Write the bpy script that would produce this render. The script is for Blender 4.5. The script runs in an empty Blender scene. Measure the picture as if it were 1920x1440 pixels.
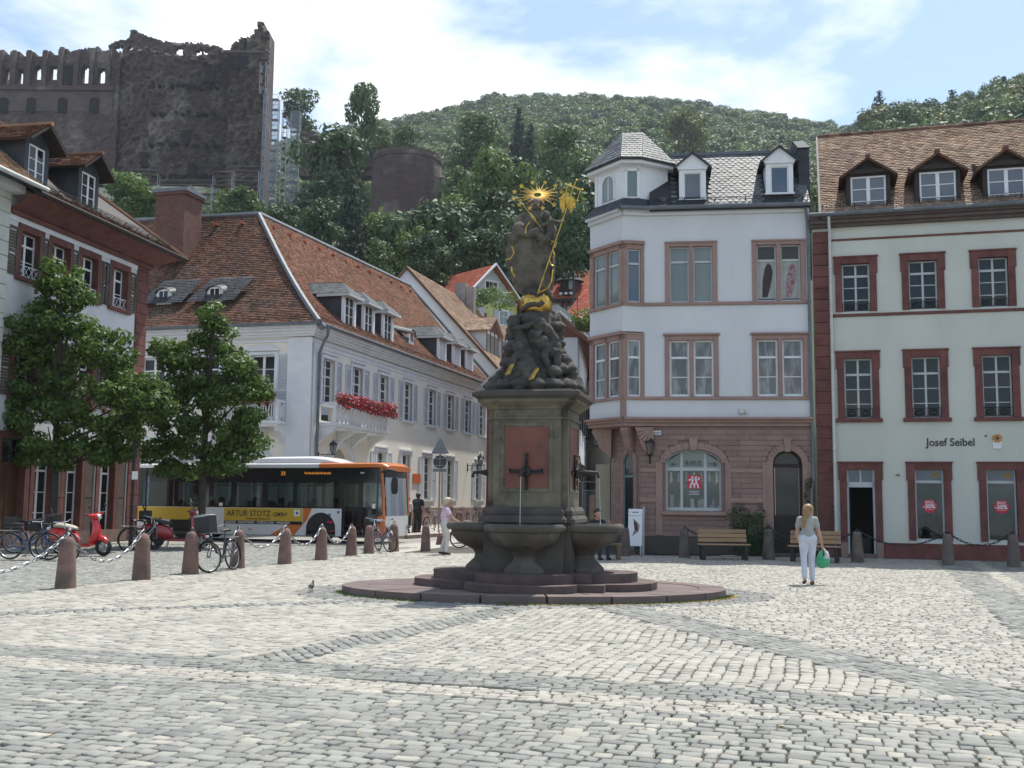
import bpy, math, random
import numpy as np
from mathutils import Matrix, Vector
random.seed(7)
rng = np.random.default_rng(7)
sc = bpy.context.scene
col = sc.collection
R = math.radians
PI = math.pi
# ------------------------------------------------------------------ camera
CAM_H, PITCH, ROLL, FPX = 1.65, R(6.19), R(0.6), 2000.0
ct, st, cr, sr = math.cos(PITCH), math.sin(PITCH), math.cos(ROLL), math.sin(ROLL)
cam = bpy.data.objects.new('camera', bpy.data.cameras.new('camera'))
col.objects.link(cam)
cam.data.sensor_width = 36
cam.data.lens = FPX / 1920 * 36
cam.data.clip_start = 0.1
cam.data.clip_end = 5000
rx = Vector((cr, -sr * st, sr * ct))
up = Vector((-sr, -cr * st, cr * ct))
bk = Vector((0, -ct, -st))
cam.matrix_world = Matrix(((rx.x, up.x, bk.x, 0), (rx.y, up.y, bk.y, 0), (rx.z, up.z, bk.z, CAM_H), (0, 0, 0, 1)))
sc.camera = cam
# ------------------------------------------------------------------ sky, sun, exposure
SUN_EL, SUN_AZ = R(65), R(34)            # azimuth: right of +Y
SUN_STRENGTH, SKY_STRENGTH, EXPOSURE, HAZE = 4.3, 0.138, 0.5, 0.00016
W = bpy.data.worlds.new('World')
sc.world = W
W.use_nodes = True
nt = W.node_tree
nt.nodes.clear()
def N(tree, kind, **kw):
 n = tree.nodes.new(kind)
 for k, v in kw.items():
  if k.startswith('i_'):
   n.inputs[k[2:].replace('_', ' ')].default_value = v
  else:
   setattr(n, k, v)
 return n
def L(tree, a, b):
 tree.links.new(a, b)
sky = N(nt, 'ShaderNodeTexSky', sky_type='NISHITA', sun_disc=False, sun_elevation=SUN_EL, sun_rotation=SUN_AZ,
  altitude=120, air_density=1.0, dust_density=1.0, ozone_density=1.2)
tc = N(nt, 'ShaderNodeTexCoord')
sx = N(nt, 'ShaderNodeSeparateXYZ')
L(nt, tc.outputs['Generated'], sx.inputs[0])
za = N(nt, 'ShaderNodeMath', operation='MAXIMUM'); za.inputs[1].default_value = 0.0
L(nt, sx.outputs['Z'], za.inputs[0])
zb = N(nt, 'ShaderNodeMath', operation='ADD'); zb.inputs[1].default_value = 0.22
L(nt, za.outputs[0], zb.inputs[0])
dx_ = N(nt, 'ShaderNodeMath', operation='DIVIDE'); L(nt, sx.outputs['X'], dx_.inputs[0]); L(nt, zb.outputs[0], dx_.inputs[1])
dy_ = N(nt, 'ShaderNodeMath', operation='DIVIDE'); L(nt, sx.outputs['Y'], dy_.inputs[0]); L(nt, zb.outputs[0], dy_.inputs[1])
cx_ = N(nt, 'ShaderNodeCombineXYZ'); L(nt, dx_.outputs[0], cx_.inputs['X']); L(nt, dy_.outputs[0], cx_.inputs['Y'])
cx_.inputs['Z'].default_value = 3.7
n1 = N(nt, 'ShaderNodeTexNoise', i_Scale=2.3, i_Detail=9.0, i_Roughness=0.56, i_Distortion=0.25)
L(nt, cx_.outputs[0], n1.inputs['Vector'])
cr1 = N(nt, 'ShaderNodeValToRGB')
cr1.color_ramp.elements[0].position = 0.47; cr1.color_ramp.elements[0].color = (0, 0, 0, 1)
cr1.color_ramp.elements[1].position = 0.68; cr1.color_ramp.elements[1].color = (1, 1, 1, 1)
L(nt, n1.outputs['Fac'], cr1.inputs[0])
hz = N(nt, 'ShaderNodeMapRange'); hz.inputs[1].default_value = 0.0; hz.inputs[2].default_value = 0.75
hz.inputs[3].default_value = 0.42; hz.inputs[4].default_value = 0.06
L(nt, za.outputs[0], hz.inputs[0])
mxh = N(nt, 'ShaderNodeMix', data_type='RGBA')           # thin white summer haze, the same all round
mxh.inputs['B'].default_value = (3.0, 4.4, 5.8, 1)
L(nt, hz.outputs[0], mxh.inputs['Factor']); L(nt, sky.outputs[0], mxh.inputs['A'])
mxc = N(nt, 'ShaderNodeMix', data_type='RGBA')           # fair weather clouds
mxc.inputs['B'].default_value = (7.2, 7.3, 7.4, 1)
L(nt, cr1.outputs[0], mxc.inputs['Factor']); L(nt, mxh.outputs['Result'], mxc.inputs['A'])
bg = N(nt, 'ShaderNodeBackground', i_Strength=SKY_STRENGTH)
L(nt, mxc.outputs['Result'], bg.inputs['Color'])
wo = N(nt, 'ShaderNodeOutputWorld')
L(nt, bg.outputs[0], wo.inputs['Surface'])
sun = bpy.data.objects.new('sun', bpy.data.lights.new('sun', 'SUN'))
col.objects.link(sun)
sun.data.energy = SUN_STRENGTH
sun.data.angle = R(0.6)
sun.data.color = (1.0, 0.955, 0.88)
sdir = Vector((math.sin(SUN_AZ) * math.cos(SUN_EL), math.cos(SUN_AZ) * math.cos(SUN_EL), math.sin(SUN_EL)))
sun.rotation_euler = sdir.to_track_quat('Z', 'Y').to_euler()
sun.location = (30, 60, 90)
sc.view_settings.view_transform = 'Standard'
sc.view_settings.look = 'None'
sc.view_settings.gamma = 1
sc.view_settings.use_curve_mapping = False
sc.view_settings.exposure = EXPOSURE
sc.cycles.use_denoising = True
sc.cycles.max_bounces = 6
sc.cycles.diffuse_bounces = 3
sc.cycles.glossy_bounces = 3
sc.cycles.transmission_bounces = 4
sc.cycles.transparent_max_bounces = 8
sc.cycles.volume_bounces = 0
sc.cycles.caustics_reflective = False
sc.cycles.caustics_refractive = False
# ------------------------------------------------------------------ helpers: pixel of the photograph -> point of the place
def ray(u, v):
 x = (u - 960) / FPX; y = (720 - v) / FPX
 x, y = cr * x - sr * y, sr * x + cr * y
 return Vector((x, ct - y * st, st + y * ct))
def at(u, v, Y):
 r = ray(u, v); return r * (Y / r.y) + Vector((0, 0, CAM_H))
def gnd(u, v, z=0.0):
 r = ray(u, v); return r * ((z - CAM_H) / r.z) + Vector((0, 0, CAM_H))
KIDS = {}
def link(o, parent=None):
 col.objects.link(o)
 if parent is not None:
  o.parent = parent
  KIDS.setdefault(parent, []).append(o)
 return o
def tag(o, label=None, cat=None, group=None, kind=None):
 if label: o['label'] = label
 if cat: o['category'] = cat
 if group: o['group'] = group
 if kind: o['kind'] = kind
 return o
def thing(name, label, cat, loc=(0, 0, 0), rz=0.0, group=None, kind=None):
 o = bpy.data.objects.new(name, None)
 o.empty_display_size = 0.2
 o.location = loc
 o.rotation_euler = (0, 0, rz)
 link(o)
 return tag(o, label, cat, group, kind)
def clone(o, parent=None, loc=None, rz=None, label=None, scale=None):
 c = o.copy()
 link(c, parent)
 if loc is not None: c.location = loc
 if rz is not None: c.rotation_euler = (0, 0, rz)
 if scale is not None: c.scale = scale
 if label: c['label'] = label
 for k in KIDS.get(o, []):
  clone(k, c)
 return c
class MB:
 """collects faces and links them as ONE mesh object"""
 def __init__(s):
  s.v = []; s.f = []; s.m = []
 def add(s, vs, fs, m=0):
  b = len(s.v)
  s.v.extend([tuple(p) for p in vs])
  for f in fs:
   s.f.append(tuple(i + b for i in f)); s.m.append(m)
  return s
 def quad(s, a, b, c, d, m=0):
  return s.add([a, b, c, d], [(0, 1, 2, 3)], m)
 def poly(s, pts, m=0):
  return s.add(pts, [tuple(range(len(pts)))], m)
 def box(s, x0, x1, y0, y1, z0, z1, m=0, bev=0.0):
  if bev > 0:
   b = min(bev, (x1 - x0) * .4, (z1 - z0) * .4, abs(y1 - y0) * .4)
   vs = [(x0 + b, y0, z0 + b), (x1 - b, y0, z0 + b), (x1 - b, y0, z1 - b), (x0 + b, y0, z1 - b),
                  (x0, y0 + b, z0), (x1, y0 + b, z0), (x1, y0 + b, z1), (x0, y0 + b, z1),
                  (x0, y1, z0), (x1, y1, z0), (x1, y1, z1), (x0, y1, z1)]
   return s.add(vs, [(0, 1, 2, 3), (4, 5, 1, 0), (5, 6, 2, 1), (6, 7, 3, 2), (7, 4, 0, 3), (8, 9, 5, 4), (9, 10, 6, 5), (10, 11, 7, 6), (11, 8, 4, 7), (9, 8, 11, 10)], m)
  vs = [(x0, y0, z0), (x1, y0, z0), (x1, y1, z0), (x0, y1, z0), (x0, y0, z1), (x1, y0, z1), (x1, y1, z1), (x0, y1, z1)]
  return s.add(vs, [(0, 3, 2, 1), (4, 5, 6, 7), (0, 1, 5, 4), (1, 2, 6, 5), (2, 3, 7, 6), (3, 0, 4, 7)], m)
 def prism(s, pts, y0, y1, m=0, ax='y'):
  """outline in XZ pulled along y, or in XY pulled along z (ax='z'), or in YZ pulled along x (ax='x')"""
  n = len(pts)
  def P(p, t):
   return (p[0], t, p[1]) if ax == 'y' else (p[0], p[1], t) if ax == 'z' else (t, p[0], p[1])
  vs = [P(p, y0) for p in pts] + [P(p, y1) for p in pts]
  fs = [tuple(range(n)), tuple(range(2 * n - 1, n - 1, -1))]
  fs += [(i, n + i, n + (i + 1) % n, (i + 1) % n) for i in range(n)]
  return s.add(vs, fs, m)
 def tube(s, pts, r, n=8, m=0, closed=False, cap=True):
  pts = [Vector(p) for p in pts]
  k = len(pts)
  rs = r if isinstance(r, (list, tuple)) else [r] * k
  vs = []; prev = None
  for i, p in enumerate(pts):
   if closed: d = pts[(i + 1) % k] - pts[i - 1]
   else: d = pts[min(i + 1, k - 1)] - pts[max(i - 1, 0)]
   d = d.normalized() if d.length > 1e-9 else Vector((0, 0, 1))
   if prev is None:
    a = Vector((0, 0, 1)) if abs(d.z) < .9 else Vector((1, 0, 0))
    prev = d.cross(a).normalized()
   e = prev - d * prev.dot(d)
   e = e.normalized() if e.length > 1e-6 else d.orthogonal().normalized()
   prev = e
   g = d.cross(e)
   for j in range(n):
    t = 2 * PI * j / n
    vs.append(p + (e * math.cos(t) + g * math.sin(t)) * rs[i])
  fs = []
  for i in range(k if closed else k - 1):
   a = i * n; b = ((i + 1) % k) * n
   for j in range(n):
    fs.append((a + j, a + (j + 1) % n, b + (j + 1) % n, b + j))
  if cap and not closed:
   fs.append(tuple(range(n - 1, -1, -1))); fs.append(tuple((k - 1) * n + j for j in range(n)))
  return s.add(vs, fs, m)
 def lathe(s, prof, n=24, c=(0, 0, 0), m=0, a0=0.0, a1=2 * PI, rib=None, cap=True):
  full = abs(a1 - a0 - 2 * PI) < 1e-6
  k = n if full else n + 1
  vs = []
  for (r, z) in prof:
   for j in range(k):
    t = a0 + (a1 - a0) * j / n
    q = r * (1 if rib is None else rib(t, r, z))
    vs.append((c[0] + q * math.cos(t), c[1] + q * math.sin(t), c[2] + z))
  fs = []
  for i in range(len(prof) - 1):
   for j in range(n):
    fs.append((i * k + j, i * k + (j + 1) % k, (i + 1) * k + (j + 1) % k, (i + 1) * k + j))
  if full and cap:
   if prof[0][0] > 1e-4: fs.append(tuple(range(k - 1, -1, -1)))
   if prof[-1][0] > 1e-4: fs.append(tuple((len(prof) - 1) * k + j for j in range(k)))
  return s.add(vs, fs, m)
 def ball(s, c, r, n=12, m=0):
  rr = r if isinstance(r, (tuple, list)) else (r, r, r)
  k = max(4, n // 2)
  vs = [(c[0], c[1], c[2] - rr[2])]
  for i in range(1, k):
   a = -PI / 2 + PI * i / k
   for j in range(n):
    t = 2 * PI * j / n
    vs.append((c[0] + rr[0] * math.cos(a) * math.cos(t), c[1] + rr[1] * math.cos(a) * math.sin(t), c[2] + rr[2] * math.sin(a)))
  vs.append((c[0], c[1], c[2] + rr[2]))
  fs = [(0, 1 + (j + 1) % n, 1 + j) for j in range(n)]
  for i in range(k - 2):
   for j in range(n):
    a = 1 + i * n
    fs.append((a + j, a + (j + 1) % n, a + n + (j + 1) % n, a + n + j))
  e = len(vs) - 1; a = 1 + (k - 2) * n
  fs += [(a + j, a + (j + 1) % n, e) for j in range(n)]
  return s.add(vs, fs, m)
 def loft(s, secs, n=16, p=2.6, m=0):
  """sections (x, cy, cz, half width, half height) along x, superelliptic"""
  vs = []
  for (x, cy, cz, hw, hh) in secs:
   for j in range(n):
    t = 2 * PI * j / n
    c, d = math.cos(t), math.sin(t)
    vs.append((x, cy + hw * math.copysign(abs(c) ** (2 / p), c), cz + hh * math.copysign(abs(d) ** (2 / p), d)))
  fs = []
  for i in range(len(secs) - 1):
   for j in range(n):
    fs.append((i * n + j, i * n + (j + 1) % n, (i + 1) * n + (j + 1) % n, (i + 1) * n + j))
  fs.append(tuple(range(n - 1, -1, -1))); fs.append(tuple((len(secs) - 1) * n + j for j in range(n)))
  return s.add(vs, fs, m)
 def xf(s, M_, start=0):
  for i in range(start, len(s.v)):
   s.v[i] = tuple(M_ @ Vector(s.v[i]))
  return s
 def mesh(s, name, mats, smooth=False):
  me = bpy.data.meshes.new(name)
  me.from_pydata(s.v, [], s.f)
  mats = mats if isinstance(mats, (list, tuple)) else [mats]
  for m in mats: me.materials.append(m)
  if len(mats) > 1: me.polygons.foreach_set('material_index', s.m)
  if smooth:
   me.polygons.foreach_set('use_smooth', [True] * len(me.polygons))
   if hasattr(me, 'set_sharp_from_angle'): me.set_sharp_from_angle(angle=R(45))
  me.update()
  return me
 def build(s, name, mats, parent=None, loc=None, rz=None, smooth=False, **kw):
  o = bpy.data.objects.new(name, s.mesh(name, mats, smooth))
  if loc is not None: o.location = loc
  if rz is not None: o.rotation_euler = (0, 0, rz)
  link(o, parent)
  return tag(o, **kw) if kw else o
def np_mesh(name, verts, faces, mats, midx=None):
 """mesh from arrays; faces all quads"""
 me = bpy.data.meshes.new(name)
 nv, nf = len(verts), len(faces)
 me.vertices.add(nv); me.vertices.foreach_set('co', np.asarray(verts, np.float32).ravel())
 k = faces.shape[1]
 me.loops.add(nf * k); me.loops.foreach_set('vertex_index', np.asarray(faces, np.int32).ravel())
 me.polygons.add(nf); me.polygons.foreach_set('loop_start', np.arange(nf, dtype=np.int32) * k)
 for m in (mats if isinstance(mats, (list, tuple)) else [mats]): me.materials.append(m)
 if midx is not None: me.polygons.foreach_set('material_index', np.asarray(midx, np.int32))
 me.update(calc_edges=True)
 return me
def obj(name, me, parent=None, loc=None, rz=None, **kw):
 o = bpy.data.objects.new(name, me)
 if loc is not None: o.location = loc
 if rz is not None: o.rotation_euler = (0, 0, rz)
 link(o, parent)
 return tag(o, **kw) if kw else o
# ------------------------------------------------------------------ materials (procedural; colour, grain, relief)
def mat(name, c1, c2=None, rough=.8, scale=2.0, detail=5, lo=.35, hi=.65, var=0.0, hue=0.0, bump=0.0, bscale=40.0, metal=0.0,
  spec=.5, c3=None, s3=.5, lo3=.5, hi3=.7, stretch=(1, 1, 1), transl=0.0, emit=0.0, coat=0.0, brick=None, rvar=0.0):
 m = bpy.data.materials.new(name)
 m.use_nodes = True
 t = m.node_tree
 b = t.nodes['Principled BSDF']
 b.inputs['Roughness'].default_value = rough
 b.inputs['Metallic'].default_value = metal
 b.inputs['Specular IOR Level'].default_value = spec
 if coat: b.inputs['Coat Weight'].default_value = coat; b.inputs['Coat Roughness'].default_value = .08
 g = N(t, 'ShaderNodeNewGeometry')
 pos = g.outputs['Position']
 if stretch != (1, 1, 1):
  mp = N(t, 'ShaderNodeMapping'); mp.inputs['Scale'].default_value = stretch
  L(t, pos, mp.inputs[0]); pos = mp.outputs[0]
 cur = None
 if c2 is not None:
  n = N(t, 'ShaderNodeTexNoise', i_Scale=scale, i_Detail=float(detail), i_Roughness=.6)
  L(t, pos, n.inputs['Vector'])
  mr = N(t, 'ShaderNodeMapRange'); mr.inputs[1].default_value = lo; mr.inputs[2].default_value = hi
  L(t, n.outputs['Fac'], mr.inputs[0])
  mx = N(t, 'ShaderNodeMix', data_type='RGBA')
  mx.inputs['A'].default_value = (*c1, 1); mx.inputs['B'].default_value = (*c2, 1)
  L(t, mr.outputs[0], mx.inputs['Factor'])
  cur = mx.outputs['Result']
  if rvar:
   rr = N(t, 'ShaderNodeMapRange'); rr.inputs[3].default_value = max(0.02, rough - rvar); rr.inputs[4].default_value = min(1, rough + rvar)
   L(t, n.outputs['Fac'], rr.inputs[0]); L(t, rr.outputs[0], b.inputs['Roughness'])
 if c3 is not None:
  n = N(t, 'ShaderNodeTexNoise', i_Scale=s3, i_Detail=6.0, i_Roughness=.65)
  L(t, g.outputs['Position'], n.inputs['Vector'])
  mr = N(t, 'ShaderNodeMapRange'); mr.inputs[1].default_value = lo3; mr.inputs[2].default_value = hi3
  L(t, n.outputs['Fac'], mr.inputs[0])
  mx = N(t, 'ShaderNodeMix', data_type='RGBA')
  mx.inputs['B'].default_value = (*c3, 1)
  if cur is not None: L(t, cur, mx.inputs['A'])
  else: mx.inputs['A'].default_value = (*c1, 1)
  L(t, mr.outputs[0], mx.inputs['Factor'])
  cur = mx.outputs['Result']
 if brick is not None:
  bw, bh, mort, dark = brick
  tcn = N(t, 'ShaderNodeTexCoord')
  sp = N(t, 'ShaderNodeSeparateXYZ'); L(t, tcn.outputs['Object'], sp.inputs[0])
  ad = N(t, 'ShaderNodeMath', operation='ADD'); L(t, sp.outputs['X'], ad.inputs[0]); L(t, sp.outputs['Y'], ad.inputs[1])
  cb = N(t, 'ShaderNodeCombineXYZ'); L(t, ad.outputs[0], cb.inputs['X']); L(t, sp.outputs['Z'], cb.inputs['Y'])
  br = N(t, 'ShaderNodeTexBrick')
  br.inputs['Scale'].default_value = 1.0
  br.inputs['Brick Width'].default_value = bw; br.inputs['Row Height'].default_value = bh; br.inputs['Mortar Size'].default_value = mort
  br.inputs['Color1'].default_value = (1, 1, 1, 1); br.inputs['Color2'].default_value = (.72, .7, .68, 1); br.inputs['Mortar'].default_value = (dark, dark, dark, 1)
  L(t, cb.outputs[0], br.inputs['Vector'])
  ml = N(t, 'ShaderNodeMix', data_type='RGBA', blend_type='MULTIPLY'); ml.inputs['Factor'].default_value = 1
  if cur is not None: L(t, cur, ml.inputs['A'])
  else: ml.inputs['A'].default_value = (*c1, 1)
  L(t, br.outputs['Color'], ml.inputs['B'])
  cur = ml.outputs['Result']
 if var or hue:
  oi = N(t, 'ShaderNodeObjectInfo')
  ad = N(t, 'ShaderNodeMath', operation='ADD'); L(t, g.outputs['Random Per Island'], ad.inputs[0]); L(t, oi.outputs['Random'], ad.inputs[1])
  fr = N(t, 'ShaderNodeMath', operation='FRACT'); L(t, ad.outputs[0], fr.inputs[0])
  mr = N(t, 'ShaderNodeMapRange'); mr.inputs[3].default_value = 1 - var; mr.inputs[4].default_value = 1 + var
  L(t, fr.outputs[0], mr.inputs[0])
  hs = N(t, 'ShaderNodeHueSaturation')
  L(t, mr.outputs[0], hs.inputs['Value'])
  if hue:
   m7 = N(t, 'ShaderNodeMath', operation='MULTIPLY'); m7.inputs[1].default_value = 7.31; L(t, fr.outputs[0], m7.inputs[0])
   f7 = N(t, 'ShaderNodeMath', operation='FRACT'); L(t, m7.outputs[0], f7.inputs[0])
   mh = N(t, 'ShaderNodeMapRange'); mh.inputs[3].default_value = .5 - hue; mh.inputs[4].default_value = .5 + hue
   L(t, f7.outputs[0], mh.inputs[0]); L(t, mh.outputs[0], hs.inputs['Hue'])
  if cur is not None: L(t, cur, hs.inputs['Color'])
  else: hs.inputs['Color'].default_value = (*c1, 1)
  cur = hs.outputs['Color']
 if cur is not None: L(t, cur, b.inputs['Base Color'])
 else: b.inputs['Base Color'].default_value = (*c1, 1)
 if bump:
  n = N(t, 'ShaderNodeTexNoise', i_Scale=bscale, i_Detail=4.0, i_Roughness=.6)
  L(t, g.outputs['Position'], n.inputs['Vector'])
  bp = N(t, 'ShaderNodeBump', i_Strength=bump, i_Distance=.02)
  L(t, n.outputs['Fac'], bp.inputs['Height']); L(t, bp.outputs[0], b.inputs['Normal'])
 if emit:
  b.inputs['Emission Color'].default_value = (*c1, 1); b.inputs['Emission Strength'].default_value = emit
 if transl:
  tr = N(t, 'ShaderNodeBsdfTranslucent')
  if cur is not None: L(t, cur, tr.inputs['Color'])
  else: tr.inputs['Color'].default_value = (*c1, 1)
  ms = N(t, 'ShaderNodeMixShader'); ms.inputs[0].default_value = transl
  L(t, b.outputs[0], ms.inputs[1]); L(t, tr.outputs[0], ms.inputs[2])
  L(t, ms.outputs[0], t.nodes['Material Output'].inputs['Surface'])
 return m
def glass_mat(name, tint, refl=.12, rough=.03):
 """thin pane that shows what stands behind it, tinted, with a mirror share"""
 m = bpy.data.materials.new(name); m.use_nodes = True
 t = m.node_tree; t.nodes.clear()
 tr = N(t, 'ShaderNodeBsdfTransparent'); tr.inputs['Color'].default_value = (*tint, 1)
 gl = N(t, 'ShaderNodeBsdfGlossy', i_Roughness=rough); gl.inputs['Color'].default_value = (.9, .95, 1, 1)
 fr = N(t, 'ShaderNodeFresnel', i_IOR=1.5)
 ad = N(t, 'ShaderNodeMath', operation='ADD'); ad.inputs[1].default_value = refl - .04; ad.use_clamp = True
 L(t, fr.outputs[0], ad.inputs[0])
 ms = N(t, 'ShaderNodeMixShader'); L(t, ad.outputs[0], ms.inputs[0]); L(t, tr.outputs[0], ms.inputs[1]); L(t, gl.outputs[0], ms.inputs[2])
 o = N(t, 'ShaderNodeOutputMaterial'); L(t, ms.outputs[0], o.inputs['Surface'])
 return m
m_plaster_cream = mat('plaster_cream', (.60, .61, .54), (.54, .55, .49), .9, .9, var=0, bump=.25, bscale=60, c3=(.42, .42, .38), s3=.7, lo3=.62, hi3=.85, stretch=(1, 1, .35))
m_plaster_white = mat('plaster_white', (.66, .67, .68), (.60, .61, .62), .9, .8, bump=.3, bscale=70, c3=(.5, .5, .5), s3=.6, lo3=.62, hi3=.85, stretch=(1, 1, .35))
m_plaster_palais = mat('plaster_palais', (.84, .80, .71), (.79, .755, .675), .9, .5, bump=.15, bscale=60, c3=(.58, .56, .52), s3=.5, lo3=.62, hi3=.85, stretch=(1, 1, .3))
m_palais_trim = mat('palais_trim', (.74, .76, .78), (.66, .68, .70), .85, 1.5, bump=.1)
m_sand_red = mat('red_sandstone', (.175, .064, .052), (.128, .048, .042), .85, 3, var=.14, bump=.3, bscale=50, c3=(.10, .035, .03), s3=1.5)
m_sand_pink = mat('pink_sandstone', (.305, .20, .172), (.25, .165, .142), .9, 2.2, var=.09, hue=.008, bump=.45, bscale=45, c3=(.22, .15, .13), s3=.8, lo3=.5, hi3=.75)
m_pink_trim = mat('pink_stone_trim', (.345, .225, .19), (.29, .19, .16), .85, 2.5, var=.06, bump=.3, bscale=50)
m_joint = mat('mortar', (.25, .175, .15), (.2, .145, .125), .95, 4)
m_tile_light = mat('roof_tile_weathered', (.43, .315, .235), (.33, .235, .17), .95, .8, spec=.15, var=.28, hue=.012, c3=(.24, .19, .15), s3=.6, lo3=.5, hi3=.8)
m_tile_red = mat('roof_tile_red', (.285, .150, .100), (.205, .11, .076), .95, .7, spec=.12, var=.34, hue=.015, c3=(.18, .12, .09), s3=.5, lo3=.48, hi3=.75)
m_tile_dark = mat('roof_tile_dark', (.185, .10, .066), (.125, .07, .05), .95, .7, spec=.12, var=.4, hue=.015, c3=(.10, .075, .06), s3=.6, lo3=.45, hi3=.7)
m_tile_orange = mat('roof_tile_orange', (.44, .14, .085), (.36, .115, .075), .95, .8, spec=.12, var=.24, hue=.01)
m_slate = mat('slate', (.135, .15, .15), (.09, .10, .105), .58, 1.2, var=.35, spec=.35, c3=(.06, .085, .07), s3=1.2, lo3=.55, hi3=.75)
m_slate_dark = mat('slate_dark', (.065, .07, .078), (.042, .046, .052), .75, 2.0, var=.3, spec=.25)
m_wood_dark = mat('dark_wood', (.035, .022, .018), (.022, .015, .013), .7, 5, var=.1, stretch=(1, 1, .2))
m_paint_white = mat('white_paint', (.78, .79, .80), (.72, .73, .74), .55, 3)
m_paint_grey = mat('grey_paint', (.50, .53, .53), (.45, .48, .48), .6, 3)
m_shutter_blue = mat('shutter_blue_grey', (.56, .60, .65), (.50, .54, .59), .65, 2, var=.05)
m_shutter_brown = mat('shutter_brown', (.115, .088, .072), (.085, .065, .055), .75, 2, var=.08)
m_zinc = mat('zinc', (.17, .185, .20), (.125, .14, .15), .6, 2, metal=.15, spec=.35, var=.08)
m_pipe_white = mat('pipe_painted', (.62, .63, .60), (.52, .53, .5), .6, 2)
m_glass_dark = mat('glass_dark', (.010, .013, .014), (.024, .028, .03), .05, .8, detail=3, spec=.4)
m_glass_blue = mat('glass_painted_sky', (.045, .075, .12), (.06, .09, .135), .05, .6, spec=.8)  # blue of the reflected sky is put into the pane colour
m_glass_blind = mat('glass_blind', (.17, .21, .20), (.20, .24, .23), .06, .7, spec=.6)
m_glass_curtain = mat('glass_curtain', (.26, .27, .27), (.10, .105, .105), .06, 2.2, detail=3, lo=.4, hi=.55, spec=.6, stretch=(2.5, 2.5, .5))
m_iron = mat('wrought_iron', (.02, .021, .023), (.035, .035, .035), .55, 8, metal=.3)
m_steel = mat('steel', (.36, .37, .38), (.25, .26, .27), .42, 6, metal=.8)
m_black = mat('black_plastic', (.013, .013, .015), (.02, .02, .022), .45, 4)
m_rubber = mat('rubber', (.018, .018, .019), (.026, .025, .025), .85, 9)
m_gold = mat('gold_leaf', (.62, .42, .10), (.45, .28, .06), .34, 9, metal=1.0, rvar=.12, c3=(.20, .10, .03), s3=8, lo3=.52, hi3=.7)
m_bollard = mat('bollard_stone', (.24, .145, .115), (.165, .105, .088), .9, 5, var=.12, bump=.5, bscale=55, c3=(.10, .08, .068), s3=2.2, lo3=.48, hi3=.7)
m_bollard_grey = mat('bollard_grey_stone', (.17, .135, .115), (.115, .095, .085), .9, 5, var=.12, bump=.5, bscale=55, c3=(.07, .06, .055), s3=2.2)
m_step = mat('step_stone', (.155, .115, .105), (.115, .088, .082), .8, 2.5, var=.10, bump=.3, bscale=40, c3=(.115, .09, .085), s3=1.0)
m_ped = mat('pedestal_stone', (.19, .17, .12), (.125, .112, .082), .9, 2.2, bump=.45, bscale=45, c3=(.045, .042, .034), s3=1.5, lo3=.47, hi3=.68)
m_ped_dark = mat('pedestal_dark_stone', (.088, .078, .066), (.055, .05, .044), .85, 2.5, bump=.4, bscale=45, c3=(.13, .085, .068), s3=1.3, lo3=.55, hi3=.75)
m_red_panel = mat('red_panel', (.22, .085, .062), (.165, .068, .052), .85, 3, bump=.3, bscale=60, c3=(.06, .045, .038), s3=2.0, lo3=.55, hi3=.72)
m_statue = mat('statue_stone', (.105, .090, .070), (.06, .054, .046), .85, 4, bump=.5, bscale=50, c3=(.03, .029, .027), s3=2.5, lo3=.46, hi3=.66)
m_rock = mat('rock_stone', (.072, .066, .056), (.045, .042, .038), .9, 4, bump=.6, bscale=40, c3=(.105, .098, .082), s3=3.0, lo3=.52, hi3=.7)
m_castle = mat('castle_stone', (.115, .070, .060), (.072, .050, .046), .95, .22, detail=8, var=0, bump=.8, bscale=2.2, c3=(.23, .19, .155), s3=.11, lo3=.48, hi3=.62, brick=(1.5, .6, .05, .72))
m_castle_light = mat('castle_stone_pale', (.15, .112, .094), (.105, .078, .068), .95, .2, detail=8, bump=.8, bscale=2.2, c3=(.09, .062, .056), s3=.09, brick=(1.5, .6, .05, .75))
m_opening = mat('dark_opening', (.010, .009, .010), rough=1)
m_leaf_near = mat('maple_leaf', (.074, .135, .024), (.115, .19, .036), .5, 1.2, var=.4, hue=.02, transl=.45)
m_leaf_a = mat('leaf_mid_green', (.072, .125, .034), (.098, .155, .046), .6, .15, var=.3, hue=.015, transl=.3)
m_leaf_b = mat('leaf_light_green', (.098, .165, .036), (.125, .195, .05), .6, .15, var=.3, hue=.015, transl=.34)
m_leaf_c = mat('leaf_dark_green', (.045, .084, .030), (.062, .108, .038), .6, .15, var=.3, hue=.012, transl=.25)
m_leaf_y = mat('leaf_yellow_green', (.155, .175, .048), (.12, .15, .042), .6, .15, var=.3, hue=.02, transl=.34)
m_needle = mat('needle_dark', (.020, .040, .024), (.028, .05, .028), .7, .3, var=.3, transl=.12)
m_bark = mat('bark', (.075, .06, .048), (.045, .037, .03), .9, 6, bump=.6, bscale=30)
m_forest_floor = mat('forest_floor', (.022, .036, .014), (.032, .044, .017), .95, .1)
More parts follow.
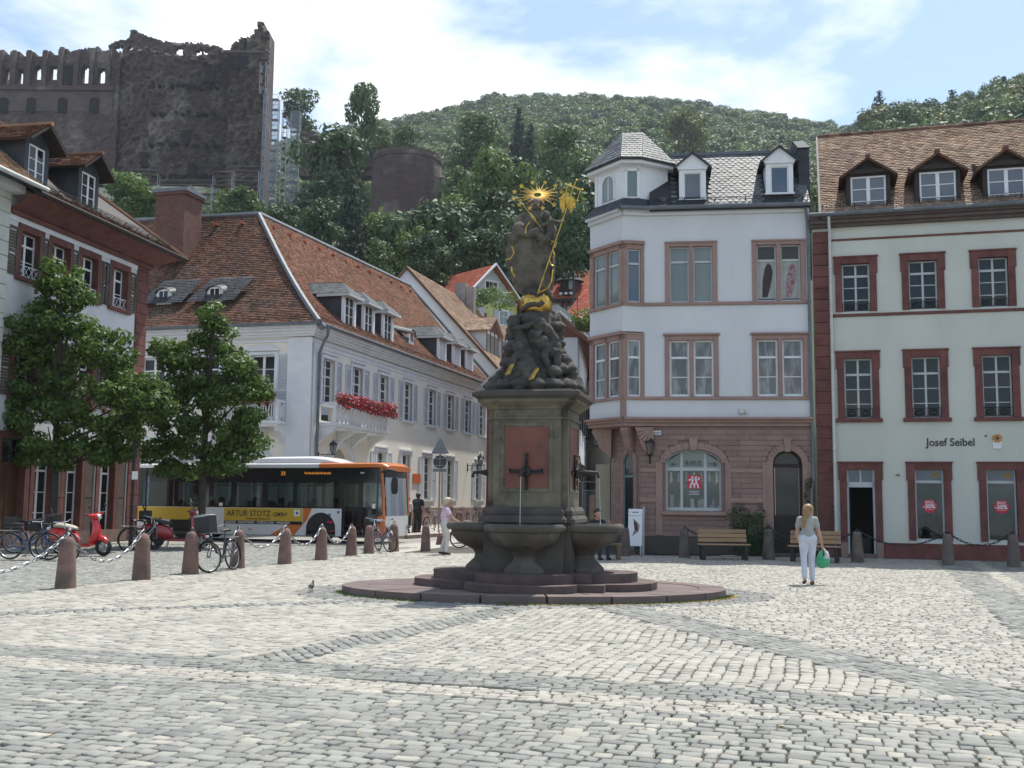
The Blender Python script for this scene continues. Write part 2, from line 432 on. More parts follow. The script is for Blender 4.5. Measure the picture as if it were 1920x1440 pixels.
# ------------------------------------------------------------------ the ground of the square
m_cob_pale = mat('cobble_pale', (.365, .348, .298), (.305, .292, .25), .75, 9, var=.15, hue=.012, bump=.5, bscale=70, c3=(.25, .245, .21), s3=.9, lo3=.5, hi3=.78)
m_cob_grey = mat('cobble_grey', (.268, .268, .235), (.222, .225, .20), .75, 9, var=.15, hue=.03, bump=.5, bscale=70, c3=(.19, .19, .175), s3=1.0, lo3=.5, hi3=.78)
m_cob_dark = mat('cobble_dark', (.205, .21, .19), (.165, .17, .158), .75, 9, var=.17, hue=.03, bump=.5, bscale=70)
m_joint_sand = mat('joint_sand', (.085, .08, .066), (.06, .058, .048), .95, 14, c3=(.085, .10, .045), s3=1.6, lo3=.55, hi3=.72)
m_far_paving = mat('far_paving', (.30, .29, .26), (.21, .205, .19), .85, 7, bump=.8, bscale=9, c3=(.17, .17, .16), s3=.5)
m_walk = mat('pavement_slab', (.43, .40, .345), (.35, .33, .29), .85, 3, bump=.3, bscale=30, c3=(.28, .265, .24), s3=.6)
m_kerb = mat('kerb_stone', (.25, .17, .145), (.18, .13, .115), .85, 3, var=.12, bump=.3)
FC = Vector((0.43, 19.4))                     # middle of the fountain
PD = np.array((0.959, -0.283)); PN = np.array((0.283, 0.959))
P0 = np.array((-5.06, 10.84))
def side(px, py, a, b):
 """signed distance of points to the line a-b, positive on its right"""
 a = np.array(a, float); b = np.array(b, float); d = (b - a) / np.hypot(*(b - a))
 return (px - a[0]) * d[1] - (py - a[1]) * d[0]
def zone(x, y):
 s = (x - P0[0]) * PN[0] + (y - P0[1]) * PN[1]
 rl = side(x, y, (-2.5, 11.1), (0.1, 16.6))          # right of the slanting dark band on the near side
 rr = side(x, y, (4.3, 9.25), (1.7, 16.8))
 fr = side(x, y, (6.21, 13.1), (10.23, 25.0))
 bl = side(x, y, (-7.93, 19.16), (-3.74, 34.1))      # right of the row of bollards
 el = np.sqrt(((x - FC.x) / 3.42) ** 2 + ((y - FC.y) / 2.17) ** 2)
 z = np.full(x.shape, 5)                              # 5 = right hand field of small stones
 z[(rr < 0)] = 3                                      # 3 = front wedge
 z[(rl < 0) & (rr < 0)] = 4                           # 4 = left field
 z[(y > 19.4) & (x < 1.2) & (bl > 0)] = 4
 z[(np.abs(rr) < .42) & (y < 18.5)] = 6               # dark bands
 z[(np.abs(rl) < .27) & (y < 17.5) & (rr < 0)] = 6
 lb = side(x, y, (-7.11, 15.14), (-3.31, 17.02))
 z[(np.abs(lb) < .22) & (x < -2.4) & (bl > 0)] = 6
 z[(fr > 0) & (fr < .85)] = 6; z[(fr >= .85) & (fr < 1.25)] = 8; z[(fr >= 1.25) & (fr < 2.2)] = 6; z[fr >= 2.2] = 5
 z[(el < 1.24)] = 9                                   # ring round the steps
 z[s < 1.0] = 2
 z[s < .27] = 1                                       # pale strip
 z[s < -.27] = 0                                      # foreground
 z[bl < -.12] = 7                                     # roadway side of the bollards
 z[el < .99] = -1
 return z
#        angle of the rows, stone along, stone across, material index
ZONES = {0: (PD, .138, .134, 1), 1: (PD, .13, .11, 0), 2: (PD, .14, .12, 2), 3: (PN, .16, .138, 0), 4: (np.array((.41, .91)), .19, .15, 0),
         5: (PD, .135, .112, 0), 6: (np.array((-.33, .944)), .17, .125, 2), 7: (np.array((.27, .963)), .14, .13, 2), 8: (np.array((-.33, .944)), .17, .14, 0), 9: (PD, .15, .12, 2)}
ST = []                                                  # x, y, dirx, diry, half along, half across, material
for zid, (d, w, h, mi) in ZONES.items():
 d = d / np.hypot(*d); n = np.array((-d[1], d[0]))
 lim = {0: 13.5, 1: 13, 2: 14, 3: 17}.get(zid, 33.0)
 if zid == 7: lim = 37
 S = 42
 na, nb = int(2 * S / w), int(2 * S / h)
 ws = w * rng.uniform(.66, 1.42, (nb, na)) if zid != 5 else w * rng.uniform(.75, 1.3, (nb, na))
 a = (np.cumsum(ws, 1) - ws / 2 - ws.sum(1, keepdims=True) / 2 + rng.uniform(-w, w, (nb, 1))).ravel(); ww = ws.ravel()
 ib = np.repeat(np.arange(nb) - nb // 2, na).astype(float)
 wave = .045 * np.sin(a * .9 + zid) + .03 * np.sin(a * 2.3 + ib * .15)
 b = ib * h + wave
 x = a * d[0] + b * n[0]; y = a * d[1] + b * n[1] + 18
 k = (y > 5.9) & (y < lim) & (np.abs(x) < .5 * y + 1.2)
 if zid in (4, 5, 6, 7, 8, 9): k &= (y > 8)
 x, y, ww = x[k], y[k], ww[k]
 k = zone(x, y) == zid
 x, y, ww = x[k], y[k], ww[k]
 nn = len(x)
 ha = ww / 2 - rng.uniform(.003, .008, nn); hb = h / 2 * rng.uniform(.92, 1.03, nn) - .004
 mm = np.full(nn, mi)
 r = rng.random(nn)
 if zid == 0: mm[r < .07] = 0; mm[r > .80] = 2
 elif zid in (3, 4): mm[r < .10] = 1
 elif zid == 5: mm[r < .13] = 1
 elif zid in (2, 6): mm[r < .35] = 1
 elif zid == 7: mm[r < .5] = 1
 ST.append(np.stack([x, y, np.full(nn, d[0]), np.full(nn, d[1]), ha, hb, mm], 1))
ST = np.concatenate(ST)
def in_frame(p):
 zc = p[:, 1]; xx = p[:, 0] / zc
 return (np.abs(xx) < .47) & (zc > 6.8)
ord_ = np.argsort(ST[:, 1] + np.where(in_frame(ST), 0, 1000))
near, rest = ST[ord_[:300]], ST[ord_[300:]]
def stones_mesh(name, S, mats, ground_z=-.03):
 n = len(S)
 c = S[:, None, :2]; d = S[:, None, 2:4]; q = np.stack([-S[:, 3], S[:, 2]], 1)[:, None, :]
 sg = np.array([(-1, -1), (1, -1), (1, 1), (-1, 1)], float)[None]
 jit = rng.uniform(-.010, .010, (n, 4, 2))
 la = sg[..., 0:1] * S[:, None, 4:5]; lb = sg[..., 1:2] * S[:, None, 5:6]
 def ring(inset, z):
  f = 1 - inset / np.minimum(S[:, 4], S[:, 5])[:, None, None]
  p = c + d * (la * f + jit[..., :1]) + q * (lb * f + jit[..., 1:])
  return np.concatenate([p, z], 2)
 top = rng.uniform(-.004, .003, (n, 1, 1)) + sg[..., 0:1] * rng.uniform(-.004, .004, (n, 1, 1)) + sg[..., 1:2] * rng.uniform(-.004, .004, (n, 1, 1))
 V = np.concatenate([ring(.0, np.full((n, 4, 1), ground_z)), ring(.002, top - .007), ring(.011, top)], 1).reshape(-1, 3)
 f = []
 for a, b in ((0, 4), (4, 8)):
  for j in range(4): f.append((a + j, a + (j + 1) % 4, b + (j + 1) % 4, b + j))
 f.append((8, 9, 10, 11))
 F = (np.array(f)[None] + (np.arange(n) * 12)[:, None, None]).reshape(-1, 4)
 return np_mesh(name, V, F, mats, np.repeat(S[:, 6].astype(int), 9))
gm = MB().quad((-420, -120, -.026), (420, -120, -.026), (420, 76, -.026), (-420, 76, -.026)).build('ground', m_far_paving, kind='structure')
sq = MB().quad((-22, 3, -.021), (24, 3, -.021), (24, 38, -.021), (-22, 38, -.021)).build('cobbled_square', m_joint_sand, kind='structure')
cmats = [m_cob_pale, m_cob_grey, m_cob_dark]
tag(obj('cobblestone_field', stones_mesh('cobblestone_field', rest, cmats), sq), kind='stuff')
variants = {}
for i, s in enumerate(near):
 mi = int(s[6]); key = (mi, i % 6)
 if key not in variants:
  u = np.array([[0, 0, 1, 0, .0885, .0755, 0]])
  variants[key] = stones_mesh('cobblestone', u, [cmats[mi]])
 o = obj('cobblestone', variants[key], sq, (s[0], s[1], rng.uniform(-.002, .002)), math.atan2(s[3], s[2]))
 o.scale = (s[4] / .0885, s[5] / .0755, 1)
# grass and fallen blossom in the joints
gv, gf = [], []
m_grass = mat('joint_grass', (.09, .17, .03), (.14, .20, .045), .7, 5, var=.3, transl=.3)
def tuft(x, y, n, r, h, V=gv, F=gf):
 for _ in range(n):
  t = random.uniform(0, 2 * PI); q = r * random.random() ** .5
  a, b = x + q * math.cos(t), y + q * math.sin(t)
  hh = h * random.uniform(.4, 1); w = .004 + .004 * random.random(); t2 = random.uniform(0, PI)
  lx, ly = random.uniform(-.5, .5) * hh, random.uniform(-.5, .5) * hh
  k = len(V)
  V += [(a - w * math.cos(t2), b - w * math.sin(t2), -.02), (a + w * math.cos(t2), b + w * math.sin(t2), -.02), (a + lx * .6 + w * .6, b + ly * .6, hh * .7 - .02), (a + lx, b + ly, hh - .02)]
  F.append((k, k + 1, k + 2, k + 3))
for _ in range(190):
 y = random.uniform(6.9, 9.8); x = random.uniform(-.1, .47) * y if random.random() < .75 else random.uniform(-.47, .47) * y
 s = ST[int(np.argmin((ST[:6000, 0] - x) ** 2 + (ST[:6000, 1] - y) ** 2))]
 tuft(s[0] + s[2] * s[4] * 1.05, s[1] + s[3] * s[4] * 1.05, random.randint(4, 12), .03, .028)
for k in range(200):
 t = random.uniform(PI * 1.02, PI * 1.98)
 if 1.32 * PI < t < 1.45 * PI: continue
 x, y = FC.x + 3.47 * math.cos(t), FC.y + 2.22 * math.sin(t)
 tuft(x, y - random.random() * .07, random.randint(10, 30), .09, .06)
for u, v in ((600, 1050), (657, 1043), (700, 1038), (1340, 1047), (1380, 1048), (435, 1067)):
 p = gnd(u, v)
 for _ in range(4): tuft(p.x + random.uniform(-.25, .25), p.y - .2 + random.uniform(-.1, .1), 22, .12, .07)
obj('grass', np_mesh('grass', np.array(gv), np.array(gf), m_grass), kind='stuff')
lv, lf = [], []
m_litter = mat('dry_leaf', (.50, .36, .10), (.42, .22, .07), .8, 30, var=.3)
def flake(x, y, s, z=.004):
 t = random.uniform(0, PI); k = len(lv); c, d = math.cos(t) * s, math.sin(t) * s
 lv.extend([(x - c, y - d, z), (x + d * .5, y - c * .5, z + s * .3), (x + c, y + d, z), (x - d * .5, y + c * .5, z + s * .25)]); lf.append((k, k + 1, k + 2, k + 3))
for _ in range(420):
 t = random.uniform(PI * 1.45, PI * 1.98); x, y = FC.x + (3.5 + random.random() * .12) * math.cos(t), FC.y + (2.24 + random.random() * .12) * math.sin(t)
 flake(x, y, random.uniform(.012, .03))
for _ in range(70):
 y = random.uniform(7, 16); flake(random.uniform(-.45, .45) * y, y, random.uniform(.012, .028))
obj('fallen_leaves', np_mesh('fallen_leaves', np.array(lv), np.array(lf), m_litter), kind='stuff')
# raised pavement along the white corner house, with its kerb
AX = np.array((.2714, .9625)); AN = np.array((.9625, -.2714)); CC = np.array((-9.11, 48.0))
def ra(s, off): p = CC + AX * s + AN * off; return (p[0], p[1])
pv = MB(); pts = [ra(-1.6, .0), ra(-1.6, 5.3), ra(2, 5.6), ra(28, 4.6), ra(28, 0)]
pv.prism(pts, -.02, .12, ax='z')
pv.build('pavement', m_walk, kind='structure')
kb = MB()
e = [ra(-1.6, 5.31), ra(2, 5.61), ra(28, 4.61)]
for (a, b), nseg in (((e[0], e[1]), 4), ((e[1], e[2]), 22)):
 for i in range(nseg):
  f0, f1 = i / nseg + .004, (i + 1) / nseg - .004
  p, q = np.array(a) + (np.array(b) - a) * f0, np.array(a) + (np.array(b) - a) * f1
  n = np.array([(q - p)[1], -(q - p)[0]]); n = n / np.hypot(*n) * .16
  kb.prism([tuple(p), tuple(q), tuple(q + n), tuple(p + n)], -.02, .125, ax='z')
kb.build('kerb', m_kerb, kind='structure')
# sunlit strip of the carriageway, its brightness put into the pale colour
MB().prism([ra(-14, 7.6), ra(-14, 9.6), ra(30, 8.2), ra(30, 6.4)], -.02, -.006, ax='z').build('sunlit_road_strip', m_walk, kind='structure')
# ------------------------------------------------------------------ building parts
def wall_faces(mb, x0, x1, z0, z1, ops, reveal=.16, m=0, y=0.0, mr=None):
 """front of a wall in the plane y with openings (xa, xb, za, zb[, spring height of an arch]) and their reveals"""
 mr = m if mr is None else mr
 xs = sorted({x0, x1, *[o[0] for o in ops], *[o[1] for o in ops]}); zs = sorted({z0, z1, *[o[2] for o in ops], *[o[3] for o in ops]})
 xs = [x for x in xs if x0 - 1e-6 <= x <= x1 + 1e-6]; zs = [z for z in zs if z0 - 1e-6 <= z <= z1 + 1e-6]
 for i in range(len(xs) - 1):
  for j in range(len(zs) - 1):
   cx, cz = (xs[i] + xs[i + 1]) / 2, (zs[j] + zs[j + 1]) / 2
   if any(o[0] < cx < o[1] and o[2] < cz < o[3] for o in ops): continue
   mb.quad((xs[i], y, zs[j]), (xs[i + 1], y, zs[j]), (xs[i + 1], y, zs[j + 1]), (xs[i], y, zs[j + 1]), m)
 for o in ops:
  xa, xb, za, zb = o[:4]; d = y + reveal
  zt = zb
  if len(o) > 4:
   zt = o[4]; n = 14; w = (xb - xa) / 2; h = zb - zt; xc = (xa + xb) / 2
   pa = [(xc - w * math.cos(PI * k / n), zt + h * math.sin(PI * k / n)) for k in range(n + 1)]
   for k in range(n):
    (ax, az), (bx, bz) = pa[k], pa[k + 1]
    mb.quad((ax, y, az), (bx, y, bz), (bx, y, zb + 1e-4), (ax, y, zb + 1e-4), m)
    mb.quad((ax, y, az), (ax, d, az), (bx, d, bz), (bx, y, bz), mr)
  else:
   mb.quad((xa, y, zb), (xa, d, zb), (xb, d, zb), (xb, y, zb), mr)
  mb.quad((xa, y, za), (xa, d, za), (xa, d, zt), (xa, y, zt), mr)
  mb.quad((xb, y, za), (xb, y, zt), (xb, d, zt), (xb, d, za), mr)
  mb.quad((xa, y, za), (xb, y, za), (xb, d, za), (xa, d, za), mr)
def sash_into(parent, w, h, cols, rows, y, fr=.06, mu=.028, mid=None, m=None, g=None, x=0.0, z=0.0, dp=.05, heavy=()):
 """a glazed sash: one mesh for the frame and its bars, one per pane. rows: heights of the bars as fractions"""
 mb = MB()
 x0, x1, z0, z1 = x - w / 2, x + w / 2, z, z + h
 mb.box(x0, x0 + fr, y, y + dp, z0, z1); mb.box(x1 - fr, x1, y, y + dp, z0, z1)
 mb.box(x0 + fr, x1 - fr, y, y + dp, z0, z0 + fr * 1.3); mb.box(x0 + fr, x1 - fr, y, y + dp, z1 - fr, z1)
 xs = [x0 + fr + (w - 2 * fr) * i / cols for i in range(cols + 1)]
 zs = [z0 + fr * 1.3] + [z0 + h * r for r in rows] + [z1 - fr]
 for i, q in enumerate(xs[1:-1]):
  b = mid if (mid and i == (cols - 2) // 2 and cols % 2 == 0) else mu
  mb.box(q - b / 2, q + b / 2, y + .004, y + dp - .004, z0 + fr * 1.3, z1 - fr)
 for k, q in enumerate(zs[1:-1]):
  b = .07 if k in heavy else mu
  mb.box(x0 + fr, x1 - fr, y - (.012 if k in heavy else -.008), y + dp - .008, q - b / 2, q + b / 2)
 so = mb.build('sash', m, parent)
 for i in range(cols):
  for k in range(len(zs) - 1):
   MB().box(xs[i] - .004, xs[i + 1] + .004, y + dp * .55, y + dp * .55 + .006, zs[k] - .004, zs[k + 1] + .004).build('pane', g, parent)
 return so
def tiles_into(name, E0, E1, R1, R0, tw, ch, m, parent, sag=0.0, th=.038, kind='stuff', round_=False, lim=None, skip=None, hump=.0):
 """roof slope E0-E1 (eaves) to R0-R1 (ridge) laid with single overlapping tiles, real geometry with butts"""
 E0, E1, R1, R0 = map(Vector, (E0, E1, R1, R0))
 nrm = (E1 - E0).cross(R0 - E0).normalized()
 if nrm.z < 0: nrm = -nrm
 hgt = ((R0 + R1) / 2 - (E0 + E1) / 2).length
 nr = max(1, round(hgt / ch))
 vs, fs = [], []
 def S(v): return -nrm * sag * math.sin(PI * min(1, v)) * (1 - v * .55)
 pieces = []
 for j in range(nr):
  v0, v1 = j / nr, (j + 1.25) / nr
  a0, a1 = E0.lerp(R0, v0) + S(v0), E1.lerp(R1, v0) + S(v0)
  b0, b1 = E0.lerp(R0, v1) + S(v1), E1.lerp(R1, v1) + S(v1)
  ln = (a1 - a0).length
  n = max(1, round(ln / tw)); off = .5 * (j % 2)
  us = [0] + [min(1, (i + off) / n) for i in range(1 if off == 0 else 0, n + 1)]
  us = sorted(set(round(u, 5) for u in us if 0 <= u <= 1))
  if us[-1] < 1: us.append(1)
  for i in range(len(us) - 1):
   u0, u1 = us[i], us[i + 1]
   if u1 - u0 < 1e-4: continue
   g = .04 * (u1 - u0)
   if skip is not None and skip((u0 + u1) / 2, v0): continue
   r = random.uniform(0, th * .5); r2 = random.uniform(-.003, .003)
   p0, p1 = a0.lerp(a1, u0 + g) + nrm * (th + r), a0.lerp(a1, u1 - g) + nrm * (th + r + r2)
   q1, q0 = b0.lerp(b1, u1 - g) + nrm * .004, b0.lerp(b1, u0 + g) + nrm * .004
   k = len(vs)
   if round_:
    pm = (p0 + p1) / 2; dn = (p0 - q0).normalized() * (.38 * (p1 - p0).length)
    vs += [p0, p0.lerp(p1, .2) + dn * .62, pm + dn, p0.lerp(p1, .8) + dn * .62, p1, q1, q0]
    pieces.append([tuple(x) for x in vs[k:]])
    fs.append((k, k + 1, k + 2, k + 3, k + 4, k + 5, k + 6))
   else:
    vs += [p0, p1, q1, q0, p0 - nrm * th * .9, p1 - nrm * th * .9]
    fs += [(k, k + 1, k + 2, k + 3), (k + 4, k + 5, k + 1, k)]
 if round_: return pieces
 me = bpy.data.meshes.new(name); me.from_pydata(vs, [], fs); me.materials.append(m); me.update()
 # the deck below the tiles
 o = obj(name, me, parent)
 if kind: o['kind'] = kind
 return o
def deck_into(name, pts, m, parent, th=.12):
 """closed slab under a roof slope"""
 a = [Vector(p) for p in pts]
 n = (a[1] - a[0]).cross(a[-1] - a[0]).normalized()
 if n.z < 0: n = -n
 b = [p - n * th for p in a]; k = len(a)
 return MB().add(a + b, [tuple(range(k)), tuple(range(2 * k - 1, k - 1, -1))] + [(i, k + i, k + (i + 1) % k, (i + 1) % k) for i in range(k)]).build(name, m, parent)
def snow_guard_into(parent, p0, p1, nrm, m, h=.22, step=.9):
 p0, p1, nrm = Vector(p0), Vector(p1), Vector(nrm).normalized()
 mb = MB(); n = max(2, int((p1 - p0).length / step))
 for k in range(3):
  mb.tube([p0 + nrm * (h * (.35 + .3 * k)), p1 + nrm * (h * (.35 + .3 * k))], .009, 5)
 for i in range(n + 1):
  q = p0.lerp(p1, i / n); mb.tube([q, q + nrm * h], .014, 5)
 d = int((p1 - p0).length / .13)
 for i in range(d): q = p0.lerp(p1, i / d); mb.tube([q + nrm * h * .3, q + nrm * h * .95], .006, 4)
 return mb.build('snow_guard', m, parent)
def lantern(label, loc, rz, s=1.0, group='wall lanterns', arm=.75):
 """iron wall lantern: local x runs along its arm, away from the wall plate"""
 t = thing('wall_lantern', label, 'lantern', loc, rz, group)
 b = MB(); b.box(-.03, .0, -.04, .04, -.32, .12); b.tube([(0, 0, 0), (arm, 0, 0)], .018, 6); b.tube([(0, 0, -.28), (arm * .25, 0, -.22), (arm * .55, 0, -.06), (arm * .62, 0, 0)], .012, 5)
 b.tube([(arm * .3 + .08 * math.cos(a), 0, -.1 + .08 * math.sin(a)) for a in np.linspace(0, 5.2, 14)], .009, 5)
 b.build('bracket', m_iron, t)
 c = arm
 f = MB()
 for k in range(6):
  a0 = k * PI / 3
  f.tube([(c + .10 * math.cos(a0), .10 * math.sin(a0), .02), (c + .18 * math.cos(a0), .18 * math.sin(a0), .46)], .011, 5)
 f.lathe([(.03, -.04), (.11, .0), (.11, .03)], 6, (c, 0, 0)); f.build('cage', m_iron, t)
 MB().lathe([(.23, .45), (.21, .49), (.10, .60), (.05, .62), (.05, .66), (.012, .69), (.012, .80), (.0, .82)], 6, (c, 0, 0)).build('cap', m_iron, t)
 MB().lathe([(.095, .03), (.17, .455)], 6, (c, 0, 0), cap=False).build('glass', m_lantern_glass, t)
 MB().lathe([(.02, .03), (.035, .08), (.045, .18), (.02, .26), (0, .27)], 8, (c, 0, 0)).build('bulb', m_paint_white, t)
 t.scale = (s, s, s)
 return t
m_lantern_glass = glass_mat('lantern_glass', (.72, .75, .76), .1)
m_text_dark = mat('lettering_dark', (.035, .03, .03), rough=.6)
m_white_print = mat('white_print', (.80, .80, .80), rough=.6)
m_red_print = mat('red_print', (.55, .02, .045), rough=.5)
def text(s, size, m, parent, loc, rz=0, name='lettering', ext=.004, align='LEFT', sx=1.0, tilt=PI / 2, bold=0.0):
 c = bpy.data.curves.new(name, 'FONT'); c.body = s; c.size = size; c.extrude = ext; c.align_x = align; c.resolution_u = 3; c.offset = bold
 o = bpy.data.objects.new(name, c); col.objects.link(o)
 dg = bpy.context.evaluated_depsgraph_get()
 me = bpy.data.meshes.new_from_object(o.evaluated_get(dg))
 bpy.data.objects.remove(o); bpy.data.curves.remove(c)
 me.materials.clear(); me.materials.append(m)
 r = bpy.data.objects.new(name, me); r.location = loc; r.rotation_euler = (tilt, 0, rz); r.scale = (sx, 1, 1)
 return link(r, parent)
def disc_pts(r, n=24, c=(0, 0)):
 return [(c[0] + r * math.cos(2 * PI * k / n), c[1] + r * math.sin(2 * PI * k / n)) for k in range(n)]
# ================================================================== cream shop house on the right
JS = thing('shop_house', 'cream house with red sandstone window frames, brown tiled roof and ground floor shop', 'building', (9.476, 33.197, 0), R(-15.8))
XS = [1.30, 3.27, 5.27, 7.25, 9.23, 11.2]
ops = []
for i, x in enumerate(XS):
 ops += [(x - .41, x + .41, 7.60, 9.12), (x - .41, x + .41, 4.25, 6.12), (x - .41, x + .41, .12 if i == 0 else .56, 2.68)]
b = MB()
wall_faces(b, .49, 13, 0, 10.32, ops, .2)
b.quad((13, 0, 0), (13, 9, 0), (13, 9, 10.3), (13, 0, 10.3)); b.quad((0.02, 9, 0), (0.02, .02, 0), (0.02, .02, 10.3), (0.02, 9, 10.3))
b.poly([(.02, .3, 10.3), (.02, 10, 10.3), (.02, 5, 14.7)]); b.quad((.02, .02, 0), (.49, .02, 0), (.49, .02, 10.3), (.02, .02, 10.3))
b.build('wall', m_plaster_cream, JS)
b = MB(); b.box(.50, XS[0] - .63, -.05, .1, 0, .47, bev=.01)
xe = [XS[0] + .63]
b.box(xe[0], 13, -.05, .1, 0, .47, bev=.01); b.build('plinth', m_sand_red, JS)
qb = MB().box(0, .46, -.06, .3, 0, .355, bev=.012).mesh('quoin_block', m_sand_red)
for k in range(28):
 o = obj('quoin_block', qb, JS, (.03 + random.uniform(-.004, .004), random.uniform(-.004, .004), .01 + k * .364))
 o.scale = (1, 1, .985)
b = MB(); b.box(.48, 13, -.035, .05, 9.87, 9.93); b.box(.48, 13, -.05, .05, 7.44, 7.53, bev=.01); b.build('string_course', m_sand_red, JS)
b = MB(); b.box(-.05, 13, -.16, .1, 10.30, 10.40); b.box(-.05, 13, -.26, .1, 10.40, 10.52); b.box(-.08, 13, -.34, .1, 10.52, 10.60); b.build('cornice', mat('cornice_brown', (.125, .085, .075), (.09, .065, .06), .8, 3), JS)
b = MB(); b.lathe([(.075, 0), (.075, 13.1)], 10, m=0)
b.xf(Matrix.Translation((-.1, -.40, 10.66)) @ Matrix.Rotation(PI / 2, 4, 'Y')); b.build('gutter', m_zinc, JS)
b = MB(); b.tube([(.53, -.36, 10.6), (.53, -.30, 10.42), (.545, -.11, 10.1), (.55, -.11, .5), (.55, -.11, .05)], .045, 8)
for z in (1.6, 3.3, 5.2, 7.1, 9.0): b.box(.49, .61, -.17, -.02, z, z + .03)
b.build('downpipe', m_pipe_white, JS, smooth=True)
def red_surround(h, sill, door=False):
 b = MB(); w = .41; s = .205
 b.box(-w - s, -w, -.055, .12, 0 if not door else -.5, h - .32, bev=.008); b.box(w, w + s, -.055, .12, 0 if not door else -.5, h - .32, bev=.008)
 b.box(-w - s - .035, -w + .0, -.06, .12, h - .32, h + .20, bev=.008); b.box(w, w + s + .035, -.06, .12, h - .32, h + .20, bev=.008)
 b.box(-w, w, -.06, .12, h, h + .20); b.box(-w - s - .06, w + s + .06, -.085, .1, h + .20, h + .245)
 if sill: b.box(-w - s - .07, w + s + .07, -.11, .18, -.11, -.0, bev=.012)
 return b
def grille_into(par, w, z, h=.30):
 b = MB()
 b.box(-w, w, .02, .04, z + h - .02, z + h); b.box(-w, w, .02, .04, z + .02, z + .04)
 for k in range(3): b.box(-w + k * w - .008, -w + k * w + .008, .02, .04, z, z + h)
 for sg in (-1, 1):
  for q in (0, 1):
   cx = sg * w * .5
   b.tube([(cx + (.03 + .008 * k) * math.cos(k * .5 + q * PI) * (1.3), .03, z + h * .52 + (.03 + .007 * k) * math.sin(k * .5 + q * PI)) for k in range(10)], .008, 4)
  b.tube([(sg * w * .5 + .13 * math.cos(a), .03, z + h * .5 + .09 * math.sin(a)) for a in np.linspace(0, 2 * PI, 9)], .007, 4)
 return b.build('railing', m_iron, par)
W1 = red_surround(1.87, True).build('window', m_sand_red, JS, (XS[0], 0, 4.25))
sash_into(W1, .82, 1.87, 2, [.245, .49, .735], .13, fr=.045, mid=.06, m=m_paint_grey, g=m_glass_dark, heavy=(2,)); grille_into(W1, .40, .02)
W2 = red_surround(1.52, False).build('window', m_sand_red, JS, (XS[0], 0, 7.60))
sash_into(W2, .82, 1.52, 2, [.25, .505, .745], .13, fr=.045, mid=.06, m=m_paint_grey, g=m_glass_dark, heavy=(2,)); grille_into(W2, .40, .0, .27)
for x in XS[1:]:
 clone(W1, JS, (x, 0, 4.25)); clone(W2, JS, (x, 0, 7.60))
m_glass_shop = glass_mat('shop_glass', (.66, .70, .68), .05)
G1 = red_surround(2.12, False).build('shop_window', m_sand_red, JS, (XS[1], 0, .56))
MB().box(-.41, .41, .08, .2, -.06, .05).box(-.36, .36, .12, .17, 1.72, 1.80).box(-.41, -.36, .12, .17, .05, 2.12).box(.36, .41, .12, .17, .05, 2.12).build('sash', m_paint_grey, G1)
MB().box(-.36, .36, .14, .146, .05, 1.72).build('pane', m_glass_shop, G1)
MB().box(-.36, .0, .14, .146, 1.80, 2.12).build('pane', m_glass_blue, G1); MB().box(.0, .36, .14, .146, 1.80, 2.12).build('pane', m_glass_blue, G1)
fl = MB()
for k in range(8): a = k * PI / 4; fl.prism(disc_pts(.032, 8, (.19 + .055 * math.cos(a), 1.96 + .055 * math.sin(a))), .128, .134)
fl.build('flower_motif', mat('flower_print', (.42, .22, .04), rough=.6), G1)
bd = MB().prism(disc_pts(.205, 28, (.0, 1.03)), .122, .128).build('sale_sticker', m_red_print, G1)
text('SALE', .115, m_white_print, bd, (-.005, .119, 1.11), align='CENTER', bold=.001)
text('-30%', .175, m_white_print, bd, (-.015, .119, .965), align='CENTER', bold=.005)
text('auf ausgewaehlte', .035, m_white_print, bd, (0, .119, .915), align='CENTER');
G2 = clone(G1, JS, (XS[2], 0, .56))
for x in XS[3:]: clone(G1, JS, (x, 0, .56))
D1 = red_surround(2.16, False, True).build('door_frame', m_sand_red, JS, (XS[0], 0, .52))
MB().box(-.41, .41, .10, .18, 1.62, 1.78).box(-.41, -.35, .1, .18, -.40, 2.16).box(.35, .41, .1, .18, -.4, 2.16).box(-.025, .025, .1, .18, 1.78, 2.16).build('transom', m_paint_grey, D1)
MB().box(-.35, -.025, .14, .146, 1.78, 2.16).build('pane', m_glass_blue, D1); MB().box(.025, .35, .14, .146, 1.78, 2.16).build('pane', m_glass_blue, D1)
MB().box(-.35, -.30, .5, 1.1, -.42, 1.62).box(-.35, .30, .9, .96, -.42, .05).build('door_leaf', m_black, D1)
MB().box(-.62, -.41, -.09, .1, -.52, -.05, bev=.01).box(.41, .62, -.09, .1, -.52, -.05, bev=.01).build('base_block', m_sand_pink, D1)
MB().box(-.41, .41, -.12, .3, -.52, -.40).build('threshold', m_step, D1)
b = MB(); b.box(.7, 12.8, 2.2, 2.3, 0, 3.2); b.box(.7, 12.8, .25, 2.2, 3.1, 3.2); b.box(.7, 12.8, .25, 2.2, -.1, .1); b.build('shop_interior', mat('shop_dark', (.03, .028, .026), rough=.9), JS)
b = MB(); b.box(4.95, 5.75, .6, .64, .55, 2.2); b.build('display_board', mat('display_board', (.36, .38, .33), (.3, .32, .28), .8, 2), JS)
b = MB()
for k in range(16): b.tube([(3.05 + .03 * k + random.uniform(-.03, .03), .5 + random.random() * .4, .6), (3.0 + .035 * k, .6 + random.random() * .3, random.uniform(.9, 2.0))], .012, 5)
for k in range(5): b.box(2.9 + k * .17, 3.02 + k * .17, .45, .7, .58, .66 + .04 * (k % 3))
b.build('window_display', mat('display_mix', (.20, .17, .12), (.05, .06, .05), .7, 7), JS)
sg = text('Josef Seibel', .335, m_text_dark, JS, (3.22, -.012, 3.40), sx=.90, name='lettering', bold=.004)
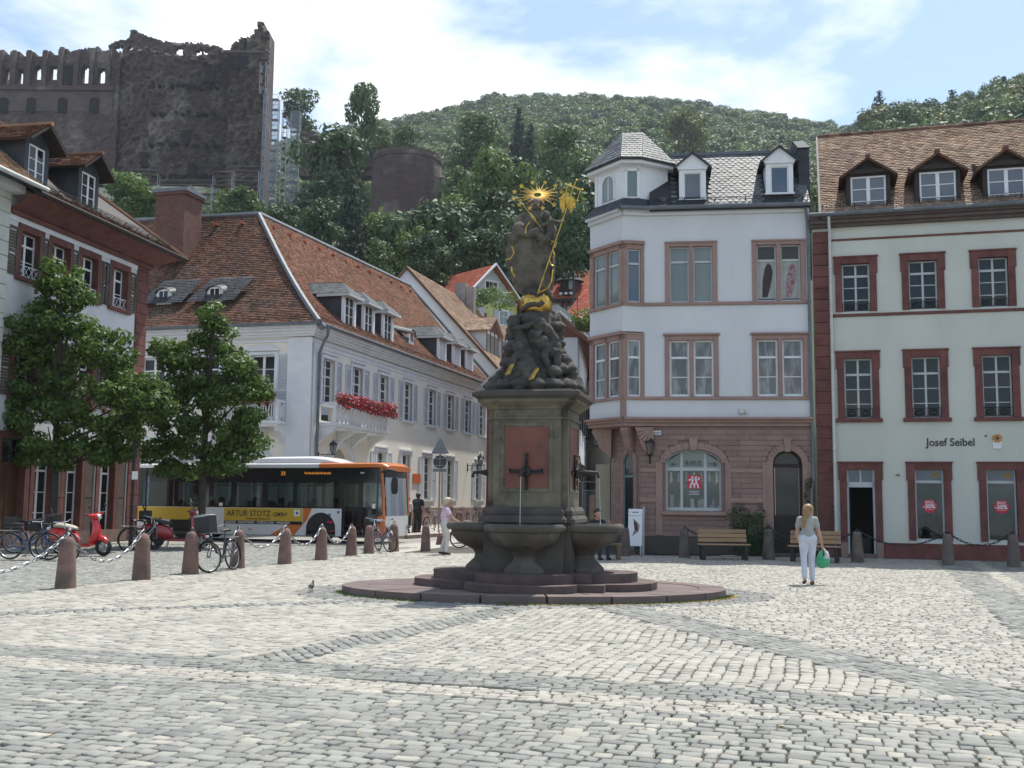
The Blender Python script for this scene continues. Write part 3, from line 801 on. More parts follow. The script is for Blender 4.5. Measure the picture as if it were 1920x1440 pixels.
sg['label'] = 'dark lettering of the shop name painted on the cream wall'
text('®', .09, m_text_dark, JS, (4.86, -.012, 3.66), name='lettering')
fb = MB().box(5.08, 5.32, -.03, .0, 3.31, 3.56).build('flower_sign', m_paint_white, JS)
p = MB()
for k in range(8): a = k * PI / 4 + .2; p.ball((5.20 + .09 * math.cos(a), -.035, 3.62 + .09 * math.sin(a)), (.05, .02, .045), 8)
p.build('petal', mat('flower_orange', (.55, .24, .04), rough=.6), fb); MB().ball((5.20, -.05, 3.62), (.035, .02, .035), 8).build('flower_heart', mat('flower_blue', (.03, .03, .16), rough=.6), fb)
MB().ball((2.38, -.02, 2.52), (.05, .02, .03), 6).box(2.31, 2.45, -.03, 0, 2.50, 2.52).build('wall_fitting', m_zinc, JS)
# roof
EV, RG = (-.34, 10.62), (5.2, 15.03)
deck_into('roof', [(.3, EV[0], EV[1] - .02), (13, EV[0], EV[1] - .02), (13, RG[0], RG[1] - .02), (.3, RG[0], RG[1] - .02)], m_wood_dark, JS)
deck_into('roof', [(.3, 10.6, 10.62), (13, 10.6, 10.62), (13, RG[0], RG[1] - .03), (.3, RG[0], RG[1] - .03)], m_tile_light, JS)
dz = lambda y: EV[1] + (y - EV[0]) * (RG[1] - EV[1]) / (RG[0] - EV[0])
DX = [1.75, 3.80, 5.76, 7.72, 9.7, 11.7]
tiles_into('roof_tiles', (.3, EV[0], EV[1]), (13, EV[0], EV[1]), (13, *RG), (.3, *RG), .175, .15, m_tile_light, JS, sag=.05)
rt = MB().tube([(0, 0, 0), (.30, 0, .004), (.40, 0, .012)], [.10, .105, .118], 10).mesh('ridge_tile', m_tile_dark)
for k in range(34): obj('ridge_tile', rt, JS, (.3 + k * .38, RG[0], RG[1]))
snow_guard_into(JS, (.35, .02, dz(.02)), (12.9, .02, dz(.02)), (0, -.62, .78), m_iron, .2)
b = MB(); b.box(.22, .30, EV[0] - .02, EV[0] + .2, EV[1] - .1, EV[1] + .05)
b.prism([(EV[0], EV[1] - .1), (RG[0], RG[1] - .1), (RG[0], RG[1] + .05), (EV[0], EV[1] + .04)], .23, .30, ax='x'); b.build('verge_board', m_wood_dark, JS)
def dormer_dark():
 """gabled dormer in dark timber, front plane y=0 at the origin, x centred, z of the sill = 0"""
 b = MB(); hw, h = .66, 1.15
 b.box(-hw, -.53, 0, .14, -.12, h + .05); b.box(.53, hw, 0, .14, -.12, h + .05); b.box(-.53, .53, 0, .14, h, h + .12)
 b.prism([(-.66, h + .05), (.66, h + .05), (0, h + .62)], .02, .12)
 for s in (-1, 1): b.quad((s * hw, .1, -.15), (s * hw, 2.6, 1.9), (s * hw, 2.6, h + 1.0), (s * hw, .1, h + .1))
 b.prism([(-.72, h + .06), (.72, h + .06), (.60, h + .20), (-.60, h + .20)], -.12, .02)
 return b.build('dormer', m_wood_dark, JS)
dm = dormer_dark()
rf = MB()
for s in (-1, 1):
 rf.add([(s * .88, -.22, 1.12), (0, -.22, 1.72), (0, 2.9, 1.72), (s * .88, 2.4, 1.12), (s * .88, -.22, 1.04), (0, -.22, 1.64), (0, 2.9, 1.64), (s * .88, 2.4, 1.04)],
           [(0, 1, 2, 3), (4, 7, 6, 5), (0, 4, 5, 1), (3, 2, 6, 7), (0, 3, 7, 4)])
rf.build('dormer_roof', m_tile_dark, dm)
MB().box(-.07, .07, -.26, .1, 1.64, 1.80, bev=.02).build('ridge_cap', m_sand_red, dm)
sash_into(dm, 1.06, 1.15, 2, [.30, .64], .03, fr=.055, mid=.11, m=m_paint_white, g=m_glass_blue)
dm.location = (DX[0], .12, 10.80)
for x in DX[1:]: clone(dm, JS, (x, .12, 10.80 if x < 5 else 10.76))
# ================================================================== white corner house with pink ground floor
KB = thing('corner_house', 'white corner house with corner bay window, slate mansard roof and pink sandstone ground floor', 'building', (4.216, 33.925, 0), R(-7.8))
BA, BB, BC, BD = (0.02, 0.0), (-.66, -.22), (-1.80, 1.16), (-1.32, 1.55)
GA, GB = (-.13, 0.0), (-1.10, 1.31)
w2 = [(.69, 2.35), (3.44, 5.10)]; w1 = [(.67, 2.36), (3.41, 5.13)]
SH = (.68, 2.42, 1.35, 3.30, 2.86); DO = (3.99, 4.89, .1, 3.28, 2.83)
up_ops = [(a + .02, b_ - .02, 8.02, 9.95) for a, b_ in w2] + [(a + .02, b_ - .02, 4.98, 6.90) for a, b_ in w1]
b = MB(); wall_faces(b, .0, 5.25, 4.2, 11.0, up_ops, .2)
b.quad((GB[0], GB[1], 4.0), (0, 0, 4.0), (0, 0, 11), (GB[0], GB[1], 11)); b.quad((-1.3, 12, 0), (GB[0], GB[1], 0), (GB[0], GB[1], 11), (-1.3, 12, 11))
b.quad((5.25, 0, 0), (5.25, 12, 0), (5.25, 12, 12.4), (5.25, 0, 11)); b.build('wall', m_plaster_white, KB)
b = MB(); wall_faces(b, -.13, 5.25, 0, 4.22, [SH, DO], .28, y=.03)
b.quad((GB[0], GB[1], 0), (GA[0], GA[1] + .03, 0), (GA[0], GA[1] + .03, 4.2), (GB[0], GB[1], 4.2)); b.build('ground_floor_wall', m_joint, KB)
# ashlar blocks of the ground floor, one by one
def block_run(x0, x1, z, h, L_, par, off=0.0, xf=None, blocked=()):
 x = x0 - (off * L_)
 while x < x1 - .03:
  a, e = max(x, x0), min(x + L_ * random.uniform(.85, 1.15), x1)
  x = x + L_ if e >= x + L_ else e
  segs = [(a, e)]
  for (ba, bb, bz0, bz1) in blocked:
   if z + h * .5 > bz0 and z + h * .5 < bz1:
    ns = []
    for (s0, s1) in segs:
     if s1 <= ba or s0 >= bb: ns.append((s0, s1)); continue
     if s0 < ba: ns.append((s0, ba))
     if s1 > bb: ns.append((bb, s1))
    segs = ns
  for s0, s1 in segs:
   if s1 - s0 < .05: continue
   o = MB().box(s0 + .003, s1 - .003, -.006 - random.random() * .004, .06, z + .003, z + h - .003, bev=.008).build('ashlar_block', m_sand_pink, par)
   if xf is not None: o.matrix_local = xf
blk = []
for k in range(8):                            # steps that follow the two arches
 pass
def arch_block(xa, xb, zs, zt, ex):
 out = [(xa - ex, xb + ex, 0, zs)]
 n = 10
 for k in range(n):
  z0 = zs + (zt + ex - zs) * k / n; z1 = zs + (zt + ex - zs) * (k + 1) / n
  f = max(0, 1 - ((z0 - zs) / (zt + ex - zs)) ** 2) ** .5
  xc = (xa + xb) / 2; w = ((xb - xa) / 2 + ex) * f
  out.append((xc - w, xc + w, z0, z1 + 1e-4))
 return out
blk += [(SH[0] - .2, SH[1] + .2, 1.2, SH[4])] + arch_block(SH[0], SH[1], SH[4], SH[3], .22)[1:] + arch_block(DO[0], DO[1], DO[4], DO[3], .2)
z = .56; k = 0
while z < 3.92:
 block_run(-.12, 5.24, z, .168, .50, KB, .5 * (k % 2), blocked=blk); z += .168; k += 1
cw = math.atan2(GA[1] - GB[1], GA[0] - GB[0]); CL = math.hypot(GA[0] - GB[0], GA[1] - GB[1])
cm = Matrix.Translation((GB[0], GB[1], 0)) @ Matrix.Rotation(cw, 4, 'Z')
dblk = arch_block(.74, 1.38, 2.88, 3.2, .14)
z = .56; k = 0
while z < 3.92:
 block_run(.0, CL, z, .168, .46, KB, .5 * (k % 2), xf=cm, blocked=dblk); z += .168; k += 1
b = MB(); b.box(-.16, DO[0] - .2, -.05, .1, 0, .55, bev=.015); b.box(DO[1] + .2, 5.24, -.05, .1, 0, .55, bev=.015); b.build('plinth', m_ped_dark, KB)
b = MB(); b.box(0, .70, -.05, .1, 0, .55); b.box(1.42, CL, -.05, .1, 0, .55); o = b.build('plinth', m_ped_dark, KB); o.matrix_local = cm
for z0, z1 in ((1.62, 1.76), (2.56, 2.68)):
 for xa, xb in ((-.14, .44), (2.66, 3.72), (5.10, 5.24)): MB().box(xa, xb, -.04, .05, z0, z1, bev=.012).build('stone_band', m_pink_trim, KB)
for xa, xb in ((.36, .58), (2.52, 2.72), (3.66, 3.82), (5.06, 5.2)): MB().box(xa, xb, -.035, .05, .58, 2.9, bev=.01).build('pilaster_strip', m_pink_trim, KB)
def arch_ring(b, xa, xb, zs, zt, wd, y0, y1, n=13, foot=0.0):
 xc = (xa + xb) / 2; w = (xb - xa) / 2
 for k in range(n):
  t0, t1 = PI - PI * k / n + -.006, PI - PI * (k + 1) / n + .006
  pts = [(xc + w * math.cos(t0), zs + (zt - zs) * math.sin(t0)), (xc + (w + wd) * math.cos(t0), zs + (zt - zs + wd) * math.sin(t0)),
               (xc + (w + wd) * math.cos(t1), zs + (zt - zs + wd) * math.sin(t1)), (xc + w * math.cos(t1), zs + (zt - zs) * math.sin(t1))]
  b.prism(pts, y0, y1)
 if foot: b.box(xa - wd, xa, y0, y1, zs - foot, zs); b.box(xb, xb + wd, y0, y1, zs - foot, zs)
b = MB(); arch_ring(b, SH[0], SH[1], SH[4], SH[3], .21, -.045, .1); b.prism([(1.45, 3.26), (1.65, 3.26), (1.69, 3.66), (1.41, 3.66)], -.10, .1); b.build('arch_surround', m_pink_trim, KB)
b = MB(); arch_ring(b, DO[0], DO[1], DO[4], DO[3], .19, -.045, .1, foot=2.2); b.prism([(4.36, 3.22), (4.52, 3.22), (4.56, 3.66), (4.32, 3.66)], -.10, .1); b.build('arch_surround', m_pink_trim, KB)
b = MB(); arch_ring(b, .76, 1.36, 2.88, 3.2, .13, -.05, .1, foot=2.3); b.prism([(1.0, 3.18), (1.12, 3.18), (1.15, 3.44), (.97, 3.44)], -.09, .1); o = b.build('arch_surround', m_pink_trim, KB); o.matrix_local = cm
# shop window
sw = MB().box(.55, 2.55, -.13, .25, 1.22, 1.34, bev=.015).build('shop_window', m_pink_trim, KB)
b = MB(); y = .20
for x0, x1 in ((.68, .745), (1.14, 1.22), (1.88, 1.96), (2.355, 2.42)): b.box(x0, x1, y, y + .06, 1.36, 3.0 if x0 in (.68, 2.355) else 3.2)
b.box(.68, 2.42, y - .005, y + .065, 1.36, 1.46); b.box(.68, 2.42, y - .01, y + .07, 2.62, 2.72); arch_ring(b, .745, 2.355, 2.86, 3.23, .065, y, y + .06)
b.build('sash', m_paint_grey, sw)
m_glass_show = glass_mat('show_glass', (.86, .88, .88), .05)
for x0, x1 in ((.745, 1.14), (1.22, 1.88), (1.96, 2.355)): MB().box(x0, x1, .225, .231, 1.46, 2.62).build('pane', m_glass_show, sw)
for x0, x1, t_ in ((.745, 1.14, 2.98), (1.22, 1.88, 3.22), (1.96, 2.355, 2.98)):
 if t_ > 3.1: MB().box(x0, x1, .225, .231, 2.72, t_).build('pane', m_glass_blind, sw)
 else:
  s0 = x0 < 1
  MB().prism([(x0, 2.72), (x1, 2.72), (x1, 3.17 if s0 else 2.92), (x0, 2.92 if s0 else 3.17)], .225, .231).build('pane', m_glass_blind, sw)
lg = MB().box(1.36, 1.79, .205, .212, 2.06, 2.48).build('logo_panel', m_red_print, sw)
def twin_figure(cx):
 b = MB(); y0, y1 = .196, .204; t = .022
 def bar(x0, z0, x1, z1, w=t):
  d = Vector((x1 - x0, 0, z1 - z0)).normalized(); n = Vector((-d.z, 0, d.x)) * w
  b.prism([(x0 + n.x, z0 + n.z), (x0 - n.x, z0 - n.z), (x1 - n.x, z1 - n.z), (x1 + n.x, z1 + n.z)], y0, y1)
 b.prism(disc_pts(.032, 12, (cx, 2.42)), y0, y1); bar(cx, 2.37, cx, 2.25, .028)
 bar(cx - .09, 2.30, cx - .09, 2.36); bar(cx - .09, 2.35, cx, 2.35); bar(cx, 2.35, cx + .09, 2.35); bar(cx + .09, 2.35, cx + .09, 2.42)
 bar(cx, 2.26, cx - .05, 2.18); bar(cx, 2.26, cx + .05, 2.18); bar(cx - .05, 2.19, cx - .05, 2.09); bar(cx + .05, 2.19, cx + .05, 2.09); bar(cx - .09, 2.10, cx - .04, 2.10); bar(cx + .04, 2.10, cx + .09, 2.10)
 b.build('logo_figure', m_white_print, lg)
twin_figure(1.515); twin_figure(1.635)
text('ZWILLING', .062, m_white_print, sw, (1.57, .203, 1.94), align='CENTER', bold=.001); text('J.A. HENCKELS', .05, m_white_print, sw, (1.57, .203, 1.87), align='CENTER', bold=.001)
text('免税店', .19, m_text_dark, sw, (1.55, .215, 2.79), align='CENTER'); text('A+', .16, m_text_dark, sw, (.95, .215, 2.77), align='CENTER', bold=.003); text('空器', .14, m_text_dark, sw, (2.15, .215, 2.78), align='CENTER')
b = MB(); b.box(.6, 2.5, .34, .36, 2.66, 3.4); b.quad((.6, 1.3, 1.2), (2.5, 1.3, 1.2), (2.5, 1.3, 3.4), (.6, 1.3, 3.4)); b.quad((.6, .3, 1.30), (2.5, .3, 1.30), (2.5, 1.3, 1.30), (.6, 1.3, 1.30)); b.quad((.6, .3, 1.2), (.6, 1.3, 1.2), (.6, 1.3, 3.4), (.6, .3, 3.4)); b.quad((2.5, .3, 1.2), (2.5, 1.3, 1.2), (2.5, 1.3, 3.4), (2.5, .3, 3.4))
b.build('shop_interior', mat('shop_inside', (.16, .15, .135), (.22, .2, .18), .9, 3), KB)
goods = [mat('goods_%d' % k, c, rough=.45) for k, c in enumerate([(.8, .78, .7), (.10, .10, .11), (.62, .5, .36), (.5, .5, .54), (.65, .09, .07)])]
K_M = Matrix.Translation((4.216, 33.925, 0)) @ Matrix.Rotation(R(-7.8), 4, 'Z')
def goods_thing(name, bm, mt, lab):
 bm.xf(K_M); bm.build(name, mt, label=lab, cat='shop item', group='goods on show in the pink house window')
rnd = random.Random(4)
for k in range(26):
 x = rnd.uniform(.78, 2.32); yy = rnd.uniform(.30, .6); h = rnd.uniform(.08, .45) * (1.5 if x < 1.15 else 1); b = MB()
 if k % 3 == 0: b.lathe([(.05, 0), (.06, h * .5), (.035, h * .8), (.04, h)], 10, (x, yy, 1.31)); nm = 'pot'
 elif k % 3 == 1: b.box(x - .06, x + .06, yy - .04, yy + .04, 1.31, 1.31 + h, bev=.006); nm = 'gift_box'
 else: b.lathe([(.035, 0), (.035, h * .6), (.012, h * .75), (.012, h)], 8, (x, yy, 1.31)); nm = 'bottle'
 goods_thing(nm, b, goods[k % 5], {'pot': 'small pot on show behind the arched shop window', 'gift_box': 'upright box on show behind the arched shop window', 'bottle': 'slim bottle on show behind the arched shop window'}[nm])
for k in range(7):
 x = .85 + k * .24; b = MB(); b.prism([(x - .03, 2.58), (x + .03, 2.58), (x + .05, 2.3), (x - .04, 2.2 + .05 * (k % 3))], .4, .42)
 goods_thing('kitchen_knife', b, goods[[0, 3, 2][k % 3]], 'kitchen tool hanging at the top of the arched shop window')
# doors
b = MB(); b.box(3.99, 4.06, .2, .28, .1, 2.9); b.box(4.82, 4.89, .2, .28, .1, 2.9); b.box(4.06, 4.82, .22, .27, .1, 1.25); b.box(4.06, 4.82, .2, .28, 2.74, 2.86); b.box(4.12, 4.40, .205, .225, .3, 1.1); b.box(4.48, 4.76, .205, .225, .3, 1.1); arch_ring(b, 4.06, 4.82, 2.83, 3.2, .07, .2, .28)
dr = b.build('front_door', m_wood_dark, KB)
MB().box(4.08, 4.80, .235, .242, 1.25, 2.74).build('pane', m_glass_dark, dr); MB().prism([(4.06, 2.86)] + [(4.44 - .38 * math.cos(PI * k / 10), 2.86 + .34 * math.sin(PI * k / 10)) for k in range(11)] + [(4.82, 2.86)], .235, .242).build('pane', m_glass_dark, dr)
MB().box(3.92, 4.96, -.18, .3, 0, .1, bev=.01).build('door_step', m_step, KB)
b = MB(); b.box(.76, .82, -.03, .03, .1, 2.95); b.box(1.30, 1.36, -.03, .03, .1, 2.95); b.box(.82, 1.30, -.03, .03, 2.40, 2.48); b.box(.82, 1.3, -.03, .03, .1, .3); arch_ring(b, .82, 1.30, 2.9, 3.15, .06, -.03, .03)
m_green_paint = mat('green_grey_paint', (.16, .22, .22), (.13, .18, .18), .6, 3)
sd = b.build('side_door', m_green_paint, KB); sd.matrix_local = cm
MB().box(.82, 1.30, 0, .008, .3, 2.4).build('pane', m_glass_dark, sd); MB().box(.82, 1.3, 0, .008, 2.48, 3.13).build('pane', m_glass_dark, sd)
# cornices, sill courses
def course(z0, z1, pr, m, nm='cornice', left=True):
 b = MB(); b.box(0.0, 5.24, -pr, .06, z0, z1, bev=.01)
 if left:
  for a, c in ((BA, BB), (BB, BC)):
   v = Vector((c[0] - a[0], c[1] - a[1], 0)); ln = v.length; M_ = Matrix.Translation((a[0], a[1], 0)) @ Matrix.Rotation(math.atan2(v.y, v.x), 4, 'Z')
   k = len(b.v); b.box(-.02, ln + .0, -.02, pr, z0 + .001, z1 - .001); b.xf(M_, k)
 return b.build(nm, m, KB)
course(4.02, 4.13, .06, m_pink_trim); course(4.13, 4.22, .14, m_pink_trim); course(4.22, 4.30, .22, m_pink_trim)
course(4.86, 4.96, .07, m_pink_trim, 'sill_course'); course(7.90, 8.00, .07, m_pink_trim, 'sill_course'); course(10.86, 10.98, .10, m_plaster_white); course(10.98, 11.06, .22, m_plaster_white)
def twin_window(x0, x1, z0, h, cap, white, gl):
 w = x1 - x0; xc = (x0 + x1) / 2; b = MB(); s = .15
 b.box(-w / 2, -w / 2 + s, -.05, .12, 0, h, bev=.01); b.box(w / 2 - s, w / 2, -.05, .12, 0, h, bev=.01); b.box(-.065, .065, -.04, .12, 0, h, bev=.01); b.box(-w / 2 + s, w / 2 - s, -.05, .12, h - .14, h)
 if cap: b.box(-w / 2 - .05, w / 2 + .05, -.12, .1, h, h + .07, bev=.015)
 else: b.box(-w / 2 - .01, w / 2 + .01, -.08, .1, h - .03, h + .02)
 o = b.build('window', m_pink_trim, KB, (xc, 0, z0)); lw = w / 2 - s - .065
 for sg_ in (-1, 1):
  sash_into(o, lw, h - .14, 1, [.345, .69] if white else [.73], .10, fr=.06 if white else .045, m=m_paint_white if white else m_paint_grey, g=gl if not isinstance(gl, tuple) else gl[(sg_ + 1) // 2], x=sg_ * (.065 + lw / 2), heavy=(1,) if white else (0,))
 return o
twin_window(*w2[0], 8.0, 1.97, False, False, m_glass_blind); o = twin_window(*w2[1], 8.0, 1.97, False, False, m_glass_dark)
m_poster = mat('poster_pale', (.40, .43, .40), (.30, .33, .31), .8, 5)
for sg_, dk in ((-1, mat('poster_dark_figure', (.03, .028, .03), (.08, .05, .045), .8, 9)), (1, mat('poster_red_figure', (.26, .05, .06), (.35, .33, .34), .8, 12))):
 pq = MB().box(sg_ * .37 - .26, sg_ * .37 + .26, .118, .124, .1, 1.32).build('poster', m_poster, o)
 f = MB(); f.prism([(sg_ * .37 + a, z_) for a, z_ in ((-.14, .15), (.02, .15), (.12, .5), (.2, .95), (.14, 1.2), (.04, 1.25), (-.05, 1.1), (-.12, .7))], .108, .116); f.build('figure', dk, pq)
twin_window(*w1[0], 4.97, 1.95, True, True, m_glass_curtain); twin_window(*w1[1], 4.97, 1.95, True, True, m_glass_curtain)
# corner bay: faces B-A (towards the square) and B-C (towards the side street)
for z0, z1 in ((4.30, 4.86), (7.06, 7.90), (9.98, 10.98)): MB().prism([BA, BB, BC, BD, (0, .6)], z0, z1, ax='z').build('bay_wall', m_plaster_white, KB)
bt = MB(); bt.prism([(BA[0] + .0, BA[1] + .02), (BB[0] + .03, BB[1] + .06), (BC[0] + .08, BC[1] + .06), BD, (0, .6)], 4.0, 4.22, ax='z')
bt.build('bay_soffit', m_pink_trim, KB)
def bay_frame(a, c, z0, z1, cuts, cap):
 v = Vector((c[0] - a[0], c[1] - a[1], 0)); ln = v.length
 b = MB()
 for x0, x1 in cuts: b.box(x0, x1, -.02, .2, z0, z1)
 b.box(0, ln, -.02, .2, z1 - .16, z1)
 b.box(0, ln, -.10 if cap else -.04, .2, z1, z1 + (.10 if cap else .06))
 o = b.build('window', m_pink_trim, KB)
 o.matrix_local = Matrix.Translation((c[0], c[1], 0)) @ Matrix.Rotation(math.atan2(-v.y, -v.x), 4, 'Z')
 return o, ln
for z0, z1, white in ((4.96, 6.96, True), (8.0, 9.92, False)):
 h = z1 - .16 - z0
 o, ln = bay_frame(BB, BC, z0, z1, ((0, .20), (.86, .98), (1.60, 1.79)), True)
 for x in (.53, 1.29): sash_into(o, .63, h, 1, [.345, .69] if white else [.73], .06, fr=.05, m=m_paint_white if white else m_paint_grey, g=m_glass_curtain if white else m_glass_blind, x=x, z=z0, heavy=(1,) if white else (0,))
 o, ln = bay_frame(BA, BB, z0, z1, ((0, .16), (.60, .715)), not white)
 sash_into(o, .45, h, 1, [.345, .69] if white else [.73], .06, fr=.05, m=m_paint_white if white else m_paint_grey, g=m_glass_curtain if white else m_glass_blue, x=.38, z=z0, heavy=(1,) if white else (0,))
b = MB(); b.box(-.06, .10, -.06, .1, 4.3, 4.86); o = b.build('corner_post', m_pink_trim, KB, (BB[0], BB[1], 0), R(20))
for a, rz_, dz_ in ((BB, R(62), 0), (BC, R(-10), 0)):
 b = MB(); b.prism([(0, 4.02), (-.05, 3.9), (.05, 3.72), (.14, 3.6), (.2, 3.38), (.42, 3.2), (.60, 3.05), (.62, 4.02)], -.11, .11, ax='y')
 for k in range(5): b.ball((.30 + .03 * k, 0, 3.85 - .12 * k), (.10, .13, .07), 8)
 b.build('corbel', m_pink_trim, KB, (a[0] + (.03 if a is BB else .14), a[1] + (.08 if a is BB else -.0), 0), rz_, smooth=True)
b = MB(); b.prism([(-.28, 3.98), (.30, 3.98), (.30, 3.15), (.18, 3.1), (.0, 3.25), (-.16, 3.6)], -.16, .0)
for k in range(5): t_ = R(100 + k * 18); b.tube([(.2, -.17, 3.92), (.2 + .42 * math.cos(t_), -.19, 3.92 - .42 * abs(math.sin(t_)))], [.02, .05], 6)
b.build('shell_bracket', m_pink_trim, KB)
# street name plate, downpipe
pl = MB().box(.12, .54, -.045, -.02, 3.74, 3.88).build('street_sign', m_white_print, KB); text('Kornmarkt', .085, m_text_dark, pl, (.33, -.05, 3.785), align='CENTER', bold=.002)
MB().box(.125, .535, -.049, -.045, 3.745, 3.755).box(.125, .535, -.049, -.045, 3.865, 3.875).build('sign_border', m_text_dark, pl)
b = MB(); b.tube([(5.1, -.25, 10.95), (5.16, -.12, 10.6), (5.18, -.09, 10.3), (5.20, -.09, 2.3), (5.12, -.2, 2.0), (5.12, -.2, .1)], .045, 8); b.build('downpipe', m_zinc, KB, smooth=True)
b = MB(); b.box(2.98, 3.12, -.12, -.0, 4.42, 4.56); b.box(3.14, 3.22, -.1, 0, 4.44, 4.55); b.build('floodlight', m_pipe_white, KB)
# mansard roof with scalloped slates, dormers, turret
ME, MR = (-.30, 11.05), (1.75, 13.42)
deck_into('roof', [(.2, ME[0], ME[1] - .02), (5.26, ME[0], ME[1] - .02), (5.26, MR[0], MR[1] - .02), (.2, MR[0], MR[1] - .02)], m_slate_dark, KB)
deck_into('roof', [(-1.2, MR[0], MR[1]), (5.26, MR[0], MR[1]), (5.26, 9, MR[1] + 1.2), (-1.2, 9, MR[1] + 1.2)], m_slate_dark, KB)
def in_dormer(u, v):
 x = .3 + u * 4.95
 return (1.05 < x < 2.15 or 3.85 < x < 4.85) and v < .62 or x < .95 and v < .8
pcs = tiles_into('slate', (.3, ME[0], ME[1]), (5.25, ME[0], ME[1]), (5.25, *MR), (.3, *MR), .20, .135, m_slate, KB, round_=True, th=.016, skip=in_dormer)
random.shuffle(pcs)
for p in pcs[:300]:
 me = bpy.data.meshes.new('slate'); me.from_pydata(p, [], [tuple(range(7))]); me.materials.append(m_slate); obj('slate', me, KB)
if len(pcs) > 300:
 b = MB()
 for p in pcs[300:]: b.poly(p)
 b.build('slates', m_slate, KB, kind='stuff')
b = MB(); b.box(.1, 5.26, MR[0] - .06, MR[0] + .06, MR[1] - .02, MR[1] + .08)
for k in range(6): b.ball((.6 + k * .85, MR[0], MR[1] + .1), .045, 8)
b.build('ridge_capping', m_zinc, KB)
b = MB(); b.tube([(-.72, -.48, 11.06), (.02, -.30, 11.06), (5.24, -.30, 11.06)], .07, 8); b.build('gutter', m_zinc, KB)
snow_guard_into(KB, (.35, -.12, 11.28), (5.2, -.12, 11.28), (0, -.7, .7), m_iron, .16)
def dormer_white(x, z):
 b = MB(); b.box(-.43, -.27, 0, .12, 0, .98, bev=.01); b.box(.27, .43, 0, .12, 0, .98, bev=.01); b.box(-.27, .27, .01, .12, .88, .98); b.box(-.47, .47, -.06, .14, .98, 1.06)
 b.prism([(-.54, 1.06), (.54, 1.06), (0, 1.50)], -.04, .05); b.box(-.47, .47, -.06, .14, -.05, .0)
 for s in (-1, 1): b.quad((s * .43, .12, 0), (s * .43, 1.4, 1.0), (s * .43, 1.4, 1.05), (s * .43, .12, 1.0))
 o = b.build('dormer', m_paint_white, KB, (x, .02, z)); r = MB()
 for s in (-1, 1): r.add([(s * .62, -.14, 1.04), (0, -.14, 1.56), (0, 1.6, 1.56), (s * .62, 1.5, 1.04), (s * .62, -.14, .98), (0, -.14, 1.50), (0, 1.6, 1.50), (s * .62, 1.5, .98)], [(0, 1, 2, 3), (4, 7, 6, 5), (0, 4, 5, 1), (0, 3, 7, 4)])
 r.build('dormer_roof', m_slate_dark, o); sash_into(o, .54, .88, 1, [], .05, fr=.03, m=m_paint_white, g=m_glass_blue)
dormer_white(1.59, 11.40); dormer_white(4.35, 11.52)
# turret on the bay
TP = [(-1.62, 1.12), (-.66, .02), (-.12, .10), (.80, .75), (.6, 2.3), (-1.3, 2.3)]
sk = MB()
SK0 = [(-2.12, 1.20), (-.74, -.52), (.02, -.32), (1.0, -.32), (1.0, 2.4), (-1.6, 2.4)]
for i in range(3): sk.quad((*SK0[i], 11.04), (*SK0[i + 1], 11.04), (*TP[i + 1], 11.50), (*TP[i], 11.50))
sk.quad((*SK0[3], 11.04), (*SK0[4], 11.04), (*TP[4], 11.6), (*TP[3], 11.5)); sk.quad((*SK0[4], 11.04), (*SK0[5], 11.04), (*TP[5], 11.6), (*TP[4], 11.6)); sk.quad((*SK0[5], 11.04), (*SK0[0], 11.04), (*TP[0], 11.5), (*TP[5], 11.6))
sk.build('turret_skirt', m_slate_dark, KB)
tu = MB().prism(TP, 11.45, 12.72, ax='z').build('turret', m_paint_white, KB)
def on_edge(a, c, b, nm, m, par):
 o = b.build(nm, m, par); v = Vector((c[0] - a[0], c[1] - a[1], 0))
 o.matrix_local = Matrix.Translation((a[0], a[1], 0)) @ Matrix.Rotation(math.atan2(v.y, v.x), 4, 'Z'); return o
b = MB(); arch_ring(b, .42, 1.02, 12.1, 12.4, .06, -.05, .0, foot=.55); b.box(.70, .74, -.03, 0, 11.56, 12.38); b.box(0, .12, -.03, 0, 11.5, 12.6); b.box(1.34, 1.44, -.03, 0, 11.5, 12.6); on_edge(TP[0], TP[1], b, 'turret_trim', m_paint_white, tu)
b = MB(); b.prism([(.42, 11.56), (1.02, 11.56)] + [(.72 + .30 * math.cos(PI * k / 10), 12.1 + .3 * math.sin(PI * k / 10)) for k in range(11)], -.02, -.004); on_edge(TP[0], TP[1], b, 'pane', m_glass_blind, tu)
b = MB(); b.box(.14, .46, -.02, -.004, 11.56, 12.4); on_edge(TP[1], TP[2], b, 'pane', m_glass_blind, tu)
b = MB(); b.box(.06, .14, -.05, 0, 11.5, 12.6); b.box(.46, .54, -.05, 0, 11.5, 12.6); b.box(.0, .55, -.05, 0, 12.4, 12.5); on_edge(TP[1], TP[2], b, 'turret_trim', m_paint_white, tu)
b = MB(); EO = [(-2.02, 1.12), (-.72, -.40), (-.02, -.30), (1.10, .60), (.9, 2.7), (-1.6, 2.7)]; AP = [(-.72, 1.0), (-.02, 1.0)]
b.prism([tuple(Vector(TP[i]).lerp(Vector(EO[i]), .75)) for i in range(6)], 12.60, 12.76, ax='z'); b.build('turret_cornice', m_paint_white, tu)
trf = MB(); za_, zb_ = 12.80, 14.0
faces = [[EO[0], EO[1], AP[0]], [EO[1], EO[2], AP[1], AP[0]], [EO[2], EO[3], AP[1]], [EO[3], EO[4], AP[1]], [EO[4], EO[5], AP[0], AP[1]], [EO[5], EO[0], AP[0]]]
for f in faces:
 trf.poly([(p[0], p[1], zb_ if p in AP else za_ - (.06 if p in EO[:4] else 0)) for p in f])
trf.prism(EO, za_ - .10, za_ - .065, ax='z')
tr_o = trf.build('turret_roof', m_slate_dark, tu)
def sp3(p, z): return (p[0], p[1], z)
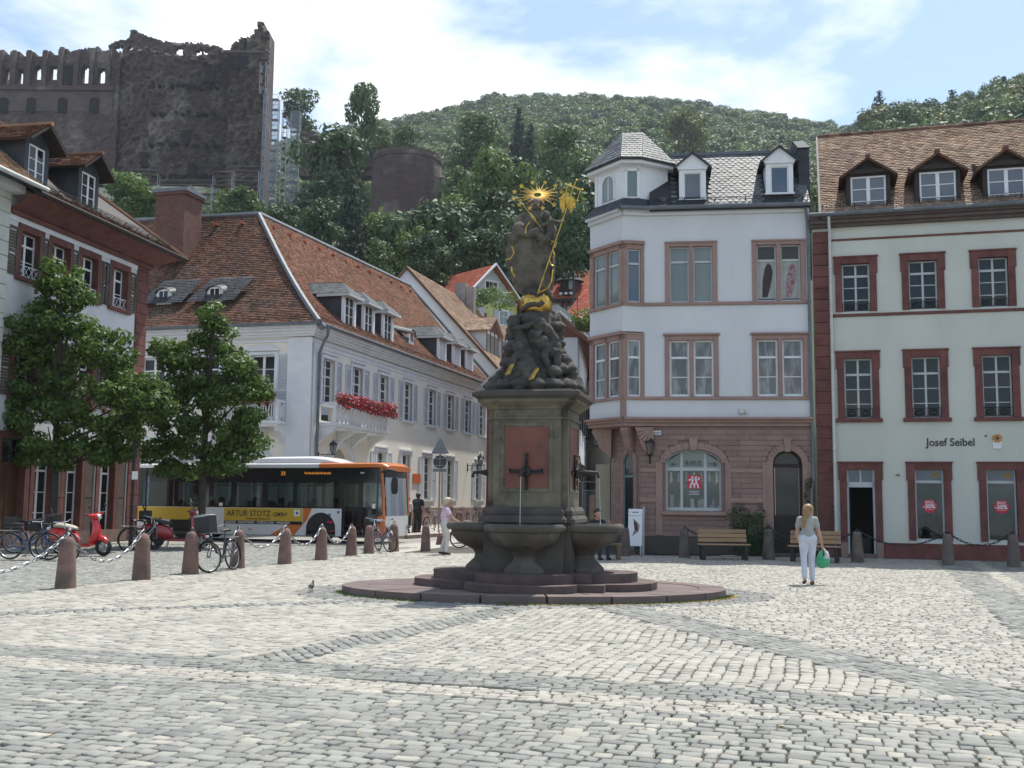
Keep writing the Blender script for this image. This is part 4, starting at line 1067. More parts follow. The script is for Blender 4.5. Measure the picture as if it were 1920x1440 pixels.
tiles_into('turret_slates', sp3(EO[0], 12.76), sp3(EO[1], 12.76), sp3(AP[0], 14.02), sp3(AP[0], 14.02), .2, .15, m_slate, tu, th=.014)
tiles_into('turret_slates', sp3(EO[1], 12.76), sp3(EO[2], 12.76), sp3(AP[1], 14.02), sp3(AP[0], 14.02), .2, .15, m_slate, tu, th=.014)
tiles_into('turret_slates', sp3(EO[2], 12.76), sp3(EO[3], 12.76), sp3(AP[1], 14.02), sp3(AP[1], 14.02), .2, .15, m_slate, tu, th=.014)
b = MB(); b.box(5.0, 5.34, .4, 2.6, 10.9, 13.1); b.prism([(.3, 13.1), (2.7, 13.1), (2.7, 13.75), (1.6, 13.75)], 4.98, 5.36, ax='x'); b.build('party_wall', m_slate_dark, KB)
lantern('black wall lantern on the pink stone corner below the street sign', tuple(K_M @ Vector((.19, -.02, 3.1))), R(-97.8), .85, arm=.12)
# climbing plants
def leaf_cloud(blobs, n, size, m, name, parent=None, flat=.0, midx=None, seed=1, **kw):
 g = np.random.default_rng(seed)
 bl = np.array([(*c, *( (r, r, r) if not isinstance(r, (tuple, list)) else r)) for c, r in blobs], float)
 vol = (bl[:, 3] * bl[:, 4] * bl[:, 5]) ** (.72); pick = g.choice(len(bl), n, p=vol / vol.sum())
 d = g.normal(size=(n, 3)); d /= np.linalg.norm(d, axis=1)[:, None]
 rad = np.where(g.random(n) < .14, g.uniform(1.0, 1.28, n), g.uniform(.45, 1.0, n) ** .4)
 c = bl[pick, :3] + d * rad[:, None] * bl[pick, 3:6]
 nrm = d + g.normal(scale=.5, size=(n, 3)) + np.array((0, 0, .3)); nrm /= np.linalg.norm(nrm, axis=1)[:, None]
 a = np.cross(nrm, g.normal(size=(n, 3))); a /= np.linalg.norm(a, axis=1)[:, None]; e = np.cross(nrm, a)
 s = size * g.uniform(.6, 1.25, n)[:, None]
 V = np.stack([c - a * s, c - e * s * .55, c + a * s, c + e * s * .55], 1).reshape(-1, 3)
 F = np.arange(n * 4).reshape(n, 4)
 return np_mesh(name, V, F, m)
me = leaf_cloud([((2.95, -.25, 1.15), (.35, .2, .5)), ((3.35, -.3, .9), (.35, .25, .45)), ((3.2, -.35, .45), (.6, .25, .4)), ((3.8, -.35, .5), (.3, .25, .5)), ((3.6, -.12, 1.3), (.15, .08, .3))], 2600, .04, m_leaf_c, 'ivy')
o = obj('ivy_bush', me, label='dark green ivy bush growing against the pink wall behind the bench', cat='plant'); o.matrix_world = K_M
me = leaf_cloud([((5.08, -.12, 1.9), (.16, .1, .55)), ((5.06, -.12, 1.1), (.14, .1, .5)), ((5.2, -.12, .55), (.2, .1, .3))], 1100, .035, m_leaf_c, 'ivy')
o = obj('climbing_plant', me, label='dark climbing plant beside the arched front door and drainpipe', cat='plant'); o.matrix_world = K_M
# ================================================================== white two storey corner house (right face along the street)
# frame of the right face: origin at the corner, x along the street, y into the house
PR = thing('corner_palace', 'long white two storey corner house with blue grey shutters and a red tiled hipped roof', 'building', (-9.11, 48, 0), math.atan2(.9625, .2714))
LEN, ZE = 27.4, 9.5
WX = [1.8, 5.1, 8.5, 12.05, 16.0, 19.4, 22.9, 26.1]
upo = [(x - .64, x + .64, 5.98, 8.12) for x in WX]; upo[0] = (WX[0] - .64, WX[0] + .64, 5.2, 8.12); upo[1] = (WX[1] - .64, WX[1] + .64, 5.2, 8.12)
GW = [8.4, 15.4, 19.5, 25.4]
gop = [(x - .62, x + .62, 1.62, 4.08) for x in GW] + [(11.3, 12.5, .15, 4.08), (2.15, 4.75, .12, 4.05, 2.75)]
b = MB(); wall_faces(b, 0, LEN, 0, ZE - .3, upo + gop, .26)
b.quad((LEN, 0, 0), (LEN, 12, 0), (LEN, 12, ZE), (LEN, 0, ZE)); b.build('wall', m_plaster_palais, PR)
b = MB(); b.box(7.0, 11.2, -.05, .1, .1, 1.12); b.box(12.6, LEN, -.05, .1, .1, 1.12); b.box(.0, 1.9, -.05, .1, .1, 1.12); b.box(5.0, 7.0, -.05, .1, .1, 1.12); b.build('plinth', m_sand_pink, PR)
# left face wall in the same local frame: it runs along +y of the right face
LL = 13.5
def lface(b, ops):
 k = len(b.v); wall_faces(b, -LL, 0, 0, ZE - .3, ops, .22)
 b.xf(Matrix.Rotation(-PI / 2, 4, 'Z'), k)
LW = [-2.45, -5.3, -8.2, -11.0]
b = MB(); lface(b, [(x - .62, x + .62, 5.2 if i == 0 else 6.0, 8.15) for i, x in enumerate(LW)] + [(-3.65, -1.75, .1, 3.55, 2.6)] + [(x - .6, x + .6, 1.6, 4.0) for x in LW[1:]]); b.build('wall', m_plaster_palais, PR)
LM = Matrix.Rotation(-PI / 2, 4, 'Z')
b = MB(); b.box(-1.15, .06, -.10, .1, 0, ZE - .6); o = b.build('corner_pilaster', m_palais_trim, PR); o.matrix_local = LM
b = MB(); b.box(-.095, .55, -.06, .1, 0, ZE - .6); b.build('corner_pilaster', m_palais_trim, PR)
# cornice on both faces
b = MB()
for z0, z1, p in ((8.72, 8.82, .08), (8.95, 9.05, .16), (9.05, 9.18, .24), (9.18, 9.30, .36), (9.30, 9.42, .50)):
 b.box(-p, LEN + .1, -p, .1, z0, z1); k = len(b.v); b.box(-LL, p - .003, -p + .003, .1, z0 + .002, z1 - .002); b.xf(LM, k)
b.box(0, LEN, -.03, .05, 8.5, 8.72); b.build('cornice', m_palais_trim, PR)
b = MB(); b.tube([(-.62, 13.5, 9.47), (-.62, -.62, 9.47), (LEN + .1, -.62, 9.47)], .085, 8); b.build('gutter', m_zinc, PR)
b = MB(); b.tube([(-.55, -.62, 9.4), (-.25, -.66, 9.3)], .16, 8); b.tube([(.30, -.66, 9.42), (.30, -.62, 9.0), (.32, -.45, 8.75), (.46, -.17, 8.25), (.47, -.17, 7.9), (.47, -.17, .2)], .07, 8)
for z in (2.2, 4.4, 6.6): b.tube([(.47, -.17, z), (.47, -.17, z + .08)], .085, 8)
b.build('downpipe', m_zinc, PR, smooth=True)
def shutter_mesh(w, h, m, solid=False, slats=True):
 b = MB(); f = .075
 b.box(0, f, 0, .045, 0, h); b.box(w - f, w, 0, .045, 0, h); b.box(f, w - f, 0, .045, 0, f * 1.3); b.box(f, w - f, 0, .045, h - f, h); b.box(f, w - f, 0, .045, h * .47, h * .47 + f)
 if not slats: b.box(f, w - f, .012, .035, f, h - f)
 return b.mesh('shutter', m)
def slat_mesh(w, m): return MB().add([(.075, -.002, 0), (w - .075, -.002, 0), (w - .075, .04, .05), (.075, .04, .05), (.075, .006, -.006), (w - .075, .006, -.006), (w - .075, .048, .044), (.075, .048, .044)], [(0, 1, 2, 3), (4, 7, 6, 5), (0, 4, 5, 1)]).mesh('slat', m)
def shutter_into(par, x, z, w, h, m, step=.095, slats=True, y=-.055, swing=0.0, piece=True):
 sh = obj('shutter', shutter_mesh(w, h, m, slats=slats), par, (x, y, z), swing)
 if slats:
  n = int((h - .16) / step)
  b = MB()
  for k in range(n):
   q = .1 + k * step
   if abs(q - h * .47) < .07: continue
   b.add([(.075, -.002, q), (w - .075, -.002, q), (w - .075, .04, q + .06), (.075, .04, q + .06)], [(0, 1, 2, 3)])
   b.add([(.075, -.002, q), (w - .075, -.002, q), (w - .075, .008, q - .012), (.075, .008, q - .012)], [(0, 3, 2, 1)])
  b.build('slats', m, sh, kind='stuff')
 return sh
def palace_window(x, z0, z1, sh=True, tall=False, slats=True, par=None, M_=None):
 h = z1 - z0; b = MB()
 for s in (-1, 1): b.box(min(s * .64, s * .80), max(s * .64, s * .80), -.05, .1, 0, h + .14)
 b.box(-.80, .80, -.055, .1, h, h + .16); b.box(-.86, .86, -.10, .1, h + .2, h + .28)
 if not tall: b.box(-.86, .86, -.14, .26, -.10, .0)
 o = b.build('window', m_palais_trim, PR, (x, 0, z0))
 sash_into(o, 1.28, h, 2, [.21, .42, .62, .82], .17, fr=.07, mid=.12, m=m_paint_white, g=m_glass_dark, heavy=(2,))
 if sh:
  shutter_into(o, -.80 - .62, 0, .62, h, m_shutter_blue, slats=slats); shutter_into(o, .80, 0, .62, h, m_shutter_blue, slats=slats)
 return o
for x in WX: palace_window(x, 5.98, 8.12)
for i, x in enumerate(GW): palace_window(x, 1.62, 4.08, slats=False)
# shop door with its over-light, portal
b = MB()
for s in (-1, 1): b.box(11.9 + (s * .6 if s > 0 else -.82), 11.9 + (.82 if s > 0 else -.6), -.07, .1, .1, 4.2)
b.box(11.08, 12.72, -.08, .1, 4.08, 4.26); b.box(11.0, 12.8, -.13, .1, 4.26, 4.36); d = b.build('door_frame', m_palais_trim, PR)
sash_into(d, 1.2, 1.05, 2, [.5], .18, fr=.07, m=m_paint_white, g=m_glass_dark, x=11.9, z=3.03); MB().box(11.3, 12.5, .2, .25, .15, 3.0).build('door_leaf', m_wood_dark, d)
b = MB(); arch_ring(b, 2.15, 4.75, 2.75, 4.05, .42, -.08, .1, 17, foot=2.6); arch_ring(b, 2.0, 4.9, 2.75, 4.2, .16, -.13, .1, 17); b.build('portal_surround', m_palais_trim, PR)
MB().prism([(2.15, .12), (4.75, .12)] + [(3.45 + 1.3 * math.cos(PI * k / 14), 2.75 + 1.3 * math.sin(PI * k / 14)) for k in range(15)], .26, .32).build('portal_door', mat('portal_wood', (.40, .38, .34), (.34, .32, .28), .8, 3), PR)
# balcony of the right face
def baluster_panel(b, x0, x1, y, z0, z1, n):
 for k in range(n):
  cx = x0 + (x1 - x0) * (k + .5) / n; w = (x1 - x0) / n * .36; hz = (z1 - z0)
  pts = [(cx + w * math.cos(a), y, z0 + hz / 2 + hz * .46 * math.sin(a)) for a in np.linspace(0, 2 * PI, 13)[:-1]]
  b.tube(pts, .035, 5, closed=True); b.tube([(cx, y, z0), (cx, y, z1)], .03, 5)
def balcony(M_, x0, x1, dep, nm='balcony'):
 b = MB(); b.box(x0 - .08, x1 + .08, -dep - .08, 0, 4.92, 5.06, bev=.02); b.box(x0, x1, -dep, 0, 4.80, 4.92); o = b.build(nm, m_palais_trim, PR)
 if M_ is not None: o.matrix_local = M_
 b = MB()
 for x in (x0 + .12, x0 + (x1 - x0) * .36, x0 + (x1 - x0) * .64, x1 - .12): b.prism([(0, 4.8), (-dep * .9, 4.8), (-dep * .8, 4.62), (-dep * .4, 4.45), (-.05, 4.1), (0, 4.1)], x - .12, x + .12, ax='x')
 b.build('console', m_palais_trim, o)
 r = MB(); z0, z1 = 5.06, 5.95
 r.box(x0, x1, -dep, -dep + .12, z1 - .06, z1 + .06); r.box(x0, x0 + .12, -dep + .12, 0, z1 - .06, z1 + .06); r.box(x1 - .12, x1, -dep + .12, 0, z1 - .06, z1 + .06)
 for x in (x0, x1 - .14): r.box(x, x + .14, -dep, -dep + .14, z0, z1 - .06)
 baluster_panel(r, x0 + .14, x1 - .14, -dep + .06, z0, z1 - .06, max(2, int((x1 - x0) / .42)))
 k = len(r.v); baluster_panel(r, .0, dep - .1, 0, z0, z1 - .06, 2); r.xf(Matrix.Translation((x1 - .06, -dep + .1, 0)) @ Matrix.Rotation(PI / 2, 4, 'Z'), k)
 r.build('balustrade', m_palais_trim, o)
 return o
balcony(None, .75, 6.9, .95)
balcony(LM, -4.3, -1.15, .85)
# left face window with shutters, in a matrix of its own
def left_window(x, z0, z1, shl=True, shr=True, tall=False):
 b = MB()
 h = z1 - z0
 for s in (-1, 1): b.box(min(s * .62, s * .78), max(s * .62, s * .78), -.05, .1, 0, h + .12)
 b.box(-.78, .78, -.055, .1, h, h + .14); b.prism([(-.86, h + .18), (.86, h + .18), (.86, h + .26), (.3, h + .40), (-.3, h + .40), (-.86, h + .26)], -.12, .1)
 if not tall: b.box(-.84, .84, -.13, .22, -.1, 0)
 o = b.build('window', m_palais_trim, PR); o.matrix_local = LM @ Matrix.Translation((x, 0, z0))
 sash_into(o, 1.24, h, 2, [.31, .55, .78] if tall else [.24, .46, .72], .14, fr=.07, mid=.13, m=m_paint_white, g=m_glass_dark, heavy=(2,) if not tall else (1,))
 if shr: shutter_into(o, .78, 0, .64, h, m_shutter_blue)
 if shl: shutter_into(o, -.78 - .64, 0, .64, h, m_shutter_blue)
for i, x in enumerate(LW): left_window(x, 5.2 if i == 0 else 6.0, 8.15, tall=(i == 0))
for x in LW[1:]: left_window(x, 1.6, 4.0)
b = MB(); arch_ring(b, -3.65, -1.75, 2.6, 3.55, .34, -.07, .1, 15, foot=2.5); arch_ring(b, -3.85, -1.55, 2.6, 3.75, .13, -.11, .1, 15); o = b.build('portal_surround', m_palais_trim, PR); o.matrix_local = LM
b = MB(); b.prism([(-3.65, .1), (-1.75, .1)] + [(-2.7 + .95 * math.cos(PI * k / 12), 2.6 + .95 * math.sin(PI * k / 12)) for k in range(13)], .18, .22); o = b.build('portal_door', m_palais_trim, PR); o.matrix_local = LM
# geraniums
m_flower = mat('geranium_red', (.50, .035, .055), (.34, .02, .045), .55, 9, var=.35, hue=.015, transl=.2)
m_leaf_ger = mat('geranium_leaf', (.06, .085, .03), (.04, .06, .02), .6, 9, var=.3)
PR_M = Matrix.Translation((-9.11, 48, 0)) @ Matrix.Rotation(math.atan2(.9625, .2714), 4, 'Z')
def geraniums(M_, x0, x1, y, z, lab, n):
 t = thing('flower_box', lab, 'flower box', group='balcony flower boxes'); t.matrix_world = M_
 MB().box(x0 + .05, x1 - .05, y - .13, y + .13, z - .05, z + .12, bev=.02).build('planter', m_ped_dark, t)
 k = max(3, int((x1 - x0) / .38)); bl = []
 for i in range(k + 1):
  x = x0 + (x1 - x0) * i / k; bl.append(((x, y - .10 + random.uniform(-.08, .05), z + .20 + random.uniform(-.05, .08)), (.30, .24, .24)))
  bl.append(((x + .1, y - .26, z + .0 + random.uniform(-.1, .05)), (.24, .14, .20)))
 obj('leaves', leaf_cloud(bl, n, .05, m_leaf_ger, 'leaves', seed=5), t); obj('blossoms', leaf_cloud([(c, tuple(q * 1.1 for q in r)) for c, r in bl], int(n * 1.5), .055, m_flower, 'blossoms', seed=6), t)
geraniums(PR_M, .9, 7.0, -.98, 5.98, 'long box of red geraniums on the balcony facing the street', 2600)
geraniums(PR_M @ LM, -4.2, -1.5, -.88, 5.98, 'short box of red geraniums on the shaded balcony behind the second tree', 900)
# roof: eaves (-.65,-.65) corner, hip apex, two ridges
EC, HA = (-.62, -.62, 9.52), (5.6, 6.1, 16.5)
ER, RE, RB = (LEN + .15, -.62, 9.52), (LEN + .15, 6.1, 17.0), (LEN + .15, 12, 9.5)
ELc, RL = (-.62, LL + .1, 9.52), (5.6, LL + .1, 16.6)
MB().poly([HA, RE, RB, (12, 12, 10), (12, LL, 10), RL]).build('roof', m_tile_dark, PR)
MB().poly([(LEN, 0, ZE), (LEN, 12, ZE), (LEN, 6.1, 16.9)]).build('gable', m_plaster_palais, PR)
DR = [4.3, 6.7, 9.3, 18.1, 20.9, 23.6]
roof_y = lambda z: -.62 + (z - 9.52) * 6.72 / 7.0
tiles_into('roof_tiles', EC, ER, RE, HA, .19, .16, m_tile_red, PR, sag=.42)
tiles_into('roof_tiles', ELc, EC, HA, RL, .19, .16, m_tile_dark, PR, sag=.42)  # darker tile colour paints in the shade of this slope
b = MB()
def hip_line(p, q, r_=.11, w=.0):
 pts = [Vector(p).lerp(Vector(q), k / 10) + Vector((.12, .12, -.12)) * (math.sin(PI * k / 10) * (1 - k / 10 * .55) * 1.6 if w else 0) for k in range(11)]
 b.tube([tuple(x) for x in pts], r_, 6)
hip_line(EC, HA, .13, 1); hip_line(HA, RE, .16); hip_line(HA, RL, .16); hip_line(ER, RE, .10); b.build('ridge_capping', m_zinc, PR)
b = MB()
for k in range(12): f = k / 12; p = Vector(HA).lerp(Vector(RE), f) + Vector((.3, -.62, -.7)); b.box(p.x, p.x + .22, p.y - .16, p.y + .1, p.z, p.z + .10)
for k in range(5): f = k / 5; p = Vector(HA).lerp(Vector(RL), f) + Vector((-.62, .5, -.66)); b.box(p.x - .16, p.x + .1, p.y, p.y + .22, p.z, p.z + .10)
for (x, z) in ((-.9, 13.8), (1.6, 12.2), (.4, 10.9)): pass
b.build('vent_tile', m_tile_orange, PR)
nR = Vector((0, -7, 6.72)).normalized()
snow_guard_into(PR, (-.1, -.18, 9.72), (LEN, -.18, 9.72), (0, -.75, .66), m_iron, .26, 1.0); snow_guard_into(PR, (-.18, LL, 9.72), (-.18, -.1, 9.72), (-.75, 0, .66), m_iron, .26, 1.0)
def slate_dormer(x, closed=False):
 z0 = 10.02; y0 = .12; b = MB(); hw = .72; H = 1.62
 b.box(-hw, -.52, 0, .14, 0, H); b.box(.52, hw, 0, .14, 0, H); b.box(-.52, .52, 0, .14, -.05, .06); b.box(-.52, .52, 0, .14, H - .1, H)
 o = b.build('dormer', m_paint_white, PR, (x, y0, z0))
 c = MB()
 for s in (-1, 1): c.poly([(s * (hw - .01), .1, -.2), (s * (hw - .01), 1.9, H + .1), (s * (hw - .01), .1, H)])
 c.build('dormer_cheek', m_slate_dark, o)
 w = hw + .20; A_, B_, C_, D_ = (-w, -.34, H - .02), (w, -.34, H - .02), (0, .42, H + .66), (0, 2.7, H + .72)
 ro = MB().box(-w, w, -.36, -.1, H - .17, H - .03).box(-w, -w + .05, -.1, 1.4, H - .17, H - .03).box(w - .05, w, -.1, 1.4, H - .17, H - .03).build('dormer_roof', m_paint_grey, o)
 EL_, ER_ = (-w, 2.0, H - .02), (w, 2.0, H - .02)
 MB().poly([A_, B_, C_]).poly([B_, ER_, D_, C_]).poly([EL_, A_, C_, D_]).build('dormer_deck', m_slate_dark, o)
 tiles_into('dormer_slates', A_, B_, C_, C_, .2, .14, m_slate, o, th=.014); tiles_into('dormer_slates', B_, ER_, D_, C_, .2, .14, m_slate, o, th=.014); tiles_into('dormer_slates', EL_, A_, C_, D_, .2, .14, m_slate, o, th=.014)
 if closed: MB().box(-.52, .52, .04, .09, .06, H - .1).build('shutter', m_shutter_blue, o)
 else: sash_into(o, 1.04, H - .16, 2, [.36, .68], .05, fr=.06, mid=.1, m=m_paint_white, g=m_glass_dark, z=.06)
for x in DR[:3]: slate_dormer(x)
for x in DR[3:]: slate_dormer(x, True)
def eye_dormer(M_, glass=True):
 r = MB(); prof = []
 for k in range(9): a = PI * k / 8; prof.append((-.42 * math.cos(a), .52 + .30 * math.sin(a)))
 o = MB().prism([(-.42, 0), (.42, 0)] + [(-p[0], p[1]) for p in prof], 0, .12).build('roof_light', m_paint_white, PR); o.matrix_local = M_
 for k in range(8):
  (xa, z_a), (xb, z_b) = prof[k], prof[k + 1]; r.quad((xa * 1.12, -.12, z_a + .02), (xb * 1.12, -.12, z_b + .02), (xb * 1.5, 1.9, z_b + .55), (xa * 1.5, 1.9, z_a + .55))
 r.quad((-1.5, 1.0, .55), (-.47, -.05, .3), (-.47, .0, -.1), (-1.2, -.05, -.08)); r.quad((1.5, 1.0, .55), (1.2, -.05, -.08), (.47, .0, -.1), (.47, -.05, .3))
 r.build('dormer_roof', m_slate, o); MB().box(-.24, .24, -.03, -.01, .16, .70).build('pane', m_glass_dark, o); MB().box(-.29, -.24, -.04, 0, .1, .75).box(.24, .29, -.04, 0, .1, .75).box(-.29, .29, -.04, 0, .70, .76).box(-.02, .02, -.04, 0, .16, .7).build('sash', m_paint_white, o)
eye_dormer(Matrix.Translation((14.0, .62, 10.62)))
for x in (-5.6, -8.4): eye_dormer(LM @ Matrix.Translation((x, .85, 10.85)))
# patches of slate round the eye dormers of the shaded slope
for x in (-5.6, -8.4):
 o = tiles_into('slate_patch', (x - 1.35, .55, 10.80), (x + 1.25, .55, 10.80), (x + 1.55, 1.85, 12.16), (x - .75, 1.85, 12.16), .2, .14, m_slate_dark, PR, th=.02); o.matrix_local = LM @ Matrix.Translation((0, -.06, .1))
bk_ = MB(); bk_.box(-.85, .85, -.8, .8, 0, 3.4); bk_.box(-.95, .95, -.9, .9, 3.4, 3.55)
ch = bk_.build('chimney', mat('chimney_brick', (.17, .085, .065), (.12, .06, .05), .9, 3, bump=.4, brick=(.24, .08, .012, .9)), PR); ch.matrix_local = LM @ Matrix.Translation((-9.6, 3.6, 13.6))
MB().box(-1.0, 1.0, -.95, .95, 3.55, 3.72).build('chimney_cap', m_zinc, ch)
p = PR_M @ Vector((.35, -.1, 4.0)); lantern('black wall lantern above the bus beside the grey drainpipe', tuple(PR_M @ Vector((.95, -.04, 3.62))), math.atan2(.9625, .2714) - R(90), .95)
lantern('black wall lantern left of the fountain spout on the white wall', tuple(PR_M @ Vector((23.0, -.04, 3.85))), math.atan2(.9625, .2714) - R(90), 1.15)
MB().box(13.05, 14.2, -.06, -.01, 2.53, 3.06).build('shop_sign', mat('orange_sign', (.60, .13, .03), rough=.5), PR)
# ================================================================== house with red stone trim on the left
LB = thing('shuttered_house', 'three storey white house with red sandstone frames and brown shutters at the left edge', 'building', (-14.25, 41, 0), math.atan2(.983, .182))
LX = [-7.35, -5.72, -4.02, -2.02]
X0 = -8.55
ops = []
for x in LX: ops += [(x - .50, x + .50, 8.55, 10.02), (x - .50, x + .50, 4.75, 6.55)]
GO = [(-8.2, -7.0, .2, 3.4), (-6.5, -5.5, .15, 3.2), (-4.85, -3.85, .15, 3.2), (-2.75, -1.75, .15, 3.2)]
b = MB(); wall_faces(b, X0, -.85, 0, 11.0, ops + GO, .32)
b.quad((0, 0.02, 0), (0, 11, 0), (0, 11, 11), (0, .02, 11)); b.build('wall', m_plaster_white, LB)
qb2 = MB().box(-.78, .02, -.05, .4, 0, .40, bev=.014).mesh('quoin_block', m_sand_red)
for k in range(27): obj('quoin_block', qb2, LB, (-.06 + random.uniform(-.004, .004), 0, .02 + k * .41))
def red_window(x, z0, h, rail, shl, shr):
 b = MB(); w = .5
 b.box(-w - .17, -w, -.05, .1, 0, h + .22); b.box(w, w + .17, -.05, .1, 0, h + .22); b.box(-w, w, -.05, .1, h, h + .22); b.box(-w - .24, w + .24, -.12, .2, -.14, 0, bev=.01); b.box(-w, w, -.02, .32, h - .01, h); b.box(w - .012, w, .0, .32, 0, h); b.box(-w, -w + .012, 0, .32, 0, h)
 o = b.build('window', m_sand_red, LB, (x, 0, z0)); sash_into(o, .98, h, 2, [.38, .72], .2, fr=.055, mid=.09, m=m_paint_white, g=m_glass_dark, heavy=(1,))
 if shl: shutter_into(o, -w - .17 - .52, -.02, .52, h + .06, m_shutter_brown)
 if shr: shutter_into(o, w + .17, -.02, .46, h + .06, m_shutter_brown)
 if rail:
  r = MB(); r.box(-w, w, .0, .02, .36, .38); r.box(-w, w, 0, .02, .03, .05)
  for k in range(4): xa = -w + k * .25; r.tube([(xa, .01, .04), (xa + .25, .01, .37)], .01, 4); r.tube([(xa + .25, .01, .04), (xa, .01, .37)], .01, 4)
  r.build('railing', m_paint_white, o)
for i, x in enumerate(LX):
 red_window(x, 8.55, 1.47, True, True, i in (2, 3)); red_window(x, 4.75, 1.8, False, True, i in (2, 3))
for i, g in enumerate(GO):
 b = MB(); w = (g[1] - g[0]) / 2; h = g[3] - g[2]
 b.box(-w - .2, -w, -.05, .1, -.15, h + .22); b.box(w, w + .2, -.05, .1, -.15, h + .22); b.box(-w, w, -.05, .1, h, h + .22); b.box(w - .012, w, 0, .32, 0, h)
 o = b.build('door_frame' if i == 0 else 'window', m_sand_red, LB, ((g[0] + g[1]) / 2, 0, g[2]))
 if i == 0: MB().box(-w, w, .2, .26, 0, h * .74).box(-.02, .02, .18, .2, 0, h * .74).box(-w, w, .18, .28, h * .74, h * .77).build('door_leaf', mat('brown_door', (.10, .045, .02), (.07, .03, .015), .6, 4, stretch=(1, 1, .2)), o); MB().box(-w, w, .22, .23, h * .77, h).build('pane', m_glass_dark, o)
 else: sash_into(o, 2 * w, h, 2, [.3, .52, .75], .2, fr=.07, mid=.1, m=m_paint_white, g=m_glass_dark, heavy=(2,)); shutter_into(o, w + .2, 0, .55, h, m_shutter_brown, slats=False)
MB().box(X0, -.8, -.08, .1, .0, .42).build('plinth', m_bollard, LB)
b = MB(); b.box(X0, .12, -.14, .1, 10.42, 10.55); b.add([(X0, -.02, 10.55), (.1, -.02, 10.55), (.95, -.95, 11.02), (X0, -.95, 11.02)], [(0, 1, 2, 3)]); b.add([(.1, -.02, 10.55), (.1, 11, 10.55), (.95, 11, 11.02), (.95, -.95, 11.02)], [(0, 1, 2, 3)])
b.build('eaves_soffit', m_sand_red, LB)
b = MB(); b.box(X0, -.86, -.03, .1, 10.25, 10.42); b.build('frieze', m_palais_trim, LB)
e0, e1, r1, r0 = (X0, -1.0, 11.06), (1.0, -1.0, 11.06), (-4.2, 4.6, 15.6), (X0, 4.6, 15.6)
deck_into('roof', [e0, e1, r1, r0], m_wood_dark, LB); deck_into('roof', [e1, (1.0, 11, 11.06), (-4.2, 11, 15.6), r1], m_tile_dark, LB)
tiles_into('roof_tiles', e0, e1, r1, r0, .18, .15, m_tile_dark, LB, sag=.1)
b = MB(); b.tube([e1, Vector(e1).lerp(Vector(r1), .5), r1], .12, 8); b.build('ridge_capping', m_tile_red, LB); b = MB(); b.tube([(X0, -1.06, 11.02), (1.02, -1.06, 11.02)], .08, 8); b.build('gutter', m_wood_dark, LB)
snow_guard_into(LB, (X0, -.55, 11.42), (.4, -.55, 11.42), (0, -.63, .77), m_iron, .2, .75)
def brown_dormer(x):
 z0, y0 = 11.62, -.15; H = 1.25; b = MB(); b.box(-.62, -.42, 0, .1, -.3, H + .1); b.box(.42, .62, 0, .1, -.3, H + .1); b.box(-.42, .42, 0, .1, -.3, 0); b.prism([(-.62, H + .1), (.62, H + .1), (0, H + .62)], .0, .08)
 for s in (-1, 1): b.quad((s * .61, .1, -.4), (s * .61, 2.8, 1.6), (s * .61, 2.8, H + .9), (s * .61, .1, H + .1))
 b.box(-.42, .42, 0, .1, H, H + .1); o = b.build('dormer', m_slate_dark, LB, (x, y0, z0))
 sash_into(o, .84, H, 2, [.33, .64], .02, fr=.06, mid=.09, m=m_paint_white, g=m_glass_dark)
 for s in (-1, 1):
  a_, c_, d_, e_ = (s * .98, -.45, H + .0), (0, -.45, H + .72), (0, 3.6, H + .72), (s * .98, 3.0, H + .0)
  if s > 0: tiles_into('dormer_tiles', e_, a_, c_, d_, .18, .15, m_tile_dark, o)
  else: tiles_into('dormer_tiles', a_, e_, d_, c_, .18, .15, m_tile_dark, o)
  deck_into('dormer_roof', [a_, c_, d_, e_], m_wood_dark, o, .08)
 MB().tube([(0, -.5, H + .74), (0, 3.6, H + .74)], .08, 8).build('ridge_capping', m_tile_red, o)
brown_dormer(-4.55); brown_dormer(-7.5)
# the cream rusticated neighbour at the very edge
CHS = thing('cream_house', 'cream rusticated house only partly in view at the left edge', 'building', (-14.25, 41, 0), math.atan2(.983, .182))
m_rust = mat('rusticated_cream', (.56, .57, .52), (.50, .51, .46), .9, 2, var=.05, bump=.2)
MB().quad((-16, -.05, 0), (X0 - .02, -.05, 0), (X0 - .02, -.05, 11.2), (-16, -.05, 11.2)).quad((X0 - .02, -.05, 0), (X0 - .02, 8, 0), (X0 - .02, 8, 11.2), (X0 - .02, -.05, 11.2)).build('wall', m_joint, CHS)
rb = MB().box(0, 1.3, -.12, 0, .006, .44, bev=.015).mesh('rusticated_block', m_rust)
for k in range(25):
 for j in range(4): obj('rusticated_block', rb, CHS, (X0 - .02 - 1.31 * (j + 1) + .0, 0, k * .45))
b = MB(); b.box(-16, X0 + .1, -.5, .1, 11.0, 11.25); b.build('cornice', m_palais_trim, CHS)
tiles_into('roof_tiles', (-16, -1.0, 11.25), (X0 + .35, -1.0, 11.25), (X0 + .35, 5, 16), (-16, 5, 16), .18, .15, m_tile_light, CHS); deck_into('roof', [(-16, -1.0, 11.23), (X0 + .35, -1.0, 11.23), (X0 + .35, 5, 15.97), (-16, 5, 15.97)], m_wood_dark, CHS)
MB().tube([(-16, -1.06, 11.2), (X0 + .4, -1.06, 11.2)], .08, 8).build('gutter', m_pipe_white, CHS)
